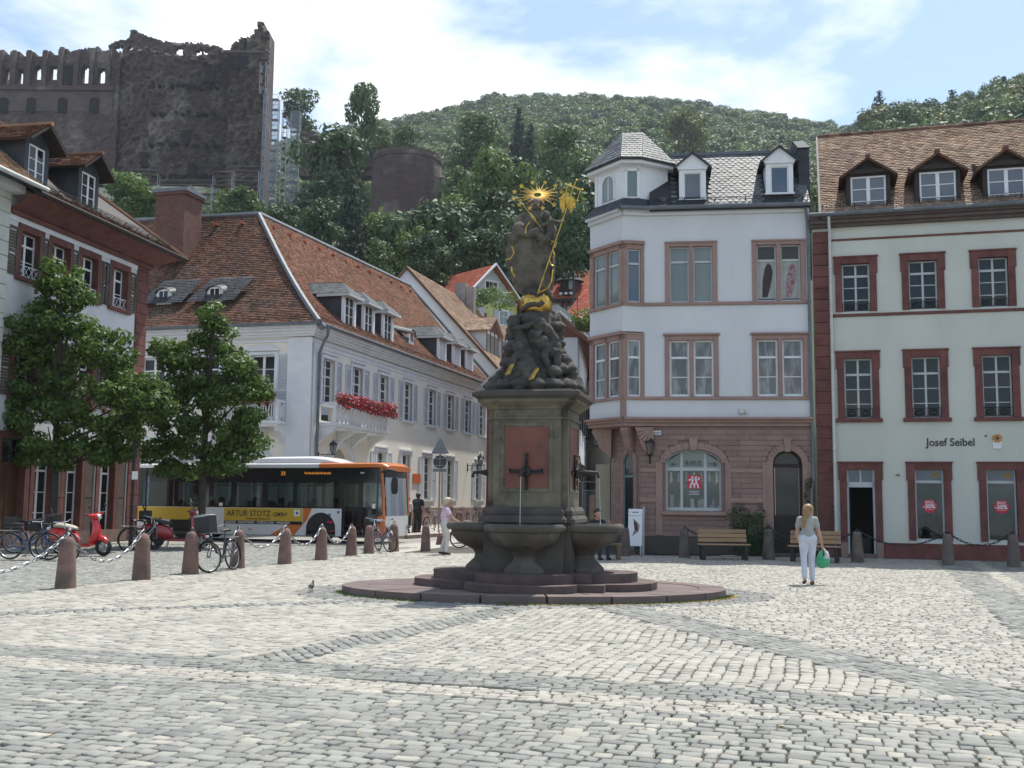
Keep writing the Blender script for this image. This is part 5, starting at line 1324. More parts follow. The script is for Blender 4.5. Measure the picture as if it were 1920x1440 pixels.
# ================================================================== houses up the side streets
def simple_window(par, x, z, w, h, y, fm, gm_, cols=2, rows=(.5,), shut=None, bw=.12):
 b = MB(); b.box(x - w / 2 - bw, x - w / 2, y - .06, y + .05, z - bw, z + h + bw); b.box(x + w / 2, x + w / 2 + bw, y - .06, y + .05, z - bw, z + h + bw); b.box(x - w / 2, x + w / 2, y - .06, y + .05, z + h, z + h + bw); b.box(x - w / 2 - bw * 1.3, x + w / 2 + bw * 1.3, y - .1, y + .05, z - bw * 1.2, z)
 o = b.build('window', fm, par); sash_into(o, w, h, cols, list(rows), y - .03, fr=.07, mu=.04, m=m_paint_white, g=gm_, x=x, z=z)
 if shut is not None:
  for s in (-1, 1): MB().box(x + s * (w / 2 + bw + w * .27) - w * .25, x + s * (w / 2 + bw + w * .27) + w * .25, y - .08, y - .03, z, z + h).build('shutter', shut, o)
 return o
A16 = math.atan2(-.2714, .9625)
# white house with the blind gable wall; x right along the gable, y back along the ridge
GH = thing('gable_house', 'white house with a large blank gable wall behind the long white corner house', 'building', (-7.9, 78, 0), A16)
hw, ze, zr, dp = 7.5, 10.7, 18.8, 16.5
MB().poly([(-hw, 0, 2), (hw, 0, 2), (hw, 0, ze), (0, 0, zr), (-hw, 0, ze)]).quad((hw, 0, 2), (hw, dp, 2), (hw, dp, ze), (hw, 0, ze)).build('wall', mat('gable_plaster', (.68, .68, .70), (.62, .62, .64), .9, .4, c3=(.55, .55, .56), s3=.3), GH)
for s in (-1, 1):
 a_, c_, d_, e_ = (s * (hw + .35), -.2, ze - .38), (s * (hw + .35), dp, ze - .38), (0, dp, zr + .03), (0, -.2, zr + .03)
 if s > 0: tiles_into('roof_tiles', a_, c_, d_, e_, .25, .2, m_tile_light, GH)
 deck_into('roof', [a_, c_, d_, e_], m_tile_dark, GH, .15)
simple_window(GH, 6.0, 11.0 - 1.6, .8, .8, 0, m_plaster_white, m_glass_dark)
for k in range(3):
 t = MB(); yy = 2.6 + k * 4.0; z0 = 12.1; xw = 5.9
 t.box(xw - 3.2, xw, yy - 1.5, yy + 1.5, z0 - .6, z0 + 2.0); o = t.build('dormer', m_plaster_white, GH)
 f = MB()
 for q in (-1.5, -.55, .45, 1.4): f.box(xw, xw + .05, yy + q, yy + q + .12, z0 - .6, z0 + 2.0)
 f.prism([(yy - 1.6, z0 + 2.0), (yy + 1.6, z0 + 2.0), (yy, z0 + 3.0)], xw - .1, xw + .1, ax='x'); f.build('dormer_front', m_sand_red, o)
 for q in (-1.2, -.2, .8): MB().box(xw + .01, xw + .04, yy + q - .2, yy + q + .55, z0 - .3, z0 + 1.7).build('pane', m_glass_blind, o)
 for s in (-1, 1):
  r = [(xw + .35, yy + s * 1.85, z0 + 1.9), (xw + .35, yy, z0 + 3.1), (xw - 4.2, yy, z0 + 3.1), (xw - 3.2, yy + s * 1.85, z0 + 1.9)]
  deck_into('dormer_roof', r, m_tile_light, o, .1); a_, c_, d_, e_ = r[0], r[3], r[2], r[1]
  if s < 0: a_, c_, d_, e_ = c_, a_, e_, d_
  tiles_into('dormer_tiles', a_, c_, d_, e_, .22, .2, m_tile_light, o)
m_chim = mat('old_chimney', (.30, .27, .24), (.20, .18, .17), .95, 3)
b = MB(); b.box(-.2, .75, 11.6, 12.3, zr - 1.5, zr + 1.1); b.box(.8, 1.5, 11.6, 12.2, zr - 1.5, zr + .7); b.build('chimney', m_chim, GH)
for k in range(3): MB().tube([(2.6 + k * .9, 11.5, zr - 3.0 - k), (2.6 + k * .9, 11.5, zr - 1.6 - k * .9)], .12, 6).build('vent_pipe', m_tile_dark, GH)
# yellow gabled house on the slope
YH = thing('yellow_gable_house', 'yellow house with a pale boarded gable and bright red roof on the slope behind', 'building', (-2.1, 100, 0), math.atan2(.64, .77))
hw, ze, zr, dp = 3.25, 20.55, 23.75, 8.5
m_yel = mat('yellow_plaster', (.62, .60, .24), (.55, .54, .22), .9, .6); m_paleboard = mat('pale_boards', (.58, .62, .62), (.5, .54, .54), .8, 1)
MB().poly([(-hw, 0, 8), (hw, 0, 8), (hw, 0, ze), (-hw, 0, ze)]).quad((hw, 0, 8), (hw, dp, 8), (hw, dp, ze), (hw, 0, ze)).quad((-hw, dp, 8), (-hw, 0, 8), (-hw, 0, ze), (-hw, dp, ze)).build('wall', m_yel, YH)
pb = MB()
for k in range(13):
 z0 = ze + k * (zr - ze) / 13; z1 = ze + (k + 1) * (zr - ze) / 13; w0, w1 = hw * (1 - k / 13), hw * (1 - (k + 1) / 13)
 pb.add([(-w0, -.05, z0), (w0, -.05, z0), (w1, -.03, z1), (-w1, -.03, z1)], [(0, 1, 2, 3)])
for k in range(30): x = -hw + .1 + k * .215; pb.prism([(x, ze), (x + .15, ze), (x + .15, ze - .22), (x + .075, ze - .3), (x, ze - .22)], -.09, -.02)
pb.build('gable_boards', m_paleboard, YH)
for s in (-1, 1):
 r = [(s * (hw + .75), -.8, ze - .75), (s * (hw + .75), dp, ze - .75), (0, dp, zr + .1), (0, -.8, zr + .1)]
 deck_into('roof', r, m_tile_orange, YH, .12)
 a_, c_, d_, e_ = r
 if s < 0: a_, c_, d_, e_ = c_, a_, e_, d_
 tiles_into('roof_tiles', a_, c_, d_, e_, .25, .2, m_tile_orange, YH)
 v = MB(); v.add([(s * (hw + .85), -.84, ze - .9), (0, -.84, zr + .0), (0, -.84, zr + .22), (s * (hw + .85), -.84, ze - .66), (s * (hw + .85), -.6, ze - .9), (0, -.6, zr), (0, -.6, zr + .22), (s * (hw + .85), -.6, ze - .66)], [(0, 1, 2, 3), (4, 7, 6, 5), (0, 4, 5, 1), (3, 2, 6, 7)]); v.build('bargeboard', m_paint_white, YH)
simple_window(YH, 0, ze + .55, 1.5, 1.2, -.05, m_paint_white, m_glass_dark, 3, (), m_paint_grey); simple_window(YH, -1.9, ze - 2.3, 1.1, 1.4, 0, m_paint_white, m_glass_blind, 2, (.6,), m_paint_grey); simple_window(YH, 1.6, ze - 2.3, 1.1, 1.4, 0, m_paint_white, m_glass_blind, 2, (.6,), m_paint_grey)
# villa with the little roof turret
VH = thing('turret_villa', 'white villa with a red roof and a small conical turret above the side street', 'building', tuple(at(1085, 940, 110))[:2] + (0,), A16)
VZ = 22.6
MB().box(-3.2, 6, 0, 8, 8, VZ).build('wall', m_plaster_white, VH)
for s_, zz in ((0, 0),):
 r = [(-4.0, -.7, VZ - .1), (7, -.7, VZ - .1), (7, 4, VZ + 3.9), (-2.2, 4, VZ + 3.9)]
 deck_into('roof', r, m_tile_dark, VH, .25); tiles_into('roof_tiles', *r, .25, .2, m_tile_orange, VH)
 deck_into('roof', [(-4.0, 8.7, VZ - .1), (-4.0, -.7, VZ - .1), (-2.2, 4, VZ + 3.9), (-2.2, 4.5, VZ + 3.9)], m_tile_orange, VH, .25)
MB().box(-4.0, 7, -.74, -.6, VZ - .35, VZ - .02).build('eaves_board', m_wood_dark, VH)
b = MB(); b.tube([(2.05, -.7, VZ), (2.7, 3.9, VZ + 3.95)], .14, 6); b.build('firewall_coping', m_paint_white, VH)
tb = MB(); tb.lathe([(1.0, VZ + .3), (1.0, VZ + 2.1)], 8, (-1.2, .6, 0)); t_o = tb.build('roof_turret', m_wood_dark, VH)
MB().lathe([(1.55, VZ + 2.0), (1.25, VZ + 2.25), (.5, VZ + 3.1), (.16, VZ + 3.9), (.05, VZ + 4.5), (0, VZ + 4.6)], 12, (-1.2, .6, 0)).build('turret_roof', m_slate_dark, t_o); MB().box(-1.05, -.45, -.45, -.35, VZ + 1.0, VZ + 1.9).build('pane', m_glass_blind, t_o)
for k in range(3): MB().ball((-1.9 + k * .55, -.5, VZ + .55), (.2, .15, .16), 8).build('white_ornament', m_paint_white, t_o)
simple_window(VH, -1.9, VZ - 2.9, .9, 2.0, -.02, m_sand_red, m_glass_dark); simple_window(VH, 1.2, VZ - 1.9, 1.4, 1.3, -.02, m_sand_red, m_glass_dark)
for k in range(4): MB().box(-1.9 + k * .55, -1.65 + k * .55, -.55, -.05, VZ - .75, VZ - .3).build('bracket', m_sand_red, VH)
# roof between villa and red house
MHs = thing('red_roof_house', 'low house with a steep red tiled roof and aerial above the side street', 'building', tuple(at(1090, 940, 82))[:2] + (0,), A16)
MB().box(-3.0, 5, .2, 8, 4, 14.6).build('wall', m_plaster_cream, MHs)
r = [(-2.6, 0, 14.4), (6, 0, 14.4), (6, 5, 19.0), (-.9, 5, 19.0)]
deck_into('roof', r, m_tile_dark, MHs, .2); tiles_into('roof_tiles', *r, .22, .19, m_tile_orange, MHs)
b = MB(); b.poly([(-3.9, -.3, 10), (3.4, -.3, 10), (3.4, -.3, 13.0), (-1.8, -.3, 16.8), (-3.9, -.3, 16.4)]); b.prism([(-3.9, 10), (-3.9, 16.4), (-1.8, 16.8), (3.4, 13.0), (3.4, 10)], -.6, -.31); b.build('fire_wall', mat('grey_render', (.33, .34, .32), (.27, .28, .27), .95, .8), MHs)
b = MB(); b.tube([(-.2, -.8, 12.5), (-.2, -.8, 17.2)], .03, 5); b.tube([(-.6, -.8, 16.6), (.2, -.8, 16.6)], .02, 5); b.tube([(-.5, -.8, 16.9), (.1, -.8, 16.9)], .02, 5); b.build('aerial', m_iron, MHs)
# red house
RH = thing('red_house', 'dark red gabled house with a cream framed window behind the statue', 'building', tuple(at(1048, 940, 62))[:2] + (0,), R(-10))
m_redwall = mat('red_render', (.26, .055, .05), (.22, .045, .042), .9, 1)
hw = 4.3; ze, zr = 8.6, 12.65
MB().poly([(-hw, 0, 0), (hw, 0, 0), (hw, 0, ze), (0, 0, zr), (-hw, 0, ze)]).build('wall', m_redwall, RH)
for s in (-1, 1):
 r = [(s * (hw + .3), -.25, ze - .3), (s * (hw + .3), 9, ze - .3), (0, 9, zr + .05), (0, -.25, zr + .05)]; deck_into('roof', r, m_tile_dark, RH, .18)
 v = MB(); v.tube([(s * (hw + .3), -.28, ze - .3), (0, -.28, zr + .02)], .09, 6); v.build('verge', m_paint_grey, RH)
simple_window(RH, 1.05, 8.75, .95, 1.25, 0, m_plaster_cream, m_opening, 1, (), None, .16); simple_window(RH, -.35, 8.75, .95, 1.25, 0, m_plaster_cream, m_opening, 1, (), None, .16)
LH = thing('low_dormer_house', 'low house with three tiled dormers in front of the dark red house', 'building', tuple(at(1092, 940, 54))[:2] + (0,), A16 + R(-50))
MB().box(-4, 4, .1, 6, 0, 5.6).build('wall', m_plaster_palais, LH)
r = [(-4.2, -.3, 5.5), (4.2, -.3, 5.5), (4.2, 4, 9.2), (-4.2, 4, 9.2)]; deck_into('roof', r, m_tile_dark, LH, .15); tiles_into('roof_tiles', *r, .22, .18, m_tile_dark, LH)
for k in range(3):
 x = -2.2 + k * 1.7; o = MB().box(x - .6, x + .6, .2, 2.2, 6.0, 7.8).build('dormer', m_paint_white, LH); MB().box(x - .45, x + .45, .16, .19, 6.1, 7.6).build('pane', m_glass_dark, o)
 rr = [(x - .8, -.2, 7.7), (x + .8, -.2, 7.7), (x + .8, 2.6, 8.9), (x - .8, 2.6, 8.9)]; deck_into('dormer_roof', rr, m_tile_dark, o, .1); tiles_into('dormer_tiles', *rr, .2, .18, m_tile_orange, o)
# street house seen in the gap right of the fountain
SHo = thing('side_street_house', 'white side street house with dark shutters in the gap right of the fountain', 'building', tuple(at(1082, 940, 44))[:2] + (0,), math.atan2(.975, .11))
MB().quad((0, 0, 0), (26, 0, 0), (26, 0, 8.4), (0, 0, 8.4)).quad((0, 2.2, 0), (0, 0, 0), (0, 0, 8.4), (0, 2.2, 8.4)).build('wall', m_plaster_white, SHo)
for k in range(6):
 for z in (1.0, 4.6):
  o = MB().box(1.2 + k * 4, 2.4 + k * 4, -.05, .03, z, z + 2.2).build('window', m_paint_white, SHo); MB().box(1.3 + k * 4, 2.3 + k * 4, -.07, -.05, z + .1, z + 2.1).build('pane', m_glass_dark, o)
  for s in (-1, 1): MB().box(1.8 + k * 4 + s * 1.05 - .42, 1.8 + k * 4 + s * 1.05 + .42, -.13, -.06, z, z + 2.2).build('shutter', m_iron, o)
r = [(-.3, -.5, 8.3), (26, -.5, 8.3), (26, 2.2, 10.4), (-.3, 2.2, 10.4)]; deck_into('roof', r, m_tile_dark, SHo, .15)
m_wood_post = mat('weathered_timber', (.22, .14, .09), (.15, .1, .07), .8, 6)
EH = thing('far_street_house', 'pale house closing the far end of the side street', 'building', tuple(at(1122, 940, 74))[:2] + (0,), R(6))
MB().box(-4, 6, 0, 8, 0, 9.6).build('wall', m_plaster_cream, EH)
for k in range(3):
 for z in (1.2, 4.8): simple_window(EH, -2.4 + k * 2.6, z, 1.1, 1.7, 0, m_sand_pink, m_glass_dark)
deck_into('roof', [(-4.4, -.5, 9.5), (6.4, -.5, 9.5), (6.4, 4, 13.2), (-4.4, 4, 13.2)], m_tile_red, EH, .2)
# ivy and shrubs on the terraces
for i, (u, v, Y, s, mt_) in enumerate([(893, 560, 92, 1.2, m_leaf_b), (915, 553, 92, 1.0, m_leaf_b), (940, 563, 90, 1.2, m_leaf_b), (1100, 598, 60, .9, m_leaf_b), (1096, 607, 60, .6, m_leaf_a)]):
 p = at(u, v, Y); o = obj('terrace_shrub', leaf_cloud([((0, 0, 0), (s, s, s * .7)), ((s * .6, 0, .2), s * .6)], 500, .13, mt_, 'terrace_shrub', seed=20 + i), None, tuple(p), label=['bright green shrub at the left end below the yellow gable', 'bright green shrub in the middle below the yellow gable', 'bright green shrub at the right end below the yellow gable', 'green creeper hanging beside the corner bay and red roof', 'small green creeper just below the larger one by the corner bay'][i], cat='shrub', group='terrace shrubs')
# ================================================================== castle, hillside, wood
def elev(u, v): r = ray(u, v); return r.z / r.y, r.x / r.y
CTRL = [(-900, 380), (-200, 340), (480, 318), (560, 290), (640, 272), (720, 262), (830, 236), (930, 212), (1040, 208), (1180, 212), (1290, 222), (1400, 238), (1500, 252), (1590, 272), (1640, 268), (1700, 252), (1800, 240), (1860, 222), (1920, 200), (2100, 150), (2700, 120)]
EU = np.array([elev(u, v)[1] for u, v in CTRL]); EZ = np.array([elev(u, v)[0] for u, v in CTRL])
U1590, U1650 = elev(1588, 240)[1], elev(1650, 240)[1]
def ymax(a):
 t = np.clip((a - U1590) / (U1650 - U1590), 0, 1); t = t * t * (3 - 2 * t); return 620 - 290 * t
def terrain(x, y):
 x = np.asarray(x, float); y = np.asarray(y, float)
 a = x / np.maximum(y, 1); E = np.interp(a, EU, EZ); ym = ymax(a)
 t = np.clip((y - 74) / (ym - 74), 0, 1.6)
 f = np.where(t < 1, np.maximum(t, 0) ** .27, 1 - .55 * (t - 1))
 return E * f * y - .05 + .8 * np.sin(x * .11) * np.sin(y * .07) * np.clip(t * 6, 0, 1)
gx = np.linspace(-.72, .78, 151); gy = np.concatenate([np.linspace(74, 130, 29), np.linspace(136, 760, 79)])
GA_, GY_ = np.meshgrid(gx, gy); GX_ = GA_ * GY_; GZ_ = terrain(GX_, GY_)
V = np.stack([GX_, GY_, GZ_], 2).reshape(-1, 3); nx = len(gx); ii = np.arange(len(gy) - 1)[:, None] * nx + np.arange(nx - 1)[None]
obj('hillside', np_mesh('hillside', V, np.stack([ii, ii + 1, ii + nx + 1, ii + nx], 2).reshape(-1, 4), m_forest_floor), kind='structure')
# ruined castle: walls of small cells, ragged along the top, with real openings
def ruin(name, u0, u1, vb, Y0, prof, holes, thick, m, par, yf=None, cell=.45, rough=.25, seed=0, edge=.5):
 g = np.random.default_rng(seed)
 pts = [at(u, v, Y0) for u, v in prof]; px = [p.x for p in pts]; pz = [p.z for p in pts]
 x0, x1 = at(u0, vb, Y0).x, at(u1, vb, Y0).x; zb = at((u0 + u1) / 2, vb, Y0).z
 nxx = int((x1 - x0) / cell); nz = int((max(pz) - zb) / cell) + 2
 xs = x0 + (np.arange(nxx) + .5) * cell; zs = zb + (np.arange(nz) + .5) * cell
 top = np.interp(xs, px, pz) + g.uniform(-edge, edge * .6, nxx) * cell
 mask = zs[None, :] < top[:, None]
 H = []
 for (hu0, hu1, hv0, hv1) in holes:
  a, b = at(hu0, hv1, Y0), at(hu1, hv0, Y0); H.append((a.x, b.x, a.z, b.z))
  w = (b.x - a.x) / 2; xc = (a.x + b.x) / 2
  inside = (np.abs(xs - xc) < w)[:, None] & (zs > a.z)[None, :] & (zs[None, :] < b.z - .8 * w * (1 - np.sqrt(np.clip(1 - ((xs - xc) / max(w, .01)) ** 2, 0, 1)))[:, None])
  mask &= ~inside
 vid = {}; vs = []; fs = []
 nz_f = g.normal(scale=rough, size=(nxx + 1, nz + 1))
 for _ in range(1): nz_f[1:-1, 1:-1] = (nz_f[1:-1, 1:-1] * 2 + nz_f[:-2, 1:-1] + nz_f[2:, 1:-1] + nz_f[1:-1, :-2] + nz_f[1:-1, 2:]) / 3
 def vtx(i, k, back):
  q = (i, k, back)
  if q not in vid:
   x = x0 + i * cell; z = zb + k * cell; y = Y0 + (yf(x, z) if yf else 0) + (thick if back else nz_f[i, k])
   vid[q] = len(vs); vs.append((x, y, z))
  return vid[q]
 for i in range(nxx):
  for k in range(nz):
   if not mask[i, k]: continue
   fs.append((vtx(i, k, 0), vtx(i + 1, k, 0), vtx(i + 1, k + 1, 0), vtx(i, k + 1, 0))); fs.append((vtx(i, k, 1), vtx(i, k + 1, 1), vtx(i + 1, k + 1, 1), vtx(i + 1, k, 1)))
   for (di, dk, e) in ((-1, 0, ((i, k), (i, k + 1))), (1, 0, ((i + 1, k + 1), (i + 1, k))), (0, -1, ((i + 1, k), (i, k))), (0, 1, ((i, k + 1), (i + 1, k + 1)))):
    a, b = i + di, k + dk
    if a < 0 or b < 0 or a >= nxx or b >= nz or not mask[a, b]: fs.append((vtx(*e[0], 0), vtx(*e[1], 0), vtx(*e[1], 1), vtx(*e[0], 1)))
 me = bpy.data.meshes.new(name); me.from_pydata(vs, [], fs); me.materials.append(m); me.update()
 o = obj(name, me, par); return o, H
CA = thing('castle_ruin', 'huge ruined red sandstone castle on the hill above the roofs', 'castle')
ruin('left_wing', -130, 214, 345, 231, [(-130, 100), (0, 92), (8, 92), (9, 102), (20, 102), (21, 97), (36, 96), (37, 105), (48, 105), (49, 97), (65, 97), (66, 105), (78, 105), (79, 97), (95, 96), (96, 104), (108, 103), (109, 92), (126, 91), (127, 97), (185, 86), (188, 92), (190, 97), (214, 96)],
     [(6, 17, 127, 158), (32, 45, 128, 158), (61, 78, 124, 150), (91, 108, 122, 150), (151, 167, 122, 157), (182, 198, 126, 155), (-40, -25, 127, 158)], 2.2, m_castle, CA, cell=.36, seed=1, rough=.12)
b = MB()
def slab(u0, u1, v0, v1, Y, d=.5):
 a, c = at(u0, v1, Y), at(u1, v0, Y); b.box(a.x, c.x, Y - d, Y, a.z, c.z)
for k, u in enumerate((3, 28, 56, 86, 117, 145, 174, 205)): slab(u - 6, u + 6, 97 if k != 4 else 91, 163, 231, .9)
slab(-130, 214, 163, 168, 230.8, .7); b.build('pilaster', m_castle, CA)
b = MB(); slab(-130, 212, 168, 207, 230.9, .12); b.build('pale_storey', m_castle_light, CA)
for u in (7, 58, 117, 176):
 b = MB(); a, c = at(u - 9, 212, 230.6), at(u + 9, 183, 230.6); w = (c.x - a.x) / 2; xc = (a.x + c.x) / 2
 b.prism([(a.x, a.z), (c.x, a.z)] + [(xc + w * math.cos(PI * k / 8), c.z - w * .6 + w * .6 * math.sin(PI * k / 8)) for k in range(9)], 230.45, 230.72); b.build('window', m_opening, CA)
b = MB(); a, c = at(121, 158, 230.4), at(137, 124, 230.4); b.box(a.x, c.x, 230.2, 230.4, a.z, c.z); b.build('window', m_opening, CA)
# curved tower front
xa, xb = at(212, 200, 226).x, at(428, 200, 226).x
def bulge(x, z): t = (x - (xa + xb) / 2) / ((xb - xa) / 2); return 5.0 * (t * t) * (-1 if False else 1) - 5.0 + 5 * max(0, abs(t) - .8)
ruin('tower_front', 203, 432, 350, 231, [(203, 100), (225, 104), (243, 98), (262, 96), (280, 97), (300, 106), (335, 115), (360, 116), (385, 112), (405, 104), (432, 98)],
     [(382, 400, 125, 153)], 2.5, m_castle, CA, yf=lambda x, z: bulge(x, z) * .7, seed=2, rough=.45)
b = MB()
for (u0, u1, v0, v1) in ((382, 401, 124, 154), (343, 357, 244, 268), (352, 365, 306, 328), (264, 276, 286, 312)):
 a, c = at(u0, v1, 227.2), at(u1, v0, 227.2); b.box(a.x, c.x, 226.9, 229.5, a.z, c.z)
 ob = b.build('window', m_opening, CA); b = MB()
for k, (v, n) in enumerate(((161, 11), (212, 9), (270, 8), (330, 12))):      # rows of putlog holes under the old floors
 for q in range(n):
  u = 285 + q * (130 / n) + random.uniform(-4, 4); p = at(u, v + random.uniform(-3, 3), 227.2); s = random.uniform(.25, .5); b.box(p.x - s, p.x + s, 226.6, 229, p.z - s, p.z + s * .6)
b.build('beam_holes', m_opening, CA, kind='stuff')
ruin('rear_wall', 200, 420, 170, 243, [(200, 88), (205, 82), (243, 70), (244, 58), (252, 56), (275, 67), (305, 77), (340, 80), (380, 81), (402, 85), (413, 88), (416, 92), (420, 108)],
     [(326, 344, 88, 113), (363, 390, 92, 120), (213, 231, 85, 108), (238, 248, 85, 106)], 1.6, m_castle_light, CA, cell=.4, seed=3)
p0, p1 = at(376, 118, 242.5), at(377.5, 94, 242.5); MB().box(p0.x, p0.x + .35, 243, 243.6, p0.z, p1.z).build('mullion', m_castle_light, CA)
ruin('corner_pier', 420, 495, 395, 227, [(420, 101), (432, 96), (432, 86), (445, 76), (460, 70), (474, 63), (476, 56), (482, 52), (484, 44), (489, 43), (494, 44), (495, 60)], [(455, 465, 80, 95)], 5.0, m_castle, CA, seed=4, rough=.55)
b = MB(); slab(424, 494, 97, 101, 226.6, .8); b.build('ledge', m_castle_light, CA)
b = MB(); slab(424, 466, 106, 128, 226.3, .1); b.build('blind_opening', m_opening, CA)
# round terrace tower
RT = thing('terrace_tower', 'stubby round ruined tower below the castle terrace, right of the tall tree', 'tower')
ca_ = at(764, 300, 196); zt_ = at(764, 281, 190).z; b = MB()
b.lathe([(7.4, 36), (6.6, zt_ - 4), (6.3, zt_ - .8), (6.5, zt_ - .7), (6.5, zt_)], 40, (ca_.x, 196, 0), rib=lambda t, r, z: 1 + .012 * math.sin(t * 9 + z) + .01 * math.sin(t * 23 + z * 2.1)); b.build('round_wall', m_castle, RT)
ruin('side_wall', 815, 868, 470, 194, [(815, 318), (835, 330), (850, 342), (868, 350)], [], 3, m_castle, RT, seed=8)
ruin('terrace_wall', 560, 712, 330, 206, [(560, 245), (640, 258), (660, 262), (690, 272), (712, 284)], [], 3, m_castle, RT, seed=9)
b = MB(); b.lathe([(6.45, zt_), (6.45, zt_ + .5), (6.2, zt_ + .5), (6.2, zt_)], 40, (ca_.x, 196, 0), cap=False); b.build('parapet', m_castle_light, RT)
# scaffolding
m_net = bpy.data.materials.new('scaffold_net'); m_net.use_nodes = True
t_ = m_net.node_tree; t_.nodes.clear(); tr_ = N(t_, 'ShaderNodeBsdfTransparent'); df_ = N(t_, 'ShaderNodeBsdfDiffuse'); df_.inputs['Color'].default_value = (.24, .26, .29, 1)
ms_ = N(t_, 'ShaderNodeMixShader'); ms_.inputs[0].default_value = .5; L(t_, tr_.outputs[0], ms_.inputs[1]); L(t_, df_.outputs[0], ms_.inputs[2]); oo_ = N(t_, 'ShaderNodeOutputMaterial'); L(t_, ms_.outputs[0], oo_.inputs['Surface'])
def scaffold(label, bays, Y, dep, lift, net):
 t = thing('scaffold', label, 'scaffold', group='castle scaffolds')
 pl, dk = MB(), MB()
 for (u0, u1, vt, vb, netted) in bays:
  a, c = at(u0, vb, Y), at(u1, vt, Y); n = max(1, int((c.z - a.z) / lift))
  for x in (a.x, c.x):
   for y in (Y - dep, Y): pl.tube([(x, y, a.z), (x, y, c.z)], .09, 5)
  for k in range(n + 1):
   z = a.z + k * (c.z - a.z) / n; dk.box(a.x, c.x, Y - dep, Y, z, z + .12); pl.tube([(a.x, Y - dep, z + 1), (c.x, Y - dep, z + 1)], .05, 4)
   if k < n: pl.tube([(a.x, Y - dep - .05, z), (c.x, Y - dep - .05, z + (c.z - a.z) / n)], .04, 4)
  if netted: MB().quad((a.x, Y - dep - .1, a.z), (c.x, Y - dep - .1, a.z), (c.x, Y - dep - .1, c.z), (a.x, Y - dep - .1, c.z)).quad((c.x + .05, Y - dep, a.z), (c.x + .05, Y, a.z), (c.x + .05, Y, c.z), (c.x + .05, Y - dep, c.z)).build('netting', m_net, t)
 pl.build('poles', m_steel, t, kind='stuff'); dk.build('deck', m_wood_post, t)
scaffold('tall netted scaffold against the right edge of the castle', [(489, 502, 122, 180, False), (489, 503, 180, 420, True), (503, 525, 190, 420, True), (525, 541, 222, 420, False), (541, 565, 213, 420, True)], 224, 1.4, 2.2, True)
scaffold('low scaffold walkway round the foot of the castle', [(245, 300, 330, 400, False), (300, 360, 350, 400, False), (360, 400, 350, 400, False), (400, 438, 334, 400, False), (438, 488, 324, 400, False)], 218, 1.3, 1.9, True)
# ------------------------------------------------------------------ trees of the slope
def crown_blobs(seed, kind):
 g = random.Random(seed); bl = []
 if kind == 'conifer':
  for k in range(9):
   z = -.48 + k * .115; r = .40 * (1 - k / 9.3)
   for q in range(5): a = q * 1.257 + k * .7; bl.append(((r * .62 * math.cos(a), r * .62 * math.sin(a), z), (r * .52 + .02, r * .52 + .02, .055)))
  return bl
 n = 17 if kind == 'round' else 14
 for k in range(n):
  z = g.uniform(-.38, .40); R_ = math.sqrt(max(.02, 1 - (abs(z) / .5) ** (2.2 if z > 0 else 4))) * (.36 if kind == 'round' else .30)
  a = k * 2.4 + g.uniform(-.3, .3); rr = R_ * g.uniform(.45, 1.0); s = g.uniform(.11, .19)
  bl.append(((rr * math.cos(a), rr * math.sin(a), z), (s * 1.15, s * 1.15, s * .85)))
 bl.append(((0, 0, .36), (.14, .14, .13))); bl.append(((0, 0, 0), (.26, .26, .36)))
 return bl
def tree_mesh(name, seed, kind, leaf, n, size):
 V0 = leaf_cloud(far_blobs(seed) if kind == 'far' else crown_blobs(seed, kind), n, size, leaf, name, seed=seed)
 b = MB(); b.tube([(0, 0, -.85), (.01, 0, -.3), (0, .01, .1)], [.03, .02, .008], 6)
 k = len(V0.vertices)
 co = np.empty(k * 3, np.float32); V0.vertices.foreach_get('co', co)
 vs = [tuple(v) for v in co.reshape(-1, 3)] + b.v
 fs = [tuple(range(i * 4, i * 4 + 4)) for i in range(k // 4)] + [tuple(j + k for j in f) for f in b.f]
 me = bpy.data.meshes.new(name); me.from_pydata(vs, [], fs); me.materials.append(leaf); me.materials.append(m_bark)
 me.polygons.foreach_set('material_index', [0] * (k // 4) + [1] * len(b.f)); me.update(); bpy.data.meshes.remove(V0)
 return me
def far_blobs(seed):
 g = random.Random(seed); return [((0, 0, -.02), (.40, .40, .36)), ((0, 0, -.25), (.30, .30, .2))] + [((.26 * math.cos(k * 1.05 + g.random()), .26 * math.sin(k * 1.05), g.uniform(.0, .26)), (.20, .20, .17)) for k in range(6)] + [((.05, 0, .3), (.19, .19, .16))]
TM = {}
for kind, leaf, key in (('round', m_leaf_a, 'mid'), ('round', m_leaf_b, 'light'), ('round', m_leaf_c, 'dark'), ('tall', m_leaf_a, 'tallmid'), ('round', m_leaf_y, 'yellow'), ('tall', m_leaf_c, 'talldark'), ('conifer', m_needle, 'conifer')):
 TM[key] = [tree_mesh('hill_tree', 31 + 7 * len(TM) + q, kind, leaf, 3400 if kind != 'conifer' else 3000, .036 if kind != 'conifer' else .03) for q in range(2)]
for leaf, key in ((m_leaf_a, 'mid'), (m_leaf_b, 'light'), (m_leaf_c, 'dark'), (m_leaf_y, 'yellow')): TM['far' + key] = [tree_mesh('hill_tree', 131 + 7 * len(TM) + q, 'far', leaf, 2200, .045) for q in range(2)]
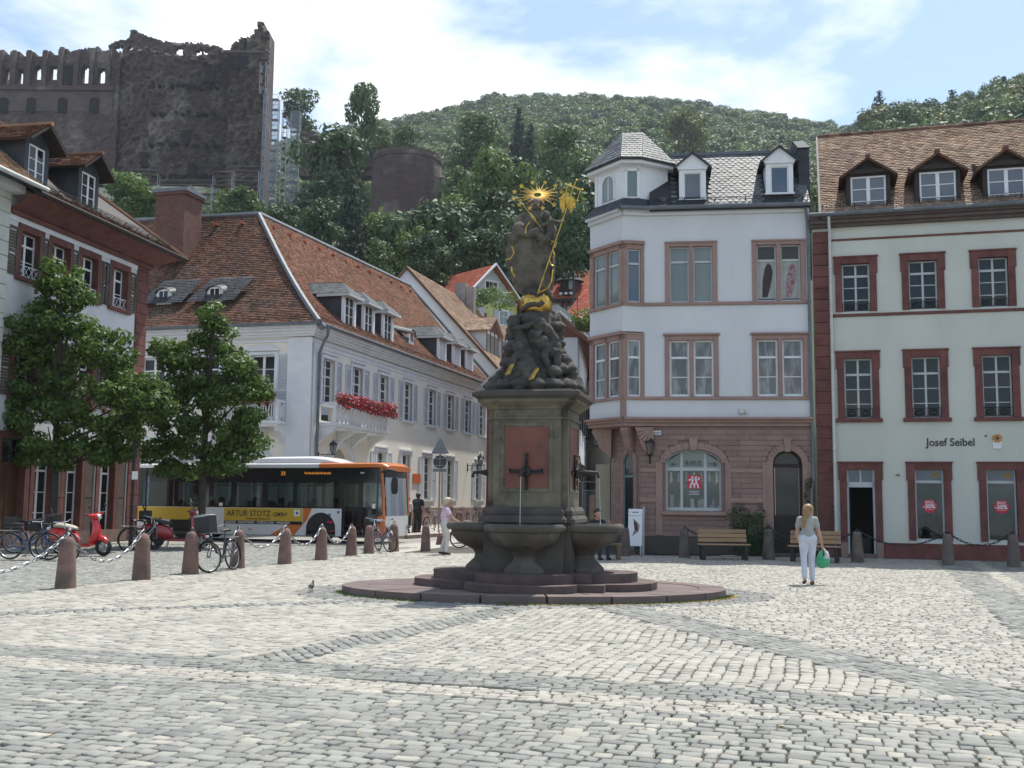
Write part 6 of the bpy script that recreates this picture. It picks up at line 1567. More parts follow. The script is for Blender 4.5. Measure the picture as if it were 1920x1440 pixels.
HT = [(637, 718, 163, 305, 205, 'tallmid', 'tall leafy tree standing alone on the castle terrace against the sky'), (520, 598, 166, 245, 250, 'mid', 'rounded tree rising behind the castle scaffold'),
      (545, 700, 233, 420, 150, 'dark', 'big spreading dark tree right of the castle scaffold'), (182, 320, 326, 425, 120, 'light', 'pale green bushy tree below the castle beside the brick chimney'),
      (398, 500, 355, 425, 130, 'mid', 'small rounded tree between chimney and roof ridge below the castle'), (612, 705, 330, 510, 115, 'conifer', 'dark fir standing behind the red tiled roof ridge'),
      (688, 765, 408, 510, 118, 'light', 'bright green tree at the foot of the round ruined tower'), (745, 825, 425, 520, 112, 'light', 'light green tree just right of the tower foot above the gable wall'), (676, 742, 450, 530, 98, 'mid', 'leafy bush tight above the red tiled ridge'),
      (862, 1004, 286, 470, 135, 'light', 'tall bright green tree left of the statue'), (944, 1002, 203, 320, 222, 'conifer', 'taller of two dark firs on the slope above the statue'), (966, 1022, 233, 335, 205, 'conifer', 'shorter of two dark firs on the slope above the statue'),
      (846, 948, 213, 320, 215, 'mid', 'broad rounded tree left of the two firs'), (1000, 1110, 238, 400, 172, 'mid', 'broad tree on the slope right of the golden halo'), (1048, 1122, 300, 430, 132, 'dark', 'dark tree beside the turret of the corner house'),
      (995, 1065, 330, 480, 116, 'dark', 'dark tree directly behind the statue and its flag'), (925, 1010, 410, 550, 104, 'dark', 'dark tree left of the statue above the yellow gable'), (1036, 1116, 390, 520, 97, 'talldark', 'dark tree above the red roofed villa'),
      (820, 905, 318, 425, 160, 'mid', 'leafy tree growing beside the round ruined tower'), (800, 905, 385, 490, 124, 'dark', 'dark tree below the broken side wall of the tower'), (838, 960, 430, 545, 108, 'talldark', 'dark tree behind the yellow gabled house'),
      (752, 850, 440, 535, 103, 'dark', 'dark tree behind the blank gable wall'), (495, 570, 378, 450, 124, 'dark', 'dark bush below the netted scaffold'), (555, 645, 375, 480, 108, 'talldark', 'dark tree between the scaffold and the fir'), (465, 560, 395, 450, 100, 'dark', 'dark tree top behind the hipped roof'),
      (698, 738, 238, 292, 218, 'yellow', 'small pale tree beside the tall terrace tree'), (728, 790, 236, 290, 232, 'mid', 'rounded tree behind the round ruined tower'), (238, 330, 388, 440, 195, 'dark', 'low dark bush under the left half of the low castle scaffold'), (320, 410, 392, 440, 190, 'mid', 'low green bush under the middle of the low castle scaffold'), (440, 500, 386, 430, 185, 'dark', 'low dark bush under the right end of the low castle scaffold'), (1240, 1330, 205, 300, 330, 'yellow', 'yellowish flowering tree above the slate roof'), (1608, 1690, 172, 265, 330, 'conifer', 'dark pine at the tip of the right hand hill')]
for i, (ul, ur, vt, vb, Y, key, lab) in enumerate(HT):
 c = at((ul + ur) / 2, (vt + vb) / 2, Y); w = (ur - ul) / FPX * Y; h = (vb - vt) / FPX * Y * 1.04
 o = obj('fir_tree' if key == 'conifer' else 'tree', TM[key][i % 2], None, tuple(c), i * 1.3, label=lab, cat='tree'); o.scale = (w * 1.12, w * 1.12, h * 1.08)
pts = []
g = np.random.default_rng(11)
Yq = 118.0
while Yq < 690:
 stp = 6.6 + Yq * .0062
 na = int((.56 + .30) * Yq / stp)
 for k in range(na):
  a = -.28 + (k + g.random()) * .86 / na; y = Yq + g.uniform(-.5, .5) * stp; x = a * y
  if y > ymax(a) * 1.03: continue
  if a < -.13 and y < 262: continue
  if -.15 < a < -.05 and 178 < y < 212: continue
  if y < 175 and a > .08: continue
  pts.append((x, y, float(terrain(x, y))))
 Yq += stp * .82
pts = np.array(pts)
def project(p):
 d = p - np.array((0, 0, CAM_H)); zc = d[:, 1] * ct + d[:, 2] * st; yc = -d[:, 1] * st + d[:, 2] * ct; x, y = d[:, 0] / zc, yc / zc
 return 960 + FPX * (cr * x + sr * y), 720 - FPX * (-sr * x + cr * y)
tops = pts + np.array((0, 0, 11.0)); uu, vv = project(tops)
kp = ~((uu > 690) & (uu < 862) & (vv < 428) & (pts[:, 1] < 213)); pts, uu, vv = pts[kp], uu[kp], vv[kp]
seen = (uu > 505) & (uu < 1935) & (vv < np.where(uu < 730, 470, np.where(uu < 1110, 505, np.where(uu < 1540, 295, 250)))) & (vv > -40)
idx = np.where(seen)[0]; idx = idx[np.argsort(pts[idx, 1])]
ind = set(idx[:270].tolist())
keys = ['mid', 'dark', 'light', 'mid', 'tallmid', 'yellow', 'dark', 'mid', 'talldark', 'light', 'conifer']
nmk = {'mid': 'mid green leafy tree', 'dark': 'dark green leafy tree', 'light': 'light green leafy tree', 'tallmid': 'slender mid green tree', 'yellow': 'yellowish green tree', 'talldark': 'slender dark tree', 'conifer': 'dark fir'}
def kpick(i):
 if pts[i, 1] < 150: return ['dark', 'mid', 'talldark', 'light'][i % 4]
 q = random.Random(i).choice(keys)
 return 'mid' if q == 'conifer' and i % 2 else q
def where(i): return 'left of the statue' if uu[i] < 900 else 'behind the statue' if uu[i] < 1110 else 'above the slate roof' if uu[i] < 1540 else 'above the brown tiled roof'
fl_ = [i for i in range(len(pts)) if i not in ind]
for i in sorted(ind):
 key = kpick(i); s = g.uniform(.8, 1.25); hh = 11.5 * s
 o = obj('fir_tree' if key == 'conifer' else 'tree', TM[('far' + key) if pts[i, 1] > 200 and 'far' + key in TM else key][i % 2], None, (pts[i, 0], pts[i, 1], pts[i, 2] + hh * .62), g.uniform(0, 6.28), label=nmk[key] + ' of the hillside wood ' + where(i), cat='tree', group=nmk[key] + 's of the wood ' + where(i))
 o.scale = (10.6 * s, 10.6 * s, hh)
src = bpy.data.collections.new('crown_sources')
skeys = ['farmid', 'fardark', 'farlight', 'faryellow', 'tallmid', 'conifer']
for k, q in enumerate(skeys):
 so_ = bpy.data.objects.new('crown_%d' % k, TM[q][0]); src.objects.link(so_)
fm_ = bpy.data.meshes.new('woodland'); fm_.from_pydata([(pts[i, 0], pts[i, 1], pts[i, 2] + 7.2) for i in fl_], [], [])
at_i = fm_.attributes.new('pick', 'INT', 'POINT'); at_i.data.foreach_set('value', [[0, 1, 0, 2, 3, 1, 4, 0, 1, 2, 5, 0][(i * 5 + i // 4) % 12] for i in fl_])
at_s = fm_.attributes.new('size', 'FLOAT', 'POINT'); at_s.data.foreach_set('value', g.uniform(10.5, 16.5, len(fl_)).astype(np.float32))
at_r = fm_.attributes.new('turn', 'FLOAT', 'POINT'); at_r.data.foreach_set('value', g.uniform(0, 6.28, len(fl_)).astype(np.float32))
fo = obj('woodland', fm_, kind='stuff')
gn = bpy.data.node_groups.new('scatter_wood', 'GeometryNodeTree')
gn.interface.new_socket('Geometry', in_out='INPUT', socket_type='NodeSocketGeometry'); gn.interface.new_socket('Geometry', in_out='OUTPUT', socket_type='NodeSocketGeometry')
gi, go_ = gn.nodes.new('NodeGroupInput'), gn.nodes.new('NodeGroupOutput')
ci = gn.nodes.new('GeometryNodeCollectionInfo'); ci.inputs['Collection'].default_value = src; ci.inputs['Separate Children'].default_value = True; ci.inputs['Reset Children'].default_value = True
ip = gn.nodes.new('GeometryNodeInstanceOnPoints'); ip.inputs['Pick Instance'].default_value = True
def attr(nm, ty):
 q = gn.nodes.new('GeometryNodeInputNamedAttribute'); q.data_type = ty; q.inputs['Name'].default_value = nm; return [s for s in q.outputs if s.enabled and s.name == 'Attribute'][0]
gn.links.new(gi.outputs[0], ip.inputs['Points']); gn.links.new(ci.outputs[0], ip.inputs['Instance']); gn.links.new(attr('pick', 'INT'), ip.inputs['Instance Index'])
cxz = gn.nodes.new('ShaderNodeCombineXYZ'); gn.links.new(attr('turn', 'FLOAT'), cxz.inputs['Z']); e2r = gn.nodes.new('FunctionNodeEulerToRotation'); gn.links.new(cxz.outputs[0], e2r.inputs[0]); gn.links.new(e2r.outputs[0], ip.inputs['Rotation'])
sv = gn.nodes.new('ShaderNodeCombineXYZ'); sz = attr('size', 'FLOAT')
for q in 'XYZ': gn.links.new(sz, sv.inputs[q])
gn.links.new(sv.outputs[0], ip.inputs['Scale']); gn.links.new(ip.outputs[0], go_.inputs[0])
fo.modifiers.new('scatter', 'NODES').node_group = gn
# ================================================================== fountain with its column statue
FM_ = Matrix.Translation((FC.x, FC.y, 0)) @ Matrix.Rotation(R(-13), 4, 'Z')
FT = thing('fountain', 'old sandstone fountain with stepped base, four bowls and a square pedestal under the statue', 'fountain', (FC.x, FC.y, 0), R(-13))
IR = Matrix.Rotation(R(13), 4, 'Z')
def ellipse(a, bb, t): return (a * math.cos(t), bb * math.sin(t))
nb = 20
for k in range(nb):                                   # kerb blocks of the lowest step
 t0 = 2 * PI * (k + .15) / nb + .006; t1 = 2 * PI * (k + 1.15) / nb - .006; ts = [t0 + (t1 - t0) * j / 5 for j in range(6)]
 pts_ = [ellipse(3.42, 2.17, t) for t in ts] + [ellipse(2.95, 1.75, t) for t in reversed(ts)]
 o = MB().prism(pts_, -.01, .12 + random.uniform(-.004, .004), ax='z').build('step_block', m_step, FT); o.matrix_local = IR
for k in range(10):
 t0 = 2 * PI * k / 10 + .006; t1 = 2 * PI * (k + 1) / 10 - .006; ts = [t0 + (t1 - t0) * j / 6 for j in range(7)]
 o = MB().prism([ellipse(2.94, 1.74, t) for t in ts] + [ellipse(.6, .4, t) for t in reversed(ts)], -.01, .116 + random.uniform(-.003, .003), ax='z').build('step_slab', m_step, FT); o.matrix_local = IR
def lobed(cx, cy, lf, af, ls, as_):
 """quarter turn symmetric outline: square corners with a segment bulging on every side"""
 p = []
 def arc(a, c, n=11): return [(a * math.cos(PI - PI * k / n), c * math.sin(PI * k / n)) for k in range(n + 1)]
 fr = [(x, -cy - (af - cy) * (d / 1.0)) for x, d in arc(lf, 1)]
 rt = [(cx + (as_ - cx) * d, x) for x, d in arc(ls, 1)]
 return [(-cx, -cy)] + fr + [(cx, -cy)] + rt + [(cx, cy)] + [(-x, -y) for x, y in fr] + [(-cx, cy)] + [(-x, -y) for x, y in rt]
def lobed_step(cx, cy, lf, af, ls, as_, z0, z1):
 P_ = lobed(cx, cy, lf, af, ls, as_); n = len(P_); cuts = [0, 1, 5, 9, 12, 13, 14, 18, 22, 25, 26, 27, 31, 35, 38, 39, 40, 44, 48, 51]
 for a, e in zip(cuts, cuts[1:] + [n]):
  seg = [P_[i % n] for i in range(a, e + 1)]
  if len(seg) < 2: continue
  inn = [(x * .62, y * .62) for x, y in seg]
  c_ = sum(p[0] for p in seg) / len(seg), sum(p[1] for p in seg) / len(seg)
  sh = lambda p: (p[0] + (c_[0] - p[0]) * .006, p[1] + (c_[1] - p[1]) * .006)
  MB().prism([sh(p) for p in seg] + [sh(p) for p in reversed(inn)], z0 + .002, z1 + random.uniform(-.003, .003), ax='z').build('step_block', m_step_dark, FT)
 MB().prism([(x * .63, y * .63) for x, y in P_], z0 + .002, z1 - .004, ax='z').build('step_core', m_step_dark, FT)
m_step_dark = mat('step_stone_dark', (.125, .085, .078), (.085, .062, .058), .85, 2.5, var=.10, bump=.3, bscale=40, c3=(.06, .05, .048), s3=1.2)
lobed_step(1.42, 1.10, .98, 1.76, .86, 2.20, .12, .245); lobed_step(1.15, .82, .88, 1.42, .66, 1.86, .245, .40)
def cross_prism(b, h1, h2, z0, z1, t0=0, t1=0):
 """square block with stepped-in corners, flaring from t0 to t1"""
 for (hx, hy) in ((h1, h2), (h2, h1)):
  b.add([(-hx - t0, -hy - t0, z0), (hx + t0, -hy - t0, z0), (hx + t0, hy + t0, z0), (-hx - t0, hy + t0, z0), (-hx - t1, -hy - t1, z1), (hx + t1, -hy - t1, z1), (hx + t1, hy + t1, z1), (-hx - t1, hy + t1, z1)], [(0, 3, 2, 1), (4, 5, 6, 7), (0, 1, 5, 4), (1, 2, 6, 5), (2, 3, 7, 6), (3, 0, 4, 7)])
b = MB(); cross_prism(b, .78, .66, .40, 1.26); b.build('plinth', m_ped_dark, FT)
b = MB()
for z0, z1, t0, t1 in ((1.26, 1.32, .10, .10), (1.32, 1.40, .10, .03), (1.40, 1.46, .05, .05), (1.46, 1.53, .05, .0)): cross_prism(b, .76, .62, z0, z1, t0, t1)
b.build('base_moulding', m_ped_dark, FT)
b = MB(); cross_prism(b, .715, .60, 1.53, 3.06); b.build('shaft', m_ped, FT)
b = MB()
for z0, z1, t0, t1 in ((3.06, 3.10, .03, .03), (3.10, 3.24, .0, .0), (3.24, 3.28, .03, .05), (3.28, 3.36, .05, .15), (3.36, 3.41, .17, .17)): cross_prism(b, .715, .60, z0, z1, t0, t1)
b.build('neck_moulding', m_ped, FT)
b = MB()
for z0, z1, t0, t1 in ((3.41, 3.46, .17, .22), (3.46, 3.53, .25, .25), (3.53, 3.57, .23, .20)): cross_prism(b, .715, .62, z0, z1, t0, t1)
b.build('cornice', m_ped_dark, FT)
for k in range(4):
 M4 = Matrix.Rotation(k * PI / 2, 4, 'Z')
 p = MB().box(-.39, .39, -.7165, -.70, 1.86, 2.92).build('red_panel', m_red_panel, FT); p.matrix_local = M4
 f = MB()
 for (x0, x1, z0, z1) in ((-.47, -.40, 1.78, 3.0), (.40, .47, 1.78, 3.0), (-.40, .40, 1.78, 1.85), (-.40, .40, 2.93, 3.0)): f.box(x0, x1, -.735, -.70, z0, z1, bev=.01)
 o = f.build('panel_frame', m_ped, FT); o.matrix_local = M4
 s = MB(); z = 2.14                                    # wrought iron spout with scrollwork
 s.tube([(0, -.72, z), (0, -1.0, z + .01), (0, -1.14, z), (0, -1.17, z - .09)], [.05, .035, .03, .028], 8)
 s.box(-.03, .03, -.75, -.72, z - .32, z + .32); s.box(-.3, .3, -.75, -.725, z - .03, z + .03)
 for q in (-1, 1):
  s.tube([(0, -.74, z + q * .30), (0, -.82, z + q * .30), (0, -.84, z + q * .16), (0, -.77, z + q * .14), (0, -.775, z + q * .23)], .013, 5)
  s.tube([(0, -.76, z + q * .10), (0, -.9, z + q * .05), (0, -1.0, z + q * .02)], .014, 5); s.tube([(q * .28, -.74, z), (q * .30, -.8, z + .05), (q * .2, -.82, z + .02), (q * .05, -.76, z)], .012, 5)
 s.ball((0, -.78, z), (.10, .06, .10), 10); o = s.build('spout', m_iron, FT, smooth=True); o.matrix_local = M4
 w = MB().tube([(0, -1.172, z - .09), (0, -1.19, z - .5), (0, -1.2, 1.2)], .005, 5).build('water_jet', mat('water', (.5, .55, .55), rough=.1) if k == 0 else bpy.data.materials['water'], FT); w.matrix_local = M4
 q = MB()
 def gad(t, r, zz): return 1 + (.045 * abs(math.sin(t * 11)) if .80 < zz < 1.08 else 0)
 cy = -.80 if k % 2 == 0 else -.90
 q.lathe([(.36, .40), (.36, .46), (.33, .49), (.30, .52), (.21, .60), (.19, .68), (.24, .76), (.36, .82), (.50, .90), (.585, 1.0), (.61, 1.075), (.62, 1.10), (.69, 1.11), (.715, 1.145), (.715, 1.20), (.69, 1.235), (.62, 1.235), (.57, 1.15), (.3, 1.08), (0, 1.06)], 66, (0, cy, 0), rib=gad, cap=False)
 o = q.build('bowl', m_bowl if k else (m_bowl := mat('bowl_stone', (.105, .092, .075), (.065, .058, .05), .85, 3, bump=.5, bscale=50, c3=(.16, .145, .12), s3=2.0, lo3=.52, hi3=.72)), FT, smooth=True); o.matrix_local = M4
 o = MB().lathe([(0, 1.165), (.585, 1.165)], 32, (0, cy, 0), cap=False).build('bowl_water', bpy.data.materials['water'], FT); o.matrix_local = M4
# ---- statue: remeshed from overlapping volumes
def remeshed(name, b, m, par, voxel, it=3, disp=None):
 me = b.mesh('tmp', m if isinstance(m, list) else [m]); o = bpy.data.objects.new('tmp', me); col.objects.link(o)
 r = o.modifiers.new('r', 'REMESH'); r.mode = 'VOXEL'; r.voxel_size = voxel
 if it: s = o.modifiers.new('s', 'SMOOTH'); s.factor = .5; s.iterations = it
 if disp:
  tx = bpy.data.textures.new('lumps', 'CLOUDS'); tx.noise_scale = disp[1]; d = o.modifiers.new('d', 'DISPLACE'); d.texture = tx; d.strength = disp[0]; d.mid_level = .5; d.texture_coords = 'LOCAL'
 ev = o.evaluated_get(bpy.context.evaluated_depsgraph_get()); nm = bpy.data.meshes.new_from_object(ev); bpy.data.objects.remove(o)
 nm.materials.clear()
 for q in (m if isinstance(m, list) else [m]): nm.materials.append(q)
 nm.polygons.foreach_set('use_smooth', [True] * len(nm.polygons)); nm.name = name
 ob = bpy.data.objects.new(name, nm); link(ob, par); return ob
def limb(b, *ps, n=10):
 """ps: (point, radius) pairs joined to a rounded tapering chain"""
 for (p, r) in ps: b.ball(tuple(p), r, n)
 for (p, r), (q, s) in zip(ps, ps[1:]): b.tube([p, q], [r, s], n)
ST_Y = 19.35
SM = thing('statue', 'dark stone statue of a robed woman with child, gilded halo and golden flag', 'statue', tuple(FM_ @ Vector((0, 0, 3.57))), 0)
SO = Vector(SM.location)
def S_(u, v, dy=0.0): return at(u, v, ST_Y + dy) - SO
b = MB(); rr = random.Random(9)
b.lathe([(.62, .0), (.58, .3), (.45, .8), (.36, 1.3), (.30, 1.5)], 16)
for k in range(95):
 z = rr.random() ** 1.25 * 1.36; t = rr.uniform(0, 2 * PI); R_ = .74 - .40 * (z / 1.4) ** .8; s = rr.uniform(.09, .19) * (1.15 if z < .4 else .9)
 b.ball((R_ * math.cos(t), R_ * math.sin(t), z + .03), (s * rr.uniform(.9, 1.35), s * rr.uniform(.9, 1.35), s * rr.uniform(.65, 1.0)), 9)
for k in range(16): t = 2 * PI * k / 16; b.ball((.74 * math.cos(t), .70 * math.sin(t), .11), (.20, .18, .13), 9)
for (u, v, s) in ((1086, 722, .07), (1082, 712, .09), (1070, 700, .12), (1062, 690, .10), (930, 712, .12)): p = S_(u, v, -.2); b.ball(tuple(p), (s * 1.3, s, s * .8), 8)
rk = remeshed('rock_pile', b, m_rock, SM, .022, 2, (.035, .12))
# putti on the rocks: head, body, limbs, wings
def putto(name, hd, body, hips, arms, legs, wings=()):
 b = MB(); b.ball(tuple(hd), (.105, .11, .115), 12); limb(b, (hd + Vector((0, 0, -.09)), .06), (body, .125), (hips, .135))
 for a in arms: limb(b, *[(p, r) for p, r in zip(a, (.06, .052, .045))])
 for l in legs: limb(b, *[(p, r) for p, r in zip(l, (.095, .075, .05, .045))])
 for w in wings: b.ball(tuple(w), (.06, .13, .16), 8)
 b.ball(tuple(hd + Vector((0, -.10, -.01))), .022, 6)
 return remeshed(name, b, m_rock, SM, .018, 2, (.012, .05))
putto('putto', S_(966, 603, -.25), S_(975, 625, -.25), S_(983, 650, -.3), [[S_(968, 617, -.3), S_(985, 612, -.45), S_(999, 606, -.5)], [S_(965, 620, -.2), S_(957, 632, -.3), S_(952, 618, -.3)]], [[S_(978, 655, -.35), S_(966, 672, -.45), S_(955, 690, -.45)], [S_(990, 658, -.35), S_(985, 680, -.5), S_(976, 700, -.5)]], [S_(957, 612, -.1)])
putto('putto', S_(1007, 605, -.40), S_(1024, 618, -.30), S_(1038, 640, -.30), [[S_(1015, 618, -.4), S_(1006, 630, -.55), S_(998, 622, -.55)], [S_(1034, 612, -.2), S_(1040, 598, -.2), S_(1044, 590, -.1)]], [[S_(1030, 648, -.4), S_(1020, 668, -.5), S_(1030, 692, -.5), S_(1038, 697, -.5)], [S_(1044, 650, -.35), S_(1045, 675, -.45), S_(1048, 700, -.4)]], [S_(1047, 603, .05), S_(1043, 612, .0)])
putto('putto', S_(972, 652, -.55), S_(982, 670, -.5), S_(990, 690, -.5), [[S_(975, 662, -.55), S_(965, 672, -.6), S_(962, 685, -.6)]], [[S_(986, 692, -.55), S_(973, 702, -.65), S_(962, 712, -.6)], [S_(996, 692, -.55), S_(1006, 702, -.65), S_(1010, 716, -.6)]])
# globe, serpent
gl = MB(); c = S_(1005, 571); gl.ball(tuple(c), .30, 28); gl.build('golden_globe', m_gold, SM, smooth=True)
b = MB(); pts_ = [c + Vector((.315 * math.cos(a) * math.cos(e), -.315 * math.sin(a) * math.cos(e), .315 * math.sin(e))) for a, e in ((2.9, -.5), (2.5, -.35), (2.1, -.2), (1.7, -.15), (1.4, -.2), (1.2, -.05), (1.35, .05))]
b.tube(pts_, [.03, .045, .05, .05, .05, .06, .03], 8)
for a, e, s in ((1.9, .75, .09), (1.3, .65, .08), (1.55, .5, .07), (.5, .75, .10), (.25, .4, .07), (2.6, .8, .10), (1.0, 1.2, .09), (2.0, 1.2, .09)): p = c + Vector((.30 * math.cos(a) * math.cos(e), -.30 * math.sin(a) * math.cos(e), .30 * math.sin(e))); b.ball(tuple(p), s, 8)
remeshed('serpent', b, m_statue, SM, .018, 2)
# robe: loft with folds
m_robe = mat('robe_stone', (.16, .135, .10), (.10, .088, .07), .85, 4, bump=.5, bscale=50, c3=(.05, .046, .04), s3=2.5, lo3=.48, hi3=.66)
rob = MB(); secs = [(556, 1006, 16), (548, 1005, 27), (536, 1001, 33), (520, 998, 37), (500, 996, 41), (480, 995, 43), (462, 996, 41), (445, 998, 37), (432, 1000, 33), (420, 1001, 31), (410, 1001, 29), (402, 1003, 21), (397, 1005, 12)]
n = 72; vs = []
for k, (v, u, w) in enumerate(secs):
 p = S_(u, v); hwid = w / FPX * ST_Y
 f = k / (len(secs) - 1)
 for j in range(n):
  t = 2 * PI * j / n; fold = 1 + (.13 * math.sin(7 * t + 2.4 * f + .6 * math.sin(3 * f * 5)) + .07 * math.sin(13 * t - 3 * f)) * (1 - f) ** .6 + .03 * math.sin(5 * t + 9 * f)
  vs.append((p.x + hwid * fold * math.cos(t) + .10 * (1 - f) * max(0, math.cos(t + 2.6)), p.y + .62 * hwid * fold * math.sin(t), p.z + .05 * math.sin(3 * t + 1) * (1 - f)))
fs = [(i * n + j, i * n + (j + 1) % n, (i + 1) * n + (j + 1) % n, (i + 1) * n + j) for i in range(len(secs) - 1) for j in range(n)]; fs += [tuple(range(n - 1, -1, -1)), tuple((len(secs) - 1) * n + j for j in range(n))]
rob.add(vs, fs)
sk = MB(); n = 168; vs = []; SK = [(557, 1004, 13), (550, 1005, 25), (538, 1001, 34), (522, 998, 39), (502, 996, 43), (482, 995, 45), (464, 996, 42), (448, 998, 38), (434, 1000, 33), (424, 1001, 29)]
for k, (v, u, w) in enumerate(SK):
 p = S_(u, v); hwid = w / FPX * ST_Y; f = k / (len(SK) - 1)
 for j in range(n):
  t = 2 * PI * j / n; a1 = 8 * t + 1.5 * f + .8 * math.sin(2 * t); a2 = 5 * t - 2.6 * f + 1
  fold = .93 + (.20 * (1 - abs(math.sin(a1 / 2))) ** 1.4 + .13 * (1 - abs(math.sin(a2 / 2))) ** 1.2 - .07) * (1 - .75 * f)
  vs.append((p.x + hwid * fold * math.cos(t), p.y + .62 * hwid * fold * math.sin(t), p.z + .07 * math.sin(3 * t + 1) * (1 - f) ** 2))
sk.add(vs, [(i * n + j, i * n + (j + 1) % n, (i + 1) * n + (j + 1) % n, (i + 1) * n + j) for i in range(len(SK) - 1) for j in range(n)] + [tuple(range(n - 1, -1, -1))]); sk.build('robe_skirt', m_robe, SM, smooth=True)
for (u, v, dy, s) in ((958, 470, -.05, (.10, .12, .20)), (956, 492, -.1, (.09, .10, .14)), (963, 448, -.1, (.11, .14, .14)), (966, 515, -.1, (.06, .08, .18)), (1036, 500, -.05, (.05, .09, .22)), (1034, 470, -.08, (.07, .1, .14)), (975, 428, -.15, (.14, .14, .12)), (1020, 448, -.26, (.14, .09, .07)), (1004, 440, -.26, (.16, .08, .05))): rob.ball(tuple(S_(u, v, dy)), s, 10)
hd = S_(1004, 385); limb(rob, (S_(1004, 402), .075), (hd + Vector((0, 0, -.05)), .075)); rob.ball(tuple(hd), (.105, .125, .14), 16); rob.ball(tuple(hd + Vector((0, -.13, -.015))), (.02, .03, .03), 8); rob.ball(tuple(hd + Vector((0, -.10, -.075))), (.04, .03, .025), 8)
for k in range(9): t = -.3 + k * .47; rob.ball(tuple(hd + Vector((.105 * math.cos(t + .2), .02 + .10 * abs(math.sin(t)), .05 + .06 * math.sin(k)))), .062, 8)
for q in (-1, 1): limb(rob, (hd + Vector((q * .10, .03, -.02)), .055), (hd + Vector((q * .13, .04, -.16)), .05), (hd + Vector((q * .15, .0, -.28)), .04))
limb(rob, (S_(978, 412, -.02), .11), (S_(970, 432, -.12), .10), (S_(990, 440, -.28), .07), (S_(1006, 432, -.32), .055))
limb(rob, (S_(1026, 412, -.02), .10), (S_(1036, 432, -.1), .085), (S_(1026, 445, -.25), .06))
for (x, z, r) in ((0, 0, .02), (.03, .015, .014), (.025, -.02, .014), (-.02, .03, .013), (.045, -.005, .012)): rob.ball(tuple(S_(1014, 430, -.36) + Vector((x, 0, z))), r, 6)
robe = remeshed('robed_figure', rob, m_robe, SM, .014, 1, (.012, .07))
ch = MB(); h2 = S_(1024, 404, -.22); ch.ball(tuple(h2), (.08, .085, .09), 12); ch.ball(tuple(h2 + Vector((0, -.085, -.01))), .016, 6); limb(ch, (h2 + Vector((.01, .02, -.08)), .05), (S_(1031, 421, -.2), .085), (S_(1032, 438, -.2), .09))
limb(ch, (S_(1036, 415, -.22), .045), (S_(1046, 417, -.2), .036), (S_(1057, 415, -.12), .03)); limb(ch, (S_(1026, 418, -.26), .04), (S_(1016, 424, -.34), .034)); limb(ch, (S_(1028, 442, -.26), .06), (S_(1016, 452, -.36), .045), (S_(1012, 462, -.36), .035)); limb(ch, (S_(1036, 442, -.22), .06), (S_(1040, 458, -.25), .042), (S_(1036, 470, -.25), .035))
remeshed('child_figure', ch, m_statue, SM, .014, 2, (.008, .05))
# gilding: halo of rays and stars, hems, sceptre, staff with flag, thunderbolts
hb = MB(); hc = S_(1008, 366, .08); e1, e2 = Vector((1, 0, .05)), Vector((0, .66, .75)); hn = e1.cross(e2)
for k in range(36):
 t = 2 * PI * k / 36 + .03; d = e1 * math.cos(t) + e2 * math.sin(t); q = hn.cross(d); ln = .47 * (.6, 1, .74, .9, .5, .82)[k % 6]; a = hc + d * .07
 hb.add([a + q * .009, a - q * .009, hc + d * ln, a + q * .009 + hn * .01, a - q * .009 + hn * .01], [(0, 1, 2), (4, 3, 2), (0, 2, 3), (1, 4, 2)])
hb.build('halo_rays', m_gold, SM)
def star(cn, r):
 p = [(r * (1 if k % 2 == 0 else .42) * math.cos(PI / 2 + k * PI / 5), r * (1 if k % 2 == 0 else .42) * math.sin(PI / 2 + k * PI / 5)) for k in range(10)]; b = MB()
 b.add([cn + Vector((x, -.008, z)) for x, z in p] + [cn + Vector((x, .008, z)) for x, z in p], [tuple(range(10)), tuple(range(19, 9, -1))] + [(i, 10 + i, 10 + (i + 1) % 10, (i + 1) % 10) for i in range(10)]); return b
for k in range(12): t = 2 * PI * k / 12 + .2; star(hc + (e1 * math.cos(t) + e2 * math.sin(t)) * .455, .055).build('halo_star', m_gold, SM)
b = MB(); b.tube([S_(1079, 341, -.3), S_(1008, 551, -.34)], .013, 8); b.tube([S_(1062, 346, -.3), S_(1091, 356, -.3)], .013, 6); b.tube([S_(1064, 349, -.3), S_(1058, 372, -.3)], .008, 5); b.tube([S_(1088, 356, -.3), S_(1082, 376, -.3)], .008, 5)
for p in (S_(1081, 338, -.3), S_(1061, 346, -.3), S_(1092, 356, -.3), S_(1083, 377, -.3), S_(1058, 352, -.3)): b.ball(tuple(p), .022, 8)
b.build('staff', m_gold, SM, smooth=True)
FLL = [(1061, 357), (1055, 365), (1049, 376), (1050, 388), (1056, 400), (1060, 392), (1061, 380)], [(1061, 357), (1061, 380), (1066, 392), (1070, 402), (1078, 388), (1080, 376), (1070, 366)]
b = MB()
for fl in FLL:
 k = len(fl); b.add([S_(u, v, -.31 + .03 * math.sin(u * .35)) for u, v in fl] + [S_(u, v, -.29 + .03 * math.sin(u * .35)) for u, v in fl], [tuple(range(k)), tuple(range(2 * k - 1, k - 1, -1))] + [(i, k + i, k + (i + 1) % k, (i + 1) % k) for i in range(k)])
b.build('flag', m_gold, SM)
b = MB(); b.tube([S_(976, 378, -.2), S_(1014, 426, -.36)], .009, 6); b.tube([S_(994, 399, -.3), S_(1000, 408, -.32), S_(1005, 416, -.34)], [.012, .03, .012], 6); b.ball(tuple(S_(975, 376, -.2)), .025, 8); b.build('sceptre', m_gold, SM)
b = MB()
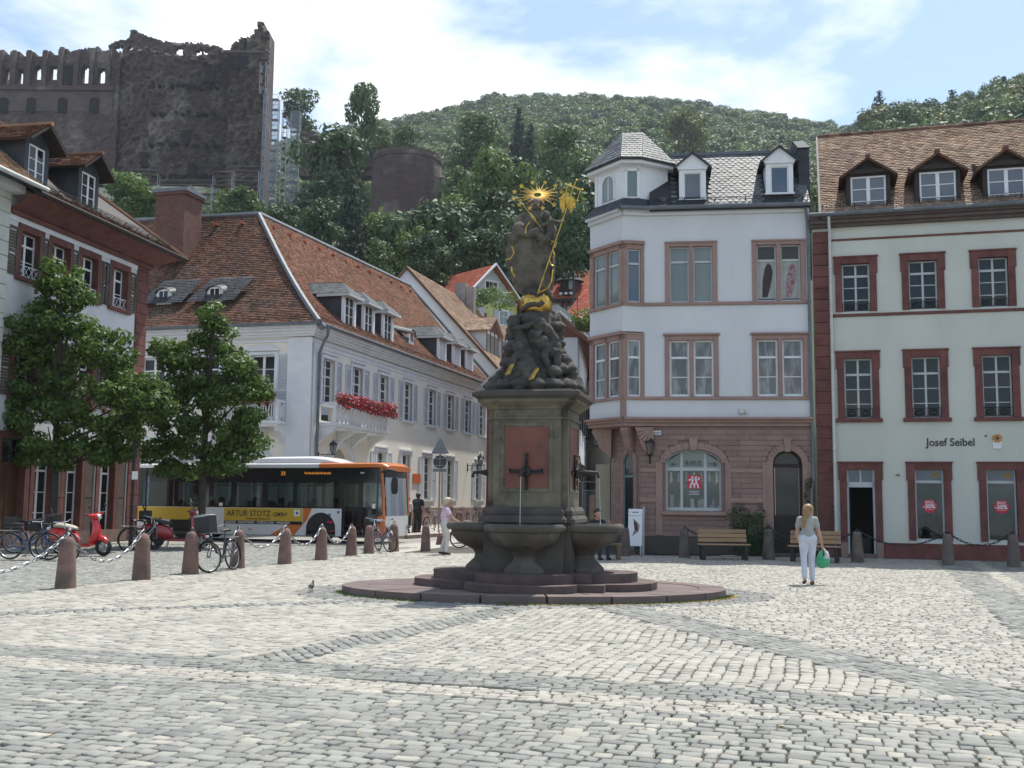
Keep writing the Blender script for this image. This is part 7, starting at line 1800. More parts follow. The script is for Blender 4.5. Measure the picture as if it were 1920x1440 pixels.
for pth in ([(985, 438), (987, 425), (993, 417)], [(960, 462), (964, 475), (958, 484), (947, 488)], [(959, 500), (960, 510), (966, 520)], [(1008, 549), (1016, 546), (1028, 540), (1034, 528), (1037, 505)], [(1034, 452), (1043, 455), (1040, 464)], [(1037, 470), (1040, 478), (1037, 484)], [(1030, 488), (1034, 497), (1038, 498)]):
 b.tube([S_(u, v, -.33) for u, v in pth], .014, 5)
b.build('gilded_hem', m_gold, SM)
for u0, v0, u1, v1 in ((958, 684, 948, 704), (1004, 692, 992, 713)):
 b = MB()
 for k in range(4): b.tube([S_(u0 + k * 1.8, v0 - k * .6, -.72), S_(u1 + k * 2.0, v1 - k * .9, -.82)], [.012, .016], 5)
 b.build('gilded_bolt', m_gold, SM)
# ================================================================== city bus; local x forward, y away from the square, front wheel at x=0
BU = thing('city_bus', 'white and orange city bus with black window band and yellow advert along its side', 'bus', (-7.06, 40, 0), R(-15.75))
m_bus_white = mat('bus_white', (.72, .73, .74), (.66, .67, .68), .35, 1, coat=.4)
m_bus_orange = mat('bus_orange', (.62, .17, .03), (.58, .155, .03), .35, 1, coat=.4)
m_bus_black = mat('bus_black', (.010, .010, .012), rough=.18, coat=.3)
m_bus_grey = mat('bus_interior', (.09, .09, .10), rough=.8)
m_ad_yellow = mat('advert_yellow', (.60, .40, .035), rough=.45)
m_bus_glass = glass_mat('bus_glass', (.52, .57, .55), .06)
m_bus_glass_clear = glass_mat('bus_glass_clear', (.72, .77, .75), .08)
XF, XR, WD = 2.50, -8.0, 2.5
RWX = -5.85
wins = [(-7.7, -6.6), (-6.45, -5.2), (-5.05, -3.75), (-3.55, -2.45), (-2.28, -1.16), (-1.04, .70)]
def side_wall(y, sgn, door):
 b = MB()
 # white lower panel with wheel arches, as strips
 top = 1.25
 def arch(x):
  for c in (0, RWX):
   if abs(x - c - .0) < .60: return .48 + .62 * math.sqrt(max(0, 1 - ((x - c) / .60) ** 2)) if abs(x - c) < .599 else .24
  return .24
 xe = .84 if door else XF - .1
 xs = sorted(set([XR + .1, xe] + [c + .60 * math.cos(PI * k / 14) for c in (0, RWX) for k in range(15)]))
 for a, e in zip(xs, xs[1:]):
  m0 = (a + e) / 2; za, ze_ = (arch(a), arch(e)) if any(abs(m0 - c) < .6 for c in (0, RWX)) else (.24, .24)
  b.quad((a, y, za), (e, y, ze_), (e, y, top), (a, y, top))
 o = b.build('body_panel', m_bus_white, BU)
 b = MB(); wall_faces(b, XR + .1, XF - .28, top, 2.74, [(a, e, 1.30, 2.22) for a, e in wins] + ([(.92, 2.26, 1.26, 2.26)] if door else [(.9, 2.2, 1.3, 2.2)]), .05 * sgn, y=y)
 b.build('window_band', m_bus_black, BU)
 for a, e in wins: MB().box(a - .01, e + .01, min(y + .01 * sgn, y + .02 * sgn), max(y + .01 * sgn, y + .02 * sgn), 1.29, 2.23).build('window', m_bus_glass, BU)
side_wall(0, 1, True); side_wall(WD, -1, False)
MB().box(.9, 2.2, WD - .02, WD - .01, 1.3, 2.2).build('window', m_bus_glass, BU)
b = MB(); b.loft([(XR, WD / 2, 2.78, 1.18, .10), (XR + .15, WD / 2, 2.80, 1.25, .13), (-.15, WD / 2, 2.83, 1.25, .13)], 24, 4); b.build('roof', m_bus_white, BU, smooth=True)
b = MB(); b.loft([(-.15, WD / 2, 2.83, 1.251, .13), (2.1, WD / 2, 2.85, 1.251, .13), (XF - .12, WD / 2, 2.84, 1.24, .14), (XF + .10, WD / 2, 2.76, 1.15, .10)], 24, 4); b.build('roof', m_bus_orange, BU, smooth=True)
b = MB(); b.loft([(-3.05, 1.25, 2.93, .85, .06), (-2.9, 1.25, 3.0, .95, .16), (-2.5, 1.25, 3.02, .98, .19), (-.6, 1.25, 3.03, .98, .20), (.0, 1.25, 3.0, .95, .17), (.6, 1.25, 2.93, .8, .05)], 24, 3.5); b.build('roof_pod', m_bus_white, BU, smooth=True)
b = MB(); b.box(XR + .1, XF - .25, .02, WD - .02, .22, .30); b.box(XR, XR + .1, 0.05, WD - .05, .25, 2.75); b.box(XR + .1, XF - .2, .03, WD - .03, 2.66, 2.70); b.build('floor_and_ceiling', m_bus_grey, BU)
b = MB()
for y0, y1 in ((.0, .5), (2.0, 2.5)):
 for c in (0, RWX): b.box(c - .6, c + .6, y0 + .015, y1 - .015, .45, 1.15)
b.build('wheel_arch', m_black, BU)
# front
b = MB()
def fx(y, z): t = (y - WD / 2) / (WD / 2); return XF + .26 * (1 - t * t) ** .5 * (.42 if z > 2.6 else .5) - (.0 if z < 1.25 else (z - 1.25) * .08)
def front_strip(z0, z1, m, nm, ya=0.0, yb=WD, n=14, dx=0):
 b = MB()
 for k in range(n):
  y0, y1 = ya + (yb - ya) * k / n, ya + (yb - ya) * (k + 1) / n
  b.quad((fx(y0, z0) + dx, y0, z0), (fx(y0, z1) + dx, y0, z1), (fx(y1, z1) + dx, y1, z1), (fx(y1, z0) + dx, y1, z0))
 return b.build(nm, m, BU)
front_strip(.25, 1.0, m_bus_white, 'front_panel'); front_strip(1.0, 2.42, m_bus_glass_clear, 'windscreen', .16, WD - .16); front_strip(2.42, 2.75, m_bus_black, 'destination_box')
b = MB(); b.prism([(XF - .24, .25), (XF + .05, .25), (XF + .04, 1.16), (XF - .10, 1.0), (XF - .24, .98)], -.012, .1)
for (x0, z0, x1, z1) in ((XF + .0, 1.0, XF - .12, 2.75),): b.tube([(x0, .02, z0), (x0 - .02, .02, 1.8), (x1, .02, z1)], [.06, .045, .055], 6); b.tube([(x0, WD - .02, z0), (x1, WD - .02, z1)], .06, 6)
b.build('front_pillar', m_bus_orange, BU)
b = MB(); b.prism([(XF - .28, 1.0), (XF - .06, 1.2), (XF - .12, 2.2), (XF - .28, 2.2)], -.004, .004); b.build('cab_window', m_bus_glass_clear, BU)
b = MB(); b.tube([(XF - .1, -.02, 2.62), (XF + .25, -.22, 2.66), (XF + .50, -.28, 2.62), (XF + .56, -.28, 2.4)], [.05, .06, .07, .05], 8); b.build('mirror_arm', m_bus_black, BU, smooth=True)
b = MB(); b.loft([(XF + .42, -.28, 2.1, .10, .10), (XF + .45, -.28, 2.1, .14, .30), (XF + .58, -.28, 2.12, .14, .33), (XF + .62, -.28, 2.12, .1, .25)], 12, 3); b.build('mirror', m_black, BU, smooth=True)
b = MB(); b.ball((XF + .14, .35, .55), (.08, .18, .1), 10); b.build('headlight', m_lantern_glass, BU); MB().ball((XF + .14, WD - .35, .55), (.08, .18, .1), 10).build('headlight', m_lantern_glass, BU)
# doors
for x0, x1 in ((.88, 1.55), (1.60, 2.28)):
 d = MB().box(x0, x0 + .06, -.01, .03, .30, 2.28).box(x1 - .06, x1, -.01, .03, .30, 2.28).box(x0, x1, -.01, .03, 2.22, 2.28).box(x0, x1, -.01, .03, .30, .38).box(x0 + .06, x1 - .06, -.005, .025, .62, .66).build('door', m_bus_black, BU)
 MB().box(x0 + .06, x1 - .06, .005, .015, .38, 2.22).build('pane', m_bus_glass, d)
MB().box(XF - .26, XF - .22, -.006, .0, .98, 2.74).box(XF - .26, XF - .06, -.006, 0, 2.2, 2.74).build('cab_frame', m_bus_black, BU)
MB().box(.84, .88, -.012, .04, .25, 2.74).box(1.55, 1.60, -.012, .03, .25, 2.3).box(2.28, XF - .25, -.008, .03, .25, 2.74).box(.88, 2.28, -.008, .03, 2.28, 2.74).build('door_frame', m_bus_black, BU)
# wheels
def bus_wheel(x, y, s):
 t = MB(); t.lathe([(.30, -.14), (.46, -.14), (.49, -.10), (.49, .10), (.46, .14), (.30, .14)], 28); w = t.build('wheel', m_rubber, BU, smooth=True)
 h = MB(); h.lathe([(.30, -.11), (.29, -.13), (.24, -.09), (.16, -.11), (.10, -.15), (0, -.15)], 24)
 for k in range(8): a = k * PI / 4; h.ball((.2 * math.cos(a), .2 * math.sin(a), -.11), .022, 6)
 h.build('rim', m_zinc, w, smooth=True)
 w.location = (x, y, .49); w.rotation_euler = (-PI / 2 if s > 0 else PI / 2, 0, 0); w.rotation_euler = (R(-90) * s, 0, 0)
for c in (0, RWX): bus_wheel(c, .19, -1); bus_wheel(c, WD - .19, 1)
# livery and adverts
b = MB(); b.prism([(-.38, 1.25), (-.74, 1.25), (-.74, .64), (-1.30, .64), (-2.10, .235), (-1.08, .235), (-.56, .82)], -.006, .002); b.build('orange_stripe', m_bus_orange, BU)
ad = MB().box(-4.04, -.76, -.010, .0, .76, 1.235).build('advert', m_ad_yellow, BU)
text('ARTUR STOTZ', .30, m_text_dark, ad, (-3.92, -.013, .935), sx=.93, bold=.003); text('GMBH', .22, m_text_dark, ad, (-1.98, -.013, .935), sx=.95, bold=.002); text('www.stotz-fenster.de', .115, m_text_dark, ad, (-3.1, -.013, .805), sx=1.0)
MB().box(-1.10, -.86, -.014, -.01, .95, 1.19).build('advert_logo', m_white_print, ad); MB().prism([(-1.03, 1.02), (-.95, 1.02), (-.92, 1.10), (-1.0, 1.13)], -.018, -.014).build('advert_mark', mat('advert_blue', (.03, .07, .35), rough=.5), ad)
ad2 = MB().box(-4.04, -.76, -.010, .0, .635, .755).build('advert_strip', m_bus_black, BU); text('FENSTER · HAUSTÜREN · VORDÄCHER · MARKISEN', .122, m_white_print, ad2, (-4.0, -.013, .655), sx=.985)
MB().box(-7.9, -5.2, -.010, .0, .76, 1.235).build('advert', m_ad_yellow, BU)
m_led = mat('amber_led', (.8, .28, .04), emit=.35)
db = MB().box(-1.9, .55, -.006, .0, 2.42, 2.70).build('display', m_bus_black, BU); text('33', .20, m_led, db, (-1.70, -.01, 2.48), bold=.002)
b = MB()
for k in range(26): x = -.72 + k * .042; b.box(x, x + .026, -.010, -.006, 2.52 + .03 * (k % 3 == 0), 2.58 + .03 * ((k * 7) % 4 == 0))
b.build('led_text', m_led, db)
b = MB(); b.box(.28, .50, -.006, 0, .72, .79); b.box(-3.0, -2.85, -.006, 0, .42, .46); b.box(.35, .55, -.006, 0, .40, .44); b.build('red_marker', m_red_print, BU); text('8375', .14, m_text_dark, BU, (.25, -.006, .53), bold=.001)
for x, z in ((.35, 1.02), (.70, 1.12)): MB().prism(disc_pts(.055, 14, (x, z)), -.006, 0).build('round_sticker', mat('sticker_blue', (.05, .12, .35), rough=.5) if 'sticker_blue' not in bpy.data.materials else bpy.data.materials['sticker_blue'], BU)
MB().box(2.05, 2.18, -.014, -.01, 1.28, 1.45).build('sticker', m_white_print, BU); MB().box(-4.28, -4.12, -.006, 0, 1.3, 1.42).build('sticker', m_white_print, BU)
text('vrn', .12, m_white_print, BU, (1.55, -.014, 2.55), bold=.002)
for k, x in enumerate((-7.2, -6.3, -4.9, -4.1, -3.2, -2.3, -1.4)):
 for y in (.3, 1.75): MB().loft([(0, 0, 0, .2, .02), (.04, 0, 0, .22, .03), (.12, 0, 0, .2, .02)], 8, 3).build('seat', m_bus_grey, BU, (x, y + .2, 1.2)).scale = (1, 1, 11)
b = MB()
for x in (-5.1, -2.36, -1.1, .8, 1.58): b.tube([(x, 1.1, .3), (x, 1.1, 2.66)], .02, 6)
b.tube([(-7.5, .95, 2.1), (.6, .95, 2.1)], .018, 6); b.build('handrail', m_ad_yellow, BU)
BU_M = Matrix.Translation((-7.06, 40, 0)) @ Matrix.Rotation(R(-15.75), 4, 'Z')
# ================================================================== bicycles and scooters; local x forward
def ring(b, c, Rr, r, n=28, m=0, k=6): b.tube([(c[0] + Rr * math.cos(2 * PI * i / n), c[1], c[2] + Rr * math.sin(2 * PI * i / n)) for i in range(n)], r, k, m, closed=True)
m_chrome = mat('chrome', (.75, .76, .77), rough=.2, metal=1.0)
def paint(name, c): return mat(name, c, rough=.3, coat=.5)
def bicycle(label, loc, rz, frame_m, lean=.12, steer=0.0, basket=None, bag=None, step=True, tyre=None, scale=1.0, group='parked bicycles'):
 t = thing('bicycle', label, 'bicycle', loc, rz, group)
 t.rotation_euler = (lean, 0, rz); t.scale = (scale,) * 3
 F_, Rw, r_ = .52, -.52, .345
 b = MB(); bb = (-.10, 0, .29); hd_, ht = (.40, 0, .64), (.365, 0, .78); se = (-.26, 0, .76)
 if step: b.tube([hd_, (.12, 0, .42), bb], .019, 7); b.tube([(.38, 0, .72), (.10, 0, .52), (-.17, 0, .48)], .015, 7)
 else: b.tube([hd_, bb], .019, 7); b.tube([ht, (-.24, 0, .70)], .016, 7)
 b.tube([bb, se], .017, 7); b.tube([ht, hd_], .024, 7)
 for q in (-.055, .055): b.tube([(Rw, q, r_), bb], .011, 6); b.tube([(Rw, q, r_), (-.23, q * .4, .66)], .010, 6)
 b.build('frame', frame_m, t)
 f = MB()
 for q in (-.05, .05): f.tube([(0, q, 0), (-.10, q, .30), (-.125, q * .5, .36)], .012, 6)
 f.tube([(-.125, 0, .34), (-.16, 0, .50)], .016, 6); fk = f.build('fork', frame_m, t); fk.location = (F_, 0, r_); fk.rotation_euler = (0, 0, steer)
 h = MB(); h.tube([(.345, 0, .80), (.32, 0, .98)], .014, 6); h.tube([(.16, -.29, .97), (.26, -.27, 1.01), (.33, -.10, .98), (.33, .10, .98), (.26, .27, 1.01), (.16, .29, .97)], .012, 6); h.build('handlebar', m_chrome, t)
 g = MB()
 for q in (-.28, .28): g.tube([(.13, q, .965), (.24, q, 1.0)], .018, 6)
 g.build('grip', m_black, t)
 s = MB(); s.loft([(-.42, 0, .90, .09, .035), (-.36, 0, .91, .11, .04), (-.25, 0, .905, .06, .03), (-.14, 0, .90, .02, .018)], 12, 2.2); s.tube([se, (-.29, 0, .88)], .013, 6); s.build('saddle', m_black, t, smooth=True)
 for x, par, nm in ((0, fk, 1), (Rw, t, 0)):
  w = MB(); ring(w, (0, 0, 0), .325, .021); wo_ = w.build('wheel', tyre or m_rubber, par); wo_.location = (x, 0, 0 if nm else r_)
  rm = MB(); ring(rm, (0, 0, 0), .300, .010, 24, 0, 5); rm.tube([(0, -.045, 0), (0, .045, 0)], .022, 6)
  for k in range(14): a = 2 * PI * k / 14; rm.tube([(0, .02 * (-1) ** k, 0), (.298 * math.cos(a), 0, .298 * math.sin(a))], .0022, 3, cap=False)
  if not nm: rm.build('rim', m_steel, wo_)
  else: rm.build('rim', m_steel, t).matrix_local = Matrix.Translation((F_, 0, r_)) @ Matrix.Rotation(steer, 4, 'Z')
 gd = MB()
 def guard(cx, a0, a1):
  p = [(cx + .365 * math.cos(a), r_ + .365 * math.sin(a)) for a in np.linspace(a0, a1, 12)]
  for (x0, z0), (x1, z1) in zip(p, p[1:]): gd.quad((x0, -.025, z0), (x1, -.025, z1), (x1, .025, z1), (x0, .025, z0))
 guard(Rw, R(20), R(200)); guard(F_, R(20), R(170)); gd.build('mudguard', m_black, t)
 cr_ = MB(); ring(cr_, (bb[0], -.05, bb[2]), .085, .008, 18, 0, 5); cr_.tube([bb, (bb[0] + .05, -.09, bb[2] - .16)], .01, 5); cr_.tube([bb, (bb[0] - .05, .09, bb[2] + .16)], .01, 5); cr_.box(bb[0] + .0, bb[0] + .10, -.19, -.09, bb[2] - .18, bb[2] - .155); cr_.box(bb[0] - .1, bb[0], .09, .19, bb[2] + .15, bb[2] + .175); cr_.tube([(bb[0], -.05, bb[2] + .085), (Rw, -.05, r_ + .04)], .006, 4); cr_.tube([(bb[0], -.05, bb[2] - .085), (Rw, -.05, r_ - .04)], .006, 4); cr_.build('crank', m_steel, t)
 rk_ = MB()
 for q in (-.06, 0, .06): rk_.tube([(-.30, q, .74), (-.80, q, .74)], .007, 5)
 for q in (-.06, .06): rk_.tube([(Rw, q, r_), (-.66, q, .74)], .006, 5)
 rk_.build('carrier', m_steel, t); MB().ball((.50, 0, .80), (.04, .05, .05), 10).build('lamp', m_chrome, t)
 if basket:
  k_ = MB(); k_.box(.38, .70, -.19, .19, .86, 1.22, bev=.02) if basket != 'rear' else k_.box(-.84, -.46, -.18, .18, .75, 1.02, bev=.02)
  k_.build('basket', m_black, t)
  if basket == 'bag': MB().loft([(.36, 0, 1.235, .15, .02), (.40, 0, 1.24, .19, .025), (.68, 0, 1.24, .19, .025), (.72, 0, 1.235, .15, .02)], 12, 4).build('basket_rim', m_steel, t)
 return t
blue, dark, silver, redv, grn = paint('paint_blue', (.02, .05, .20)), paint('paint_dark', (.03, .033, .036)), paint('paint_silver', (.42, .43, .45)), paint('paint_violet', (.16, .12, .24)), paint('paint_green', (.03, .10, .08))
def ground_rz(u0, v0, u1, v1): a, c = gnd(u0, v0), gnd(u1, v1); return ((a + c) / 2), math.atan2(c.y - a.y, c.x - a.x)
p = gnd(415, 1072); bicycle('dark town bicycle with black basket turned towards the camera, leaning on a bollard', (p.x, p.y + .05, 0), R(-104), dark, .14, -.4, 'bag', True, True, m_rubber, 1.0)
p = gnd(62, 1050); bicycle('blue bicycle parked in front of the brown door at the left edge', (p.x - .1, p.y, 0), R(-6), blue, .10, .1, None)
p = gnd(86, 1052); bicycle('dark bicycle standing beside the blue one, half behind the nearest bollard', (p.x + .1, p.y + .35, 0), R(-22), dark, .12, -.2, 'rear')
p = gnd(45, 1040); bicycle('grey bicycle at the back of the row by the brown door', (p.x, p.y + .6, 0), R(10), silver, -.1, .2, 'rear')
p = gnd(735, 1034); bicycle('bicycle with violet front fork parked against a bollard beside the bus door', (p.x - .2, p.y - .25, 0), R(-62), redv, .12, .35, None)
p = gnd(712, 1031); bicycle('red and black bicycle behind the violet one beside the bus door', (p.x - .35, p.y + .15, 0), R(-75), paint('paint_red_bike', (.35, .03, .03)), -.1, -.3, 'rear')
p = gnd(848, 1028); bicycle('black bicycle half hidden behind the left fountain bowl', (p.x + .75, p.y + .2, 0), R(4), dark, .1, 0.0, None)
for k, (u, v, a, m_, lab) in enumerate([(806, 1000, 70, silver, 'silver bicycle by the traffic sign behind the woman in pink'), (832, 992, 80, dark, 'dark bicycle right of the traffic sign by the white wall'), (868, 985, 60, silver, 'silver bicycle leaning on the white wall below the window'), (893, 984, 75, grn, 'green bicycle leaning on the white wall beside the fountain')]):
 p = gnd(u, v); bicycle(lab, (p.x, p.y, .12), R(a), m_, .1, .3, None)
p = gnd(233, 1036); bicycle('dark bicycle between the two red scooters', (p.x - .1, p.y + 1.6, 0), R(60), dark, .1, -.3, None)
p = gnd(205, 1036); bicycle('grey bicycle behind the front wheel of the nearer red scooter', (p.x + .5, p.y + 1.6, 0), R(80), silver, .08, .2, None)
def scooter(label, loc, rz, body_m, seat_m, screen, box, scale=1.0):
 t = thing('scooter', label, 'scooter', loc, rz, 'red scooters'); t.rotation_euler = (.06, 0, rz); t.scale = (scale,) * 3
 b = MB(); b.loft([(-.98, 0, .58, .05, .05), (-.93, 0, .56, .15, .13), (-.78, 0, .53, .21, .20), (-.55, 0, .50, .22, .22), (-.32, 0, .46, .19, .20), (-.18, 0, .42, .12, .16), (-.12, 0, .36, .08, .10)], 18, 2.6); b.build('body', body_m, t, smooth=True)
 b = MB(); b.prism([(-.25, .24), (.28, .24), (.40, .30), (.36, .36), (.26, .30), (-.22, .30)], -.16, .16); b.build('footboard', body_m, t)
 b = MB()
 for k in range(6): b.box(-.15 + k * .065, -.12 + k * .065, -.15, .15, .30, .315)
 b.build('floor_mat', m_rubber, t)
 b = MB(); secs = [(.28, .30, .17), (.36, .42, .20), (.42, .60, .19), (.40, .78, .13), (.36, .92, .09), (.345, .98, .06)]; n = 9; vs = []
 for (x, z, w) in secs:
  for k in range(n): q = -1 + 2 * k / (n - 1); vs.append((x + .10 * (1 - q * q), w * q, z))
 nn = len(vs); vs += [(x - .035, y, z) for x, y, z in vs]; fs = []
 for i in range(len(secs) - 1):
  for k in range(n - 1): a = i * n + k; fs += [(a, a + 1, a + n + 1, a + n), (nn + a, nn + a + n, nn + a + n + 1, nn + a + 1)]
 for i in range(len(secs) - 1):
  for k in (0, n - 1): a = i * n + k; fs.append((a, a + n, nn + a + n, nn + a))
 b.add(vs, fs); b.build('leg_shield', body_m, t, smooth=True)
 MB().box(.30, .335, -.15, .15, .34, .88, bev=.01).build('inner_shield', m_black, t)
 b = MB(); b.ball((.40, 0, 1.02), (.12, .13, .09), 14); b.tube([(.34, -.32, 1.08), (.37, -.12, 1.05), (.37, .12, 1.05), (.34, .32, 1.08)], [.03, .055, .055, .03], 8); b.build('handlebar', body_m, t, smooth=True)
 g = MB()
 for q in (-1, 1): g.tube([(.335, q * .30, 1.08), (.31, q * .42, 1.085)], .022, 6); g.tube([(.37, q * .2, 1.08), (.42, q * .33, 1.28)], .007, 5); g.ball((.42, q * .35, 1.30), (.015, .06, .045), 8)
 g.build('mirror', m_black, t); MB().ball((.50, 0, 1.02), (.045, .08, .07), 12).build('headlight', m_chrome, t, smooth=True)
 s = MB(); s.loft([(-.86, 0, .76, .06, .04), (-.8, 0, .78, .14, .06), (-.55, 0, .77, .15, .06), (-.30, 0, .73, .13, .05), (-.16, 0, .70, .06, .03)], 14, 2.6); s.build('seat', seat_m, t, smooth=True)
 f = MB(); f.loft([(.40, 0, .42, .03, .03), (.48, 0, .47, .08, .07), (.62, 0, .46, .085, .08), (.76, 0, .36, .07, .07), (.80, 0, .30, .04, .04)], 12, 2.5); f.build('mudguard', body_m, t, smooth=True)
 for x in (.62, -.66):
  w = MB(); ring(w, (0, 0, 0), .185, .055, 22, 0, 8); wo_ = w.build('wheel', m_rubber, t, (x, 0, .24), smooth=True)
  q = MB(); q.prism(disc_pts(.055, 10), -.04, .04)
  for k in range(5): a = k * 2 * PI / 5; q.prism([(.04 * math.cos(a - .5), .04 * math.sin(a - .5)), (.15 * math.cos(a - .16), .15 * math.sin(a - .16)), (.15 * math.cos(a + .16), .15 * math.sin(a + .16)), (.04 * math.cos(a + .5), .04 * math.sin(a + .5))], -.025, .025)
  ring(q, (0, 0, 0), .145, .02, 20, 0, 5); q.build('rim', m_steel, wo_)
 MB().tube([(.62, .07, .24), (.50, .06, .52), (.40, .0, .95)], .025, 6).build('fork', m_steel, t)
 MB().tube([(-.55, -.18, .26), (-.95, -.20, .34)], [.03, .05], 8).box(-.62, -.4, -.1, .1, .16, .3).build('exhaust', m_black, t)
 MB().tube([(-.25, -.1, .24), (-.32, -.2, .02)], .012, 5).tube([(-.25, .1, .24), (-.32, .2, .02)], .012, 5).build('stand', m_steel, t)
 if screen:
  b = MB(); p0 = [(.42, .95, .16), (.38, 1.12, .20), (.30, 1.34, .16), (.27, 1.40, .09)]
  for (x0, z0, w0), (x1, z1, w1) in zip(p0, p0[1:]):
   for q in range(4): a0, a1 = -1 + q * .5, -.5 + q * .5; b.quad((x0 + .05 * (1 - a0 * a0), w0 * a0, z0), (x0 + .05 * (1 - a1 * a1), w0 * a1, z0), (x1 + .05 * (1 - a1 * a1), w1 * a1, z1), (x1 + .05 * (1 - a0 * a0), w1 * a0, z1))
  b.build('windshield', glass_mat('scooter_screen', (.75, .8, .85), .2), t)
 if box: MB().loft([(-1.12, 0, .98, .12, .12), (-1.08, 0, .98, .2, .17), (-.84, 0, .98, .2, .17), (-.80, 0, .98, .12, .12)], 16, 3).build('top_box', m_black, t, smooth=True)
 else: MB().box(-1.05, -.75, -.16, .16, .82, 1.06, bev=.04).tube([(-.8, 0, .8), (-1.0, 0, 1.25)], .02, 5).build('rear_bag', m_black, t)
 return t
m_sred = mat('scooter_red', (.55, .015, .02), rough=.25, coat=.7)
p = gnd(196, 1043); scooter('bright red scooter with pale seat parked facing right behind the chain', (p.x - .66, p.y + .15, 0), R(-14), m_sred, mat('seat_pale', (.42, .40, .31), rough=.6), False, False, 1.05)
p = gnd(282, 1030); scooter('dark red scooter with black seat and clear windscreen parked farther back', (p.x + .75, p.y + .3, 0), R(8), mat('scooter_dark_red', (.30, .015, .025), rough=.3, coat=.6), m_black, True, False, 1.12)
# ------------------------------------------------------------------ bollards and chains
def bollard_mesh(kind):
 b = MB()
 if kind == 0: b.lathe([(.185, -.02), (.180, .06), (.150, .55), (.135, .74), (.128, .80), (.108, .86), (.075, .895), (.035, .91), (0, .915)], 20, rib=lambda t, r, z: 1 + .015 * math.sin(3 * t + 5 * z))
 else: b.lathe([(.185, -.02), (.170, .25), (.135, .76), (.125, .84), (.10, .875), (.04, .885), (0, .885)], 10, rib=lambda t, r, z: 1 + .03 * math.sin(2 * t + 3 * z))
 return b.mesh('bollard', m_bollard if kind == 0 else m_bollard_grey, True)
bm_ = [bollard_mesh(0), bollard_mesh(1)]
ringm = MB(); ringm.tube([(.045 * math.cos(a), 0, .045 + .045 * math.sin(a)) for a in np.linspace(0, 2 * PI, 13)[:-1]], .011, 6, closed=True); ringm.tube([(0, 0, -.03), (0, 0, .01)], .014, 6); ringm = ringm.mesh('chain_ring', m_iron)
BL = {}
BD_ = [('a', 115, 1104, 0, 1.0, 'sandstone bollard nearest the camera, beside the dark and blue bicycles'), ('b', 259, 1088, 0, 1.0, 'second nearest sandstone bollard, in front of the dark red scooter'), ('c', 352, 1077, 0, .99, 'sandstone bollard standing right of the dark red scooter, left of the basket bicycle'), ('d', 441, 1066, 0, .98, 'sandstone bollard right behind the wheel of the basket bicycle'), ('e', 531, 1058, 0, .97, 'sandstone bollard in front of the orange stripe of the bus'), ('f', 600, 1050, 0, .95, 'sandstone bollard in front of the front wheel of the bus'), ('g', 657, 1042, 0, .93, 'sandstone bollard before the bus door at the end of the last left chain'), ('h', 690, 1038, 0, .92, 'sandstone bollard without chain before the bus door'), ('i', 737, 1034, 0, .95, 'sandstone bollard behind the violet bicycle at the bus front'), ('j', 797, 1033, 0, .90, 'sandstone bollard left of the woman in the pink blouse'), ('k', 778, 1003, 0, .98, 'bollard on the pavement in front of the two pedestrians'), ('l', 863, 995, 0, .96, 'bollard on the pavement behind the woman in the pink blouse'), ('m', 383, 1012, 0, .95, 'dark bollard behind the second tree beside the bus'),
       ('n', 1173, 1043, 1, .95, 'grey stone bollard beside the white advertising board'), ('o', 1285, 1046, 1, .95, 'grey stone bollard at the left end of the left bench'), ('p', 1444, 1050, 1, 1.0, 'grey stone bollard between the two benches'), ('q', 1612, 1055, 1, .97, 'grey stone bollard in front of the shop door right of the second bench'), ('r', 1783, 1060, 1, .95, 'grey stone bollard below the two sale windows'), ('s', 1907, 1064, 1, .98, 'grey stone bollard at the right edge of the view')]
for key, u, v, kd, s, lab in BD_:
 p = gnd(u, v); o = obj('bollard', bm_[kd], None, (p.x, p.y + .17, .12 if key in 'kl' else 0), random.uniform(0, 6), label=lab, cat='bollard', group='stone bollards round the square'); o.scale = (s * 1.0, s * 1.0, s)
 BL[key] = Vector((p.x, p.y + .17, .915 * s if kd == 0 else .885 * s))
 if key not in 'klm': obj('chain_ring', ringm, o, (0, 0, .905 if kd == 0 else .875), 0)
lk = MB(); L_ = .058; lk.tube([(L_ * math.cos(a) * (1.0) + (.02 if math.cos(a) > 0 else -.02), 0, .024 * math.sin(a)) for a in np.linspace(0, 2 * PI, 13)[:-1]], .0115, 5, closed=True); lkm = lk.mesh('chain_link', m_steel)
lkm2 = lkm.copy(); lkm2.materials.clear(); lkm2.materials.append(m_iron)
def chain(a, c, sag, lab, m=None):
 t = thing('chain', lab, 'chain', group='chains between the bollards'); n = max(6, int((c - a).length * 1.12 / .125)); pts = [a.lerp(c, k / n) + Vector((0, 0, .05 - sag * 4 * (k / n) * (1 - k / n))) for k in range(n + 1)]
 for k in range(n):
  d = pts[k + 1] - pts[k]; q = d.to_track_quat('X', 'Z').to_matrix().to_4x4() @ Matrix.Rotation(PI / 2 * (k % 2) + .3, 4, 'X'); o = obj('chain_link', m or lkm, t); o.matrix_local = Matrix.Translation((pts[k] + pts[k + 1]) / 2) @ q
  s = d.length / .125; o.scale = (s, s, s)
lft = BL['a'] + (BL['a'] - BL['b']) * 1.25 + Vector((-.6, 0, 0))
chain(lft, BL['a'], .62, 'chain sagging from the left edge of the view to the nearest bollard'); chain(BL['a'], BL['b'], .55, 'chain sagging between the two nearest bollards in front of the red scooter'); chain(BL['c'], BL['d'], .5, 'chain hanging behind the basket bicycle'); chain(BL['d'], BL['e'], .5, 'chain in front of the bus advert, left of the orange stripe'); chain(BL['e'], BL['f'], .5, 'chain between orange stripe and front wheel of the bus'); chain(BL['f'], BL['g'], .5, 'chain right of the front wheel of the bus')
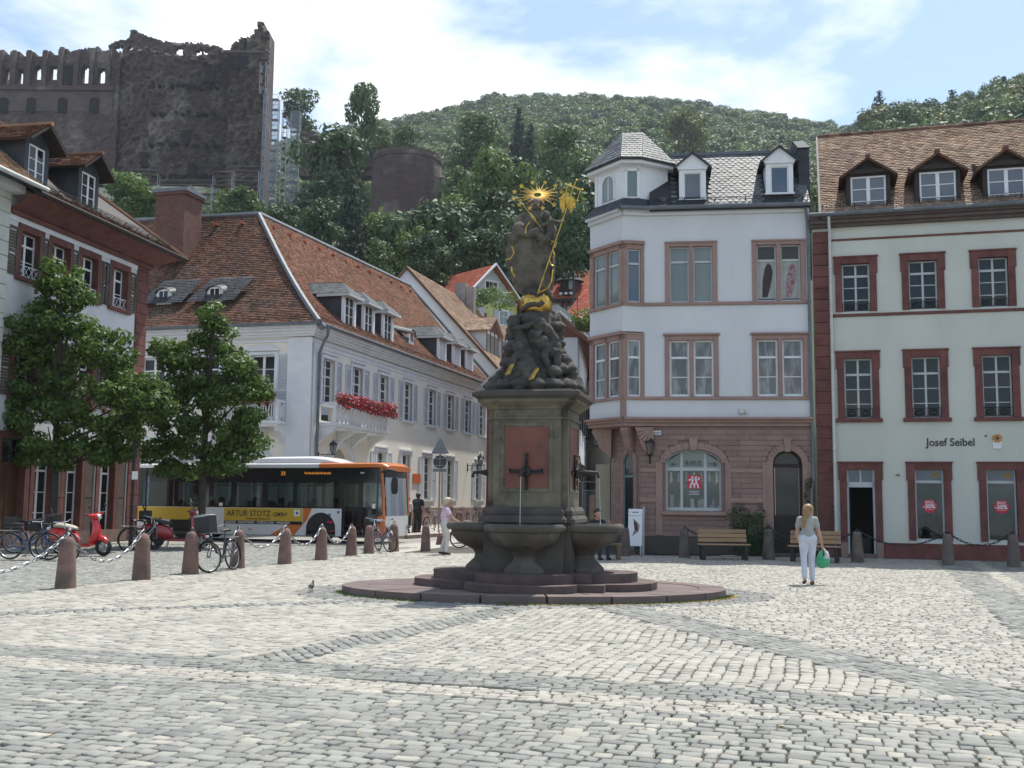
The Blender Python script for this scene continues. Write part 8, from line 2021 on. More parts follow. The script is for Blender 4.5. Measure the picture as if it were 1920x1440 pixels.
chain(BL['o'], BL['p'], .42, 'chain sagging behind the left bench', lkm2); chain(BL['p'], BL['q'], .45, 'chain sagging behind the second bench', lkm2); chain(BL['q'], BL['r'], .40, 'chain in front of the shop door and first sale window', lkm2); chain(BL['r'], BL['s'], .35, 'chain in front of the right sale window', lkm2)
# ================================================================== people and pigeon
m_skin = mat('skin', (.46, .27, .20), (.42, .235, .175), .6, 8)
m_eye = mat('eye_dark', (.03, .02, .02), rough=.3)
def figure(name, label, loc, rz, H, chains, extra=None, hair=None, voxel=.014, items=(), cat='person', mats=None):
 """one continuous remeshed body; chains: (material index, [(point, radius)...]); faces take the cloth of the nearest chain"""
 t = thing(name, label, cat, loc, rz); b = MB()
 for mi, ps in chains: limb(b, *[(Vector(p), r) for p, r in ps], n=12)
 o = remeshed('body', b, mats, t, voxel, 2); me = o.data
 segs = []
 for mi, ps in chains:
  for (p, r), (q, s) in zip(ps, ps[1:]): segs.append((mi, np.array(p, float), np.array(q, float), r, s))
 co = np.empty(len(me.vertices) * 3, np.float32); me.vertices.foreach_get('co', co); co = co.reshape(-1, 3)
 best = np.full(len(co), 1e9); mi_v = np.zeros(len(co), int)
 for mi, p, q, r, s in segs:
  d = q - p; tt = np.clip(((co - p) @ d) / max(d @ d, 1e-9), 0, 1); dist = np.linalg.norm(co - (p + tt[:, None] * d), axis=1) - (r + (s - r) * tt)
  k = dist < best; best[k] = dist[k]; mi_v[k] = mi
 me.polygons.foreach_set('material_index', [int(mi_v[p.vertices[0]]) for p in me.polygons])
 if hair:
  hm, parts = hair; hb = MB()
  for c, r in parts: hb.ball(c, r, 12)
  remeshed('hair', hb, hm, t, .012, 2, (.015, .03))
 for nm, bm2, m in items: bm2.build(nm, m, t, smooth=True)
 return t
def fingers(hand, d, side, mi=0, L_=.075, curl=.3):
 """four fingers and a thumb from a palm: chains for figure()"""
 d = Vector(d).normalized(); s = Vector(side).normalized(); n = d.cross(s); h = Vector(hand); out = []
 for k, l in enumerate((.85, 1.0, .95, .78)):
  b0 = h + d * .045 + s * (.027 - .018 * k); m = b0 + d * L_ * .5 * l + n * .01 * curl; e = m + (d * (1 - curl) + n * curl).normalized() * L_ * .45 * l
  out.append((mi, [(b0, .0095), (m, .0088), (e, .0075)]))
 out.append((mi, [(h + s * .03, .011), (h + s * .055 + d * .02, .0095), (h + s * .06 + d * .05, .008)])); return out
def head_parts(c, r=.105, mi=0, face=Vector((0, 1, 0))):
 c = Vector(c); f = face.normalized()
 return [(mi, [(c + Vector((0, 0, .02)), r * .93), (c + Vector((0, 0, -.035)) + f * .018, r * .80)]), (mi, [(c + f * r * .95 + Vector((0, 0, .0)), .016), (c + f * r * 1.06 + Vector((0, 0, -.022)), .018)]), (mi, [(c + f * r * .72 + Vector((0, 0, -.085)), .036), (c + f * r * .6 + Vector((0, 0, -.09)), .036)])]
def face_items(c, r=.105, face=Vector((0, 1, 0))):
 c = Vector(c); f = face.normalized(); s = Vector((f.y, -f.x, 0)); e = MB(); m = MB(); er = MB()
 for q in (-1, 1): e.ball(tuple(c + f * r * .88 + s * q * .037 + Vector((0, 0, .012))), .012, 8); er.ball(tuple(c + s * q * r * .95 + Vector((0, 0, -.01))), (.02, .02, .03), 8)
 m.ball(tuple(c + f * r * .93 + Vector((0, 0, -.06))), (.024, .012, .007), 8)
 return [('eyes', e, m_eye), ('mouth', m, mat('lips', (.35, .12, .1), rough=.5) if 'lips' not in bpy.data.materials else bpy.data.materials['lips']), ('ears', er, m_skin)]
def cloth(n, c, c2=None): return mat(n, c, c2 or tuple(x * .85 for x in c), .85, 9, bump=.2, bscale=120)
# woman walking away on the right, head turned to the right; local +y is forward
grey, jean, sandal = cloth('grey_tshirt', (.36, .38, .37)), cloth('pale_jeans', (.60, .64, .74)), cloth('tan_sandal', (.20, .11, .07))
P = lambda x, y, z: (x, y, z)
fc = Vector((.86, .5, -.08)); hc_ = P(.035, .02, 1.50)
ch = [(1, [(P(0, 0, 1.00), .128), (P(0, -.01, 1.14), .125), (P(0, 0, 1.28), .135)]), (1, [(P(-.125, 0, 1.315), .065), (P(.125, 0, 1.315), .065)]), (1, [(P(-.065, 0, 1.24), .10), (P(.065, 0, 1.24), .10)]), (1, [(P(-.06, 0, 1.02), .10), (P(.06, 0, 1.02), .10)]),
      (0, [(P(0, 0, 1.34), .058), (P(.02, .01, 1.43), .052)]),
      (1, [(P(.155, 0, 1.31), .066), (P(.19, -.01, 1.18), .060)]), (0, [(P(.195, -.01, 1.16), .044), (P(.235, -.02, .99), .040), (P(.29, .02, .80), .028), (P(.30, .03, .755), .032)]),
      (1, [(P(-.155, 0, 1.31), .066), (P(-.185, .02, 1.18), .060)]), (0, [(P(-.19, .02, 1.16), .042), (P(-.20, .05, 1.00), .038), (P(-.15, .17, .88), .028), (P(-.13, .20, .86), .030)]),
      (2, [(P(-.075, -.015, .92), .118), (P(.075, -.015, .92), .118)]), (2, [(P(.085, 0, .86), .102), (P(.085, .05, .50), .066), (P(.085, .03, .12), .055)]), (2, [(P(-.085, -.01, .86), .102), (P(-.09, -.02, .52), .066), (P(-.12, -.19, .17), .055)]),
      (0, [(P(.085, .03, .09), .036), (P(.085, .02, .06), .036)]), (3, [(P(.085, -.03, .035), .036), (P(.088, .13, .028), .034)]), (3, [(P(-.122, -.24, .085), .036), (P(-.122, -.10, .045), .034)]), (0, [(P(-.12, -.20, .14), .035), (P(-.122, -.235, .10), .034)])] + head_parts(hc_, .10, 0, fc)
ch += fingers((.30, .03, .75), (0.02, 0, -1), (0, -1, .1), 0, .07, .75) + fingers((-.125, .21, .86), (.3, .8, -.3), (0, .3, 1), 0, .07, .4)
hb_ = [((.02, .0, 1.53), (.112, .118, .105)), ((-.03, -.05, 1.47), (.085, .07, .11)), ((-.055, -.09, 1.38), (.06, .045, .10)), ((-.085, -.11, 1.29), (.055, .04, .09)), ((-.11, -.12, 1.21), (.04, .03, .07)), ((-.02, -.085, 1.40), (.06, .05, .10))]
p = gnd(1516, 1096)
blonde = mat('hair_blonde', (.33, .20, .085), (.24, .14, .06), .55, 30, stretch=(1, 1, .2))
figure('person', 'woman in grey top and pale jeans walking away with a carrier bag', (p.x, p.y, 0), R(-2), 1.6, ch, hair=(blonde, hb_), items=face_items(hc_, .10, fc), mats=[m_skin, grey, jean, sandal], voxel=.0115)
PM = Matrix.Translation((p.x, p.y, 0))
bg_ = MB(); bg_.loft([(-.0, 0, .40, .055, .07), (.05, 0, .385, .10, .12), (.15, 0, .375, .115, .135), (.26, 0, .40, .10, .12), (.31, 0, .42, .05, .07)], 16, 2.2); k = len(bg_.v)
for q in (.06, .22): bg_.tube([(.02 + q * .3, 0, .48), (.07 + q * .25, .0, .60), (.15, -.01, .73), (.21 + q * .2, .0, .60), (.27, 0, .48)], [.05, .035, .012, .035, .05], 8)
bg_.xf(PM @ Matrix.Translation((.155, .03, 0)))
m_bagg = mat('green_plastic_bag', (.05, .38, .18), (.10, .50, .28), .35, 14, bump=.6, bscale=25, transl=.25); m_bagw = mat('white_plastic_bag', (.78, .80, .80), rough=.4, transl=.3)
bg_.xf(PM @ Matrix.Translation((.31, .03, .74)) @ Matrix.Scale(.84, 4) @ Matrix.Translation((-.31, -.03, -.74)) @ PM.inverted())
bag_t = bg_.build('carrier_bag', m_bagg, label='green carrier bag with white upper part hanging from the hand of the woman in jeans', cat='bag', smooth=True)
w_ = MB(); w_.loft([(.17, 0, .46, .06, .06), (.23, 0, .50, .075, .13), (.28, 0, .52, .055, .14), (.31, 0, .50, .03, .08)], 12, 2.2); w_.tube([(.24, 0, .60), (.19, 0, .70), (.15, 0, .745)], [.05, .025, .012], 8); w_.xf(PM @ Matrix.Translation((.31, .03, .74)) @ Matrix.Scale(.84, 4) @ Matrix.Translation((-.155, 0, -.74))); w_.build('bag_top', m_bagw, bag_t, smooth=True)
# woman in pink beside the fountain, seen from the side, walking to the right
pink, white_t, shoe = mat('pink_blouse', (.62, .42, .55), (.70, .58, .66), .85, 14, c3=(.55, .08, .14), s3=5, lo3=.60, hi3=.68), cloth('cream_trousers', (.62, .60, .55)), cloth('dark_shoe', (.03, .02, .02))
fc = Vector((0, 1, -.25)); hc_ = P(0, .10, 1.55)
ch = [(1, [(P(0, 0, 1.00), .135), (P(0, -.01, 1.16), .14), (P(0, .02, 1.30), .14)]), (1, [(P(-.13, .03, 1.34), .07), (P(.13, .03, 1.34), .07)]), (1, [(P(-.06, 0, 1.05), .11), (P(.06, 0, 1.05), .11)]), (1, [(P(0, .05, 1.22), .13), (P(0, .06, 1.1), .11)]), (0, [(P(0, .04, 1.38), .058), (P(0, .08, 1.47), .052)]),
      (1, [(P(.165, .03, 1.33), .068), (P(.19, .08, 1.22), .06)]), (0, [(P(.19, .09, 1.20), .043), (P(.19, .22, 1.06), .038), (P(.17, .42, .96), .028), (P(.165, .46, .945), .03)]), (1, [(P(-.165, .03, 1.33), .068), (P(-.19, .02, 1.22), .06)]), (0, [(P(-.19, .02, 1.2), .043), (P(-.20, -.06, 1.0), .038), (P(-.18, -.07, .80), .028), (P(-.18, -.07, .76), .03)]),
      (2, [(P(-.07, -.02, .92), .125), (P(.07, -.02, .92), .125)]), (2, [(P(.08, 0, .86), .105), (P(.08, .06, .50), .075), (P(.08, .02, .13), .062)]), (2, [(P(-.08, -.02, .86), .105), (P(-.08, .02, .5), .075), (P(-.08, -.10, .13), .062)]), (3, [(P(.08, -.02, .045), .038), (P(.08, .14, .03), .034)]), (3, [(P(-.08, -.15, .055), .038), (P(-.08, .0, .03), .034)]), (3, [(P(.08, -.03, .09), .03), (P(.08, -.05, .01), .018)])] + head_parts(hc_, .10, 0, fc)
ch += fingers((.165, .47, .94), (0, 1, -.25), (0, .2, 1), 0, .07, .35) + fingers((-.18, -.07, .75), (0, .05, -1), (0, 1, 0), 0, .07, .7)
p = gnd(834, 1040)
figure('person', 'older woman with pale curly hair in a pink blouse and cream trousers beside the fountain', (p.x, p.y, 0), R(-80), 1.7, ch, hair=(mat('hair_pale', (.55, .47, .33), (.42, .35, .24), .6, 40), [((0, .06, 1.60), (.125, .13, .11)), ((0, .0, 1.56), (.115, .09, .12)), ((.04, .12, 1.63), (.07, .07, .06)), ((-.04, .12, 1.63), (.07, .07, .06)), ((0, -.02, 1.50), (.09, .07, .08))]), items=face_items(hc_, .10, fc), mats=[m_skin, pink, white_t, shoe])
hbm = MB(); hbm.prism([(-.17, .28), (.17, .28), (.11, .56), (-.11, .56)], -.05, .05); hbm.tube([(-.08, 0, .55), (-.05, 0, .72), (.05, 0, .72), (.08, 0, .55)], .012, 6); hbm.xf(Matrix.Translation((p.x - .12, p.y + .2, 0)) @ Matrix.Rotation(R(15), 4, 'Z')); hbm.build('handbag', mat('handbag_leather', (.20, .10, .085), rough=.5), label='brown leather handbag hanging from the hand of the woman in pink', cat='bag')
# two pedestrians walking away on the pavement
def walker(label, u, v, H, top, bottom, pack, hairm, s, z0=.12):
 k = H / 1.75; q = lambda x, y, z: (x * k, y * k, z * k)
 ch = [(1, [(q(0, 0, 1.0), .15 * k), (q(0, 0, 1.2), .16 * k), (q(0, 0, 1.36), .15 * k)]), (1, [(q(-.16, 0, 1.42), .075 * k), (q(.16, 0, 1.42), .075 * k)]), (0, [(q(0, 0, 1.46), .06 * k), (q(0, .02, 1.54), .058 * k)]), (1, [(q(.2, 0, 1.4), .07 * k), (q(.24, 0, 1.22), .062 * k)]), (0, [(q(.245, 0, 1.2), .045 * k), (q(.26, .02, 1.05), .04 * k), (q(.25, .1, .84), .035 * k)]), (1, [(q(-.2, 0, 1.4), .07 * k), (q(-.24, 0, 1.22), .062 * k)]), (0, [(q(-.245, 0, 1.2), .045 * k), (q(-.26, .0, 1.05), .04 * k), (q(-.25, -.02, .84), .035 * k)]),
          (2, [(q(-.08, 0, .95), .13 * k), (q(.08, 0, .95), .13 * k)]), (2, [(q(.09, 0, .86), .105 * k), (q(.09, .07, .5), .078 * k), (q(.09, .02, .14), .06 * k)]), (2, [(q(-.09, 0, .86), .105 * k), (q(-.09, -.03, .5), .078 * k), (q(-.09, -.14, .16), .06 * k)]), (3, [(q(.09, -.03, .04), .042 * k), (q(.09, .15, .03), .038 * k)]), (3, [(q(-.09, -.2, .07), .042 * k), (q(-.09, -.05, .03), .038 * k)])] + [(m, [(tuple(Vector(a) ), r * k) for a, r in ps]) for m, ps in head_parts(Vector(q(0, .03, 1.63)), .105, 0)]
 ch += fingers(q(.25, .11, .82), (0, .1, -1), (0, 1, 0), 0, .07 * k, .6) + fingers(q(-.25, -.02, .82), (0, .1, -1), (0, 1, 0), 0, .07 * k, .6)
 p = gnd(u, v, z0)
 figure('person', label, (p.x, p.y, z0), R(s), H, ch, hair=(hairm, [(q(0, .0, 1.68), (.115 * k, .12 * k, .10 * k)), (q(0, -.05, 1.62), (.10 * k, .08 * k, .10 * k))]), mats=[m_skin, top, bottom, shoe], voxel=.02)
 b = MB(); b.loft([(-.15, 0, 0, .05, .1), (-.13, 0, 0, .09, .2), (.13, 0, 0, .09, .2), (.15, 0, 0, .05, .1)], 14, 3); b.tube([(-.09, .1, .2), (-.1, .26, .22), (-.1, .3, .05)], .02, 5); b.tube([(.09, .1, .2), (.1, .26, .22), (.1, .3, .05)], .02, 5)
 b.xf(Matrix.Translation((p.x, p.y, z0 + 1.22 * k)) @ Matrix.Rotation(R(s), 4, 'Z') @ Matrix.Translation((0, -.22 * k, 0)) @ Matrix.Scale(k, 4)); b.build('backpack', pack[1], label=pack[0], cat='backpack', smooth=True)
navy = cloth('navy_cloth', (.018, .022, .04)); hair_b = mat('hair_black', (.015, .012, .011), rough=.5)
walker('man in dark navy shirt walking away along the white house wall', 783, 998, 1.78, navy, cloth('dark_trousers', (.02, .02, .024)), ('dark backpack on the back of the man in navy', m_black), hair_b, -14)
walker('smaller person in white top and black trousers walking away beside the man in navy', 763, 1000, 1.58, cloth('white_top', (.6, .6, .58)), cloth('black_trousers', (.015, .015, .016)), ('pink backpack on the back of the smaller pedestrian', mat('pink_pack', (.42, .20, .20), rough=.7)), hair_b, -16)
# seated person with a camera behind the right bowl
p = at(1120, 985, 30.5); fc = Vector((.2, -1, -.1)); z = .62
ch = [(1, [(P(0, 0, z + .0), .15), (P(0, 0, z + .35), .15)]), (1, [(P(-.16, 0, z + .43), .075), (P(.16, 0, z + .43), .075)]), (0, [(P(0, 0, z + .46), .058), (P(0, -.02, z + .55), .055)]), (1, [(P(.19, 0, z + .42), .07), (P(.24, -.1, z + .22), .06)]), (0, [(P(.24, -.12, z + .2), .045), (P(.25, -.3, z + .4), .035), (P(.22, -.34, z + .44), .034)]), (1, [(P(-.19, 0, z + .42), .07), (P(-.25, -.06, z + .2), .06)]), (0, [(P(-.25, -.07, z + .18), .045), (P(-.1, -.3, z + .05), .035)]),
      (2, [(P(-.1, 0, z - .05), .13), (P(.1, 0, z - .05), .13)]), (2, [(P(.1, -.05, z - .08), .10), (P(.12, -.45, z - .12), .075), (P(.12, -.45, .12), .055)]), (2, [(P(-.1, -.05, z - .08), .10), (P(-.12, -.45, z - .12), .075), (P(-.12, -.42, .12), .055)]), (3, [(P(.12, -.43, .05), .045), (P(.12, -.6, .04), .04)]), (3, [(P(-.12, -.4, .05), .045), (P(-.12, -.57, .04), .04)])] + head_parts(P(0, -.03, z + .66), .105, 0, fc) + fingers((.22, -.35, z + .45), (-.6, -.3, .5), (0, 0, 1), 0, .07, .5)
figure('person', 'dark haired person in dark shirt sitting behind the right fountain bowl', (p.x, 30.5, 0), R(20), 1.7, ch, hair=(hair_b, [((0, 0, z + .72), (.115, .12, .10)), ((0, .05, z + .66), (.1, .08, .1))]), items=face_items(P(0, -.03, z + .66), .105, fc), mats=[m_skin, cloth('dark_shirt', (.02, .02, .022)), cloth('dark_jeans', (.03, .035, .05)), shoe], voxel=.018)
SB = thing('street_bench', 'plain timber bench behind the right fountain bowl under the seated person', 'bench', (p.x, 30.55, 0)); MB().box(-.7, .7, -.22, .22, .40, .45).build('seat', m_wood_post, SB)
for x in (-.6, .6): MB().box(x - .05, x + .05, -.2, .2, 0, .4).build('leg', m_wood_post, SB)
# passengers of the bus, seen as dark busts through the glass
for k, (x, y, f, lab) in enumerate([(-4.5, .6, 1, 'bus passenger in dark clothes behind the left window before the advert'), (-3.0, .55, 1, 'bus passenger with dark hair in the third window from the bus front'), (-1.9, .5, 1, 'bus passenger by the second window from the bus front'), (-.55, .55, -1, 'bus passenger nearest the bus door, facing backwards'), (.15, .9, -1, 'bus passenger behind the front wheel on the far seat'), (1.9, 1.7, 1, 'bus driver in dark clothes at the wheel')]):
 z = .95 if x < 1.5 else 1.0; q = [(1, [(P(0, 0, z - .1), .15), (P(0, 0, z + .25), .15)]), (1, [(P(0, -.15, z + .32), .075), (P(0, .15, z + .32), .075)]), (0, [(P(0, 0, z + .36), .056), (P(.02 * f, 0, z + .44), .055)]), (1, [(P(0, .19, z + .3), .065), (P(.08 * f, .22, z + .08), .055)]), (1, [(P(0, -.19, z + .3), .065), (P(.08 * f, -.22, z + .08), .055)]), (2, [(P(.0, .08, z - .2), .12), (P(.4 * f, .09, z - .22), .08), (P(.42 * f, .09, z - .58), .05)]), (2, [(P(.0, -.08, z - .2), .12), (P(.4 * f, -.09, z - .22), .08), (P(.42 * f, -.09, z - .58), .05)])] + head_parts(P(.02 * f, 0, z + .55), .105, 0, Vector((f, 0, 0)))
 t = figure('person', lab, (0, 0, 0), 0, 1.7, q, hair=(hair_b, [((-.01 * f, 0, z + .60), (.12, .115, .10)), ((-.05 * f, 0, z + .55), (.09, .1, .1))]), mats=[m_skin, navy, cloth('p_trousers%d' % k, (.04, .04, .05)), shoe], voxel=.022); t.matrix_world = BU_M @ Matrix.Translation((x, y, 0)); t['group'] = 'people in the bus'
# pigeon
p = gnd(584, 1110); s = .6; PG = thing('pigeon', 'dark grey pigeon standing on the cobbles left of the fountain steps', 'pigeon', (p.x, p.y, 0), R(75)); PG.scale = (s, s, s); m_pig = mat('pigeon_grey', (.045, .045, .055), (.03, .03, .036), .6, 20)
b = MB()
for c, r in (((0, 0, .17), (.10, .062, .068)), ((.06, 0, .21), (.062, .052, .062)), ((.085, 0, .265), (.032, .030, .05)), ((.095, 0, .315), (.033, .028, .030)), ((-.10, 0, .145), (.085, .040, .022)), ((-.17, 0, .125), (.06, .03, .012))): b.ball(c, r, 12)
remeshed('body', b, m_pig, PG, .009, 3)
for q in (-1, 1): MB().ball((-.03, q * .055, .175), (.095, .016, .045), 10).build('wing', mat('pigeon_wing', (.08, .08, .09), rough=.6) if 'pigeon_wing' not in bpy.data.materials else bpy.data.materials['pigeon_wing'], PG, smooth=True); MB().tube([(.0, q * .025, .115), (.01, q * .025, .06), (.0, q * .025, .005)], [.014, .007, .006], 6).tube([(-.02, q * .025, .006), (.035, q * .025, .006)], .005, 5).build('leg', m_sand_red, PG)
MB().tube([(.12, 0, .315), (.148, 0, .306)], [.009, .002], 6).build('beak', m_black, PG)
# ================================================================== benches, sign, board, fence, near trees, haze
m_bench = mat('bench_wood', (.36, .235, .13), (.28, .18, .10), .55, 6, var=.12, stretch=(.15, 1, 1), bump=.2)
def bench(label, u0, v0, u1, v1):
 a, c = gnd(u0, v0), gnd(u1, v1); d = c - a; w = d.length; t = thing('bench', label, 'bench', tuple(a), math.atan2(d.y, d.x), 'wooden benches')
 for k in range(3): MB().box(.03, w - .03, .40 + .035 * k, .435 + .035 * k, .50 + k * .125, .61 + k * .125, bev=.008).build('slat', m_bench, t)
 for k in range(4): MB().box(0, w, -.02 + k * .105, .075 + k * .105, .415, .455, bev=.008).build('slat', m_bench, t)
 for x in (.07, w - .17): MB().box(x, x + .10, .0, .10, 0, .415).build('leg', m_iron, t); MB().prism([(.34, 0), (.44, 0), (.47, .42), (.54, .86), (.50, .86), (.42, .45), (.38, .41)], x, x + .1, ax='x').build('leg', m_iron, t)
 MB().box(.1, w - .1, .03, .40, .375, .414).build('frame', m_iron, t)
bench('wooden bench with the ivy bush behind it, left of the two', 1312, 1050, 1408, 1051); bench('wooden bench partly hidden by the woman in jeans', 1477, 1053, 1577, 1056)
# back of a traffic sign
p = gnd(822, 998, .12); TS = thing('traffic_sign', 'back of a triangular and a round traffic sign on a tall grey post', 'traffic sign', (p.x, p.y, .12), R(-3)); m_signb = mat('sign_back', (.20, .23, .26), (.17, .19, .22), .5, 2, metal=.3); m_signd = mat('sign_back_dark', (.04, .05, .065), (.05, .06, .07), .5, 2)
MB().tube([(0, 0, 0), (.02, 0, 4.25)], .035, 8).build('post', m_steel, TS); MB().prism([(-.40, 3.62), (.44, 3.62), (.02, 4.38)], -.06, -.045).build('triangle_plate', m_signb, TS); MB().prism(disc_pts(.31, 28, (.02, 3.24)), -.06, -.045).build('round_plate', m_signd, TS); MB().box(-.3, .34, -.06, -.045, 2.78, 2.92).build('supplementary_plate', m_signb, TS)
MB().box(-.22, .26, -.085, -.06, 3.74, 3.77).box(-.22, .26, -.085, -.06, 3.38, 3.41).box(-.2, .24, -.085, -.06, 3.06, 3.09).tube([(.02, -.07, 2.7), (.02, -.07, 4.1)], .022, 6).build('clamp', m_steel, TS)
# notice post by the left house corner
p = gnd(243, 1031); NP = thing('street_pole', 'thin dark pole with a small white plate in front of the red quoins', 'pole', (p.x, p.y, 0)); MB().tube([(0, 0, 0), (0, 0, 3.6)], .05, 8).build('post', m_iron, NP); MB().box(-.02, .16, -.06, -.05, 2.15, 2.40).build('plate', m_white_print, NP)
p = gnd(270, 1020); BP = thing('banner_pole', 'slim pole with a narrow blue banner left of the second tree', 'banner', (p.x, p.y, 0)); MB().tube([(0, 0, 0), (0, 0, 2.6)], .025, 6).build('post', m_iron, BP); MB().loft([(0, 0, 0, .09, .02), (.8, 0, 0, .11, .03), (1.0, 0, 0, .06, .02)], 10, 2).xf(Matrix.Rotation(-PI / 2, 4, 'Y')).build('banner', mat('banner_blue', (.05, .10, .18), (.12, .17, .22), .8, 6), BP, (.05, -.03, 1.35))
# advertising board
p = at(1190, 1000, 33.35); AB = thing('a_board', 'white advertising board with a sketch leaning back on its strut by the corner door', 'advertising board', (p.x, p.y, 0), R(-14)); AB.rotation_euler = (R(-9), 0, R(-14))
MB().box(-.22, .22, -.02, .02, .26, 1.42, bev=.01).build('panel', m_white_print, AB); MB().box(.235, .26, .0, .35, 0, 1.5).box(-.2, -.16, -.01, .02, 0, .3).box(.16, .2, -.01, .02, 0, .3).build('strut', m_paint_grey, AB)
b = MB();
for k in range(7): b.tube([(-.08 + .03 * k, -.024, .58 + .02 * k), (.0 + .02 * k, -.026, .78 + .03 * (k % 3)), (-.05 + .03 * k, -.024, 1.12 - .03 * k)], .006, 4)
b.build('sketch', m_text_dark, AB); MB().prism([(-.02, .78), (.08, .72), (.06, .98), (-.06, 1.08)], -.026, -.021).build('sketch_body', m_red_panel, AB); MB().box(-.10, .10, -.025, -.021, 1.30, 1.33).box(-.2, .2, -.025, -.021, 1.2, 1.21).build('printed_line', m_zinc, AB)
# site fence, post and lamp in the side street
p = at(1116, 1000, 36); SF = thing('site_fence', 'metal site fence panel with mesh in the gap right of the fountain', 'fence', (at(1092, 1000, 38).x, 38, 0), R(-4)); b = MB(); w = 1.3
for x in (0, w): b.tube([(x, 0, 0), (x, 0, 2.3)], .02, 6)
for z in (.15, 2.0, 2.3): b.tube([(0, 0, z), (w, 0, z)], .02, 6)
b.build('frame', m_steel, SF); b = MB()
for k in range(18): b.tube([(w * (k + 1) / 19, 0, .15), (w * (k + 1) / 19, 0, 2.0)], .004, 3, cap=False)
for k in range(9): b.tube([(0, 0, .3 + k * .2), (w, 0, .3 + k * .2)], .004, 3, cap=False)
b.build('mesh', m_steel, SF, kind='stuff')
PT = at(1133, 1000, 37); o = thing('notice_panel', 'beige boarded hoarding panel beside the corner house', 'hoarding', (PT.x, 37, 0), R(-10)); MB().box(-.3, .2, 0, .05, .2, 2.9).build('board', mat('board_beige', (.42, .36, .26), (.36, .31, .23), .8, 2), o); MB().tube([(.24, 0, 0), (.24, 0, 3.3)], .04, 6).build('post', m_iron, o)
q = at(1111, 1000, 33); MB().lathe([(.11, 0), (.10, 1.2), (.09, 1.25), (0, 1.28)], 12, (q.x, 33, .55)).build('timber_post', m_wood_post, label='short brown timber post behind the right fountain bowl', cat='post')
lantern('street lantern on a wall across the side street right of the fountain', tuple(at(1100, 836, 46)), R(10), .9, arm=.5)
# ------------------------------------------------------------------ the two maples in front of the left houses
def near_tree(label, base, trunk_h, blobs, n, seed, size=.062):
 t = thing('maple_tree', label, 'tree', (base[0], base[1], 0), group='young maples on the square'); B0 = Vector((base[0], base[1], 0)); rr = random.Random(seed)
 b = MB(); top = Vector(blobs[0][0]) - B0
 b.tube([(0, 0, 0), (.03, 0, trunk_h * .5), (.0, .02, trunk_h), (top.x * .4, top.y * .4, (trunk_h + top.z) / 2), tuple(top)], [.16, .13, .11, .07, .02], 9)
 for c, r in blobs:
  v = Vector(c) - B0; h = max(trunk_h * .9, min(v.z - .6, v.z * .72)); b.tube([(0, 0, h), (v.x * .45, v.y * .45, (h + v.z) / 2 - .1), tuple(v)], [.055, .035, .012], 6)
 b.build('trunk', m_bark, t, smooth=True)
 bl = []
 for c, r in blobs:
  v = Vector(c) - B0; rad = r if isinstance(r, tuple) else (r, r, r * .85)
  k = 5 + int(rad[0] * 8)
  for _ in range(k):
   d = Vector((rr.gauss(0, 1), rr.gauss(0, 1), rr.gauss(0, 1))).normalized(); q = rr.uniform(.45, .95); s = rr.uniform(.20, .38)
   bl.append(((v.x + d.x * rad[0] * q, v.y + d.y * rad[1] * q, v.z + d.z * rad[2] * q), (s * 1.2, s * 1.2, s * .75)))
 obj('crown', leaf_cloud(bl, n, size, m_leaf_near, 'crown', seed=seed), t)
def TB(u, v, Y, w, h, dy=0.0, d=None): c = at(u, v, Y + dy); s = Y / FPX; return (tuple(c), (w * s, (d or w) * s * .9, h * s))
Y1 = 33.5; b1 = at(95, 1010, Y1)
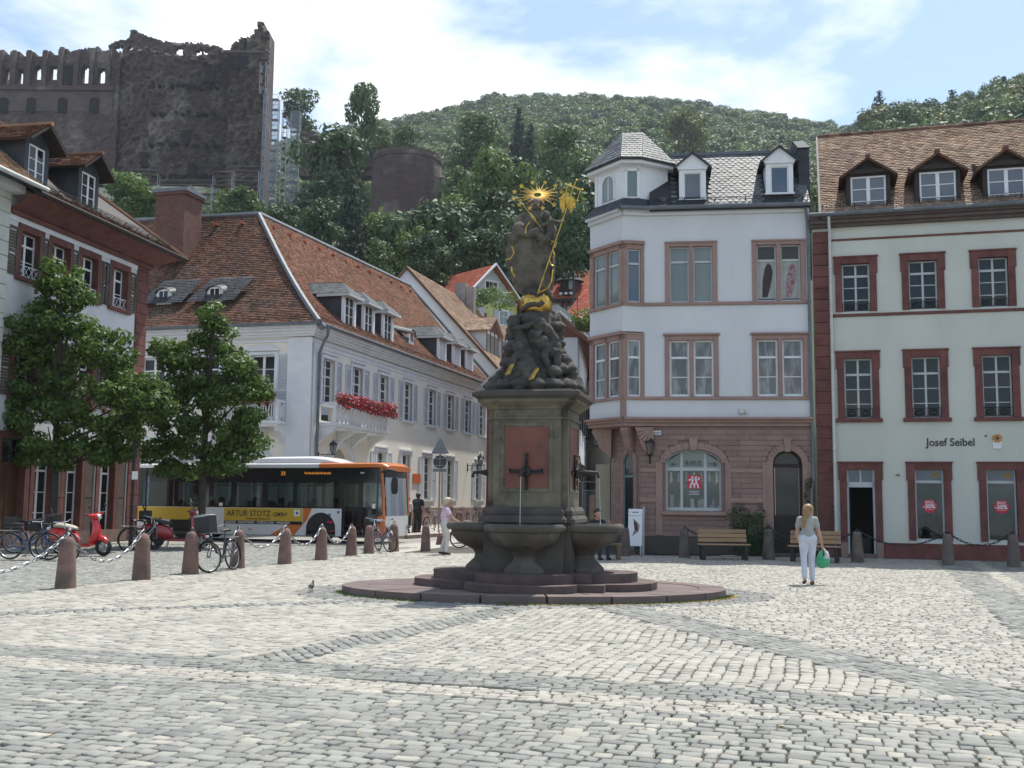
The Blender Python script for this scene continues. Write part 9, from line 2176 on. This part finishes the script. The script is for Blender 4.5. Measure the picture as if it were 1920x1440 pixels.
near_tree('larger young maple with layered crown at the left in front of the shuttered house', (b1.x, b1.y), 2.7,
          [TB(115, 520, Y1, 42, 34), TB(105, 560, Y1, 60, 36, .3), TB(150, 548, Y1, 30, 30, -.2), TB(90, 612, Y1, 62, 30, -.3), TB(150, 620, Y1, 40, 34, .4), TB(40, 650, Y1, 42, 40, -.2), TB(110, 670, Y1, 80, 44, .4), TB(195, 655, Y1, 48, 34, -.5), TB(60, 720, Y1, 66, 44, .2), TB(140, 735, Y1, 80, 50, -.4), TB(222, 690, Y1, 30, 26), TB(215, 735, Y1, 56, 40, -.7), TB(275, 735, Y1, 40, 34, -.9), TB(20, 780, Y1, 40, 40), TB(90, 800, Y1, 84, 46, -.3), TB(180, 800, Y1, 76, 46, .2), TB(255, 780, Y1, 50, 38, -.7), TB(300, 755, Y1, 22, 20, -.9), TB(100, 855, Y1, 60, 38, .2), TB(165, 850, Y1, 56, 40, -.2), TB(215, 835, Y1, 36, 32)], 33000, 3, .080)
Y2 = 35.5; b2 = at(374, 1016, Y2)
near_tree('smaller young maple in front of the bus and the white corner house', (b2.x, b2.y), 2.6,
          [TB(405, 592, Y2, 26, 26), TB(390, 625, Y2, 46, 30, .2), TB(400, 660, Y2, 52, 34), TB(340, 668, Y2, 40, 24, -.3), TB(310, 655, Y2, 26, 14, -.3), TB(370, 705, Y2, 70, 38, .3), TB(440, 700, Y2, 44, 34, -.4), TB(335, 745, Y2, 54, 36, -.2), TB(410, 755, Y2, 72, 44, .2), TB(465, 735, Y2, 34, 30, -.4), TB(470, 790, Y2, 36, 34, -.5), TB(330, 800, Y2, 58, 42), TB(400, 815, Y2, 74, 46, -.3), TB(455, 830, Y2, 42, 32, -.3), TB(315, 850, Y2, 48, 36, .2), TB(375, 865, Y2, 66, 38), TB(420, 870, Y2, 34, 24, -.2)], 25000, 4, .078)
# distant summer haze: one closed box round the camera and the whole place
hzm = bpy.data.materials.new('haze'); hzm.use_nodes = True; t_ = hzm.node_tree; t_.nodes.clear(); pvn = N(t_, 'ShaderNodeVolumePrincipled'); pvn.inputs['Color'].default_value = (.80, .90, 1, 1); pvn.inputs['Density'].default_value = HAZE; pvn.inputs['Anisotropy'].default_value = .2; om_ = N(t_, 'ShaderNodeOutputMaterial'); L(t_, pvn.outputs[0], om_.inputs['Volume'])
if HAZE > 0: MB().box(-620, 680, -130, 800, -1.1, 330).build('haze', hzm, kind='stuff')
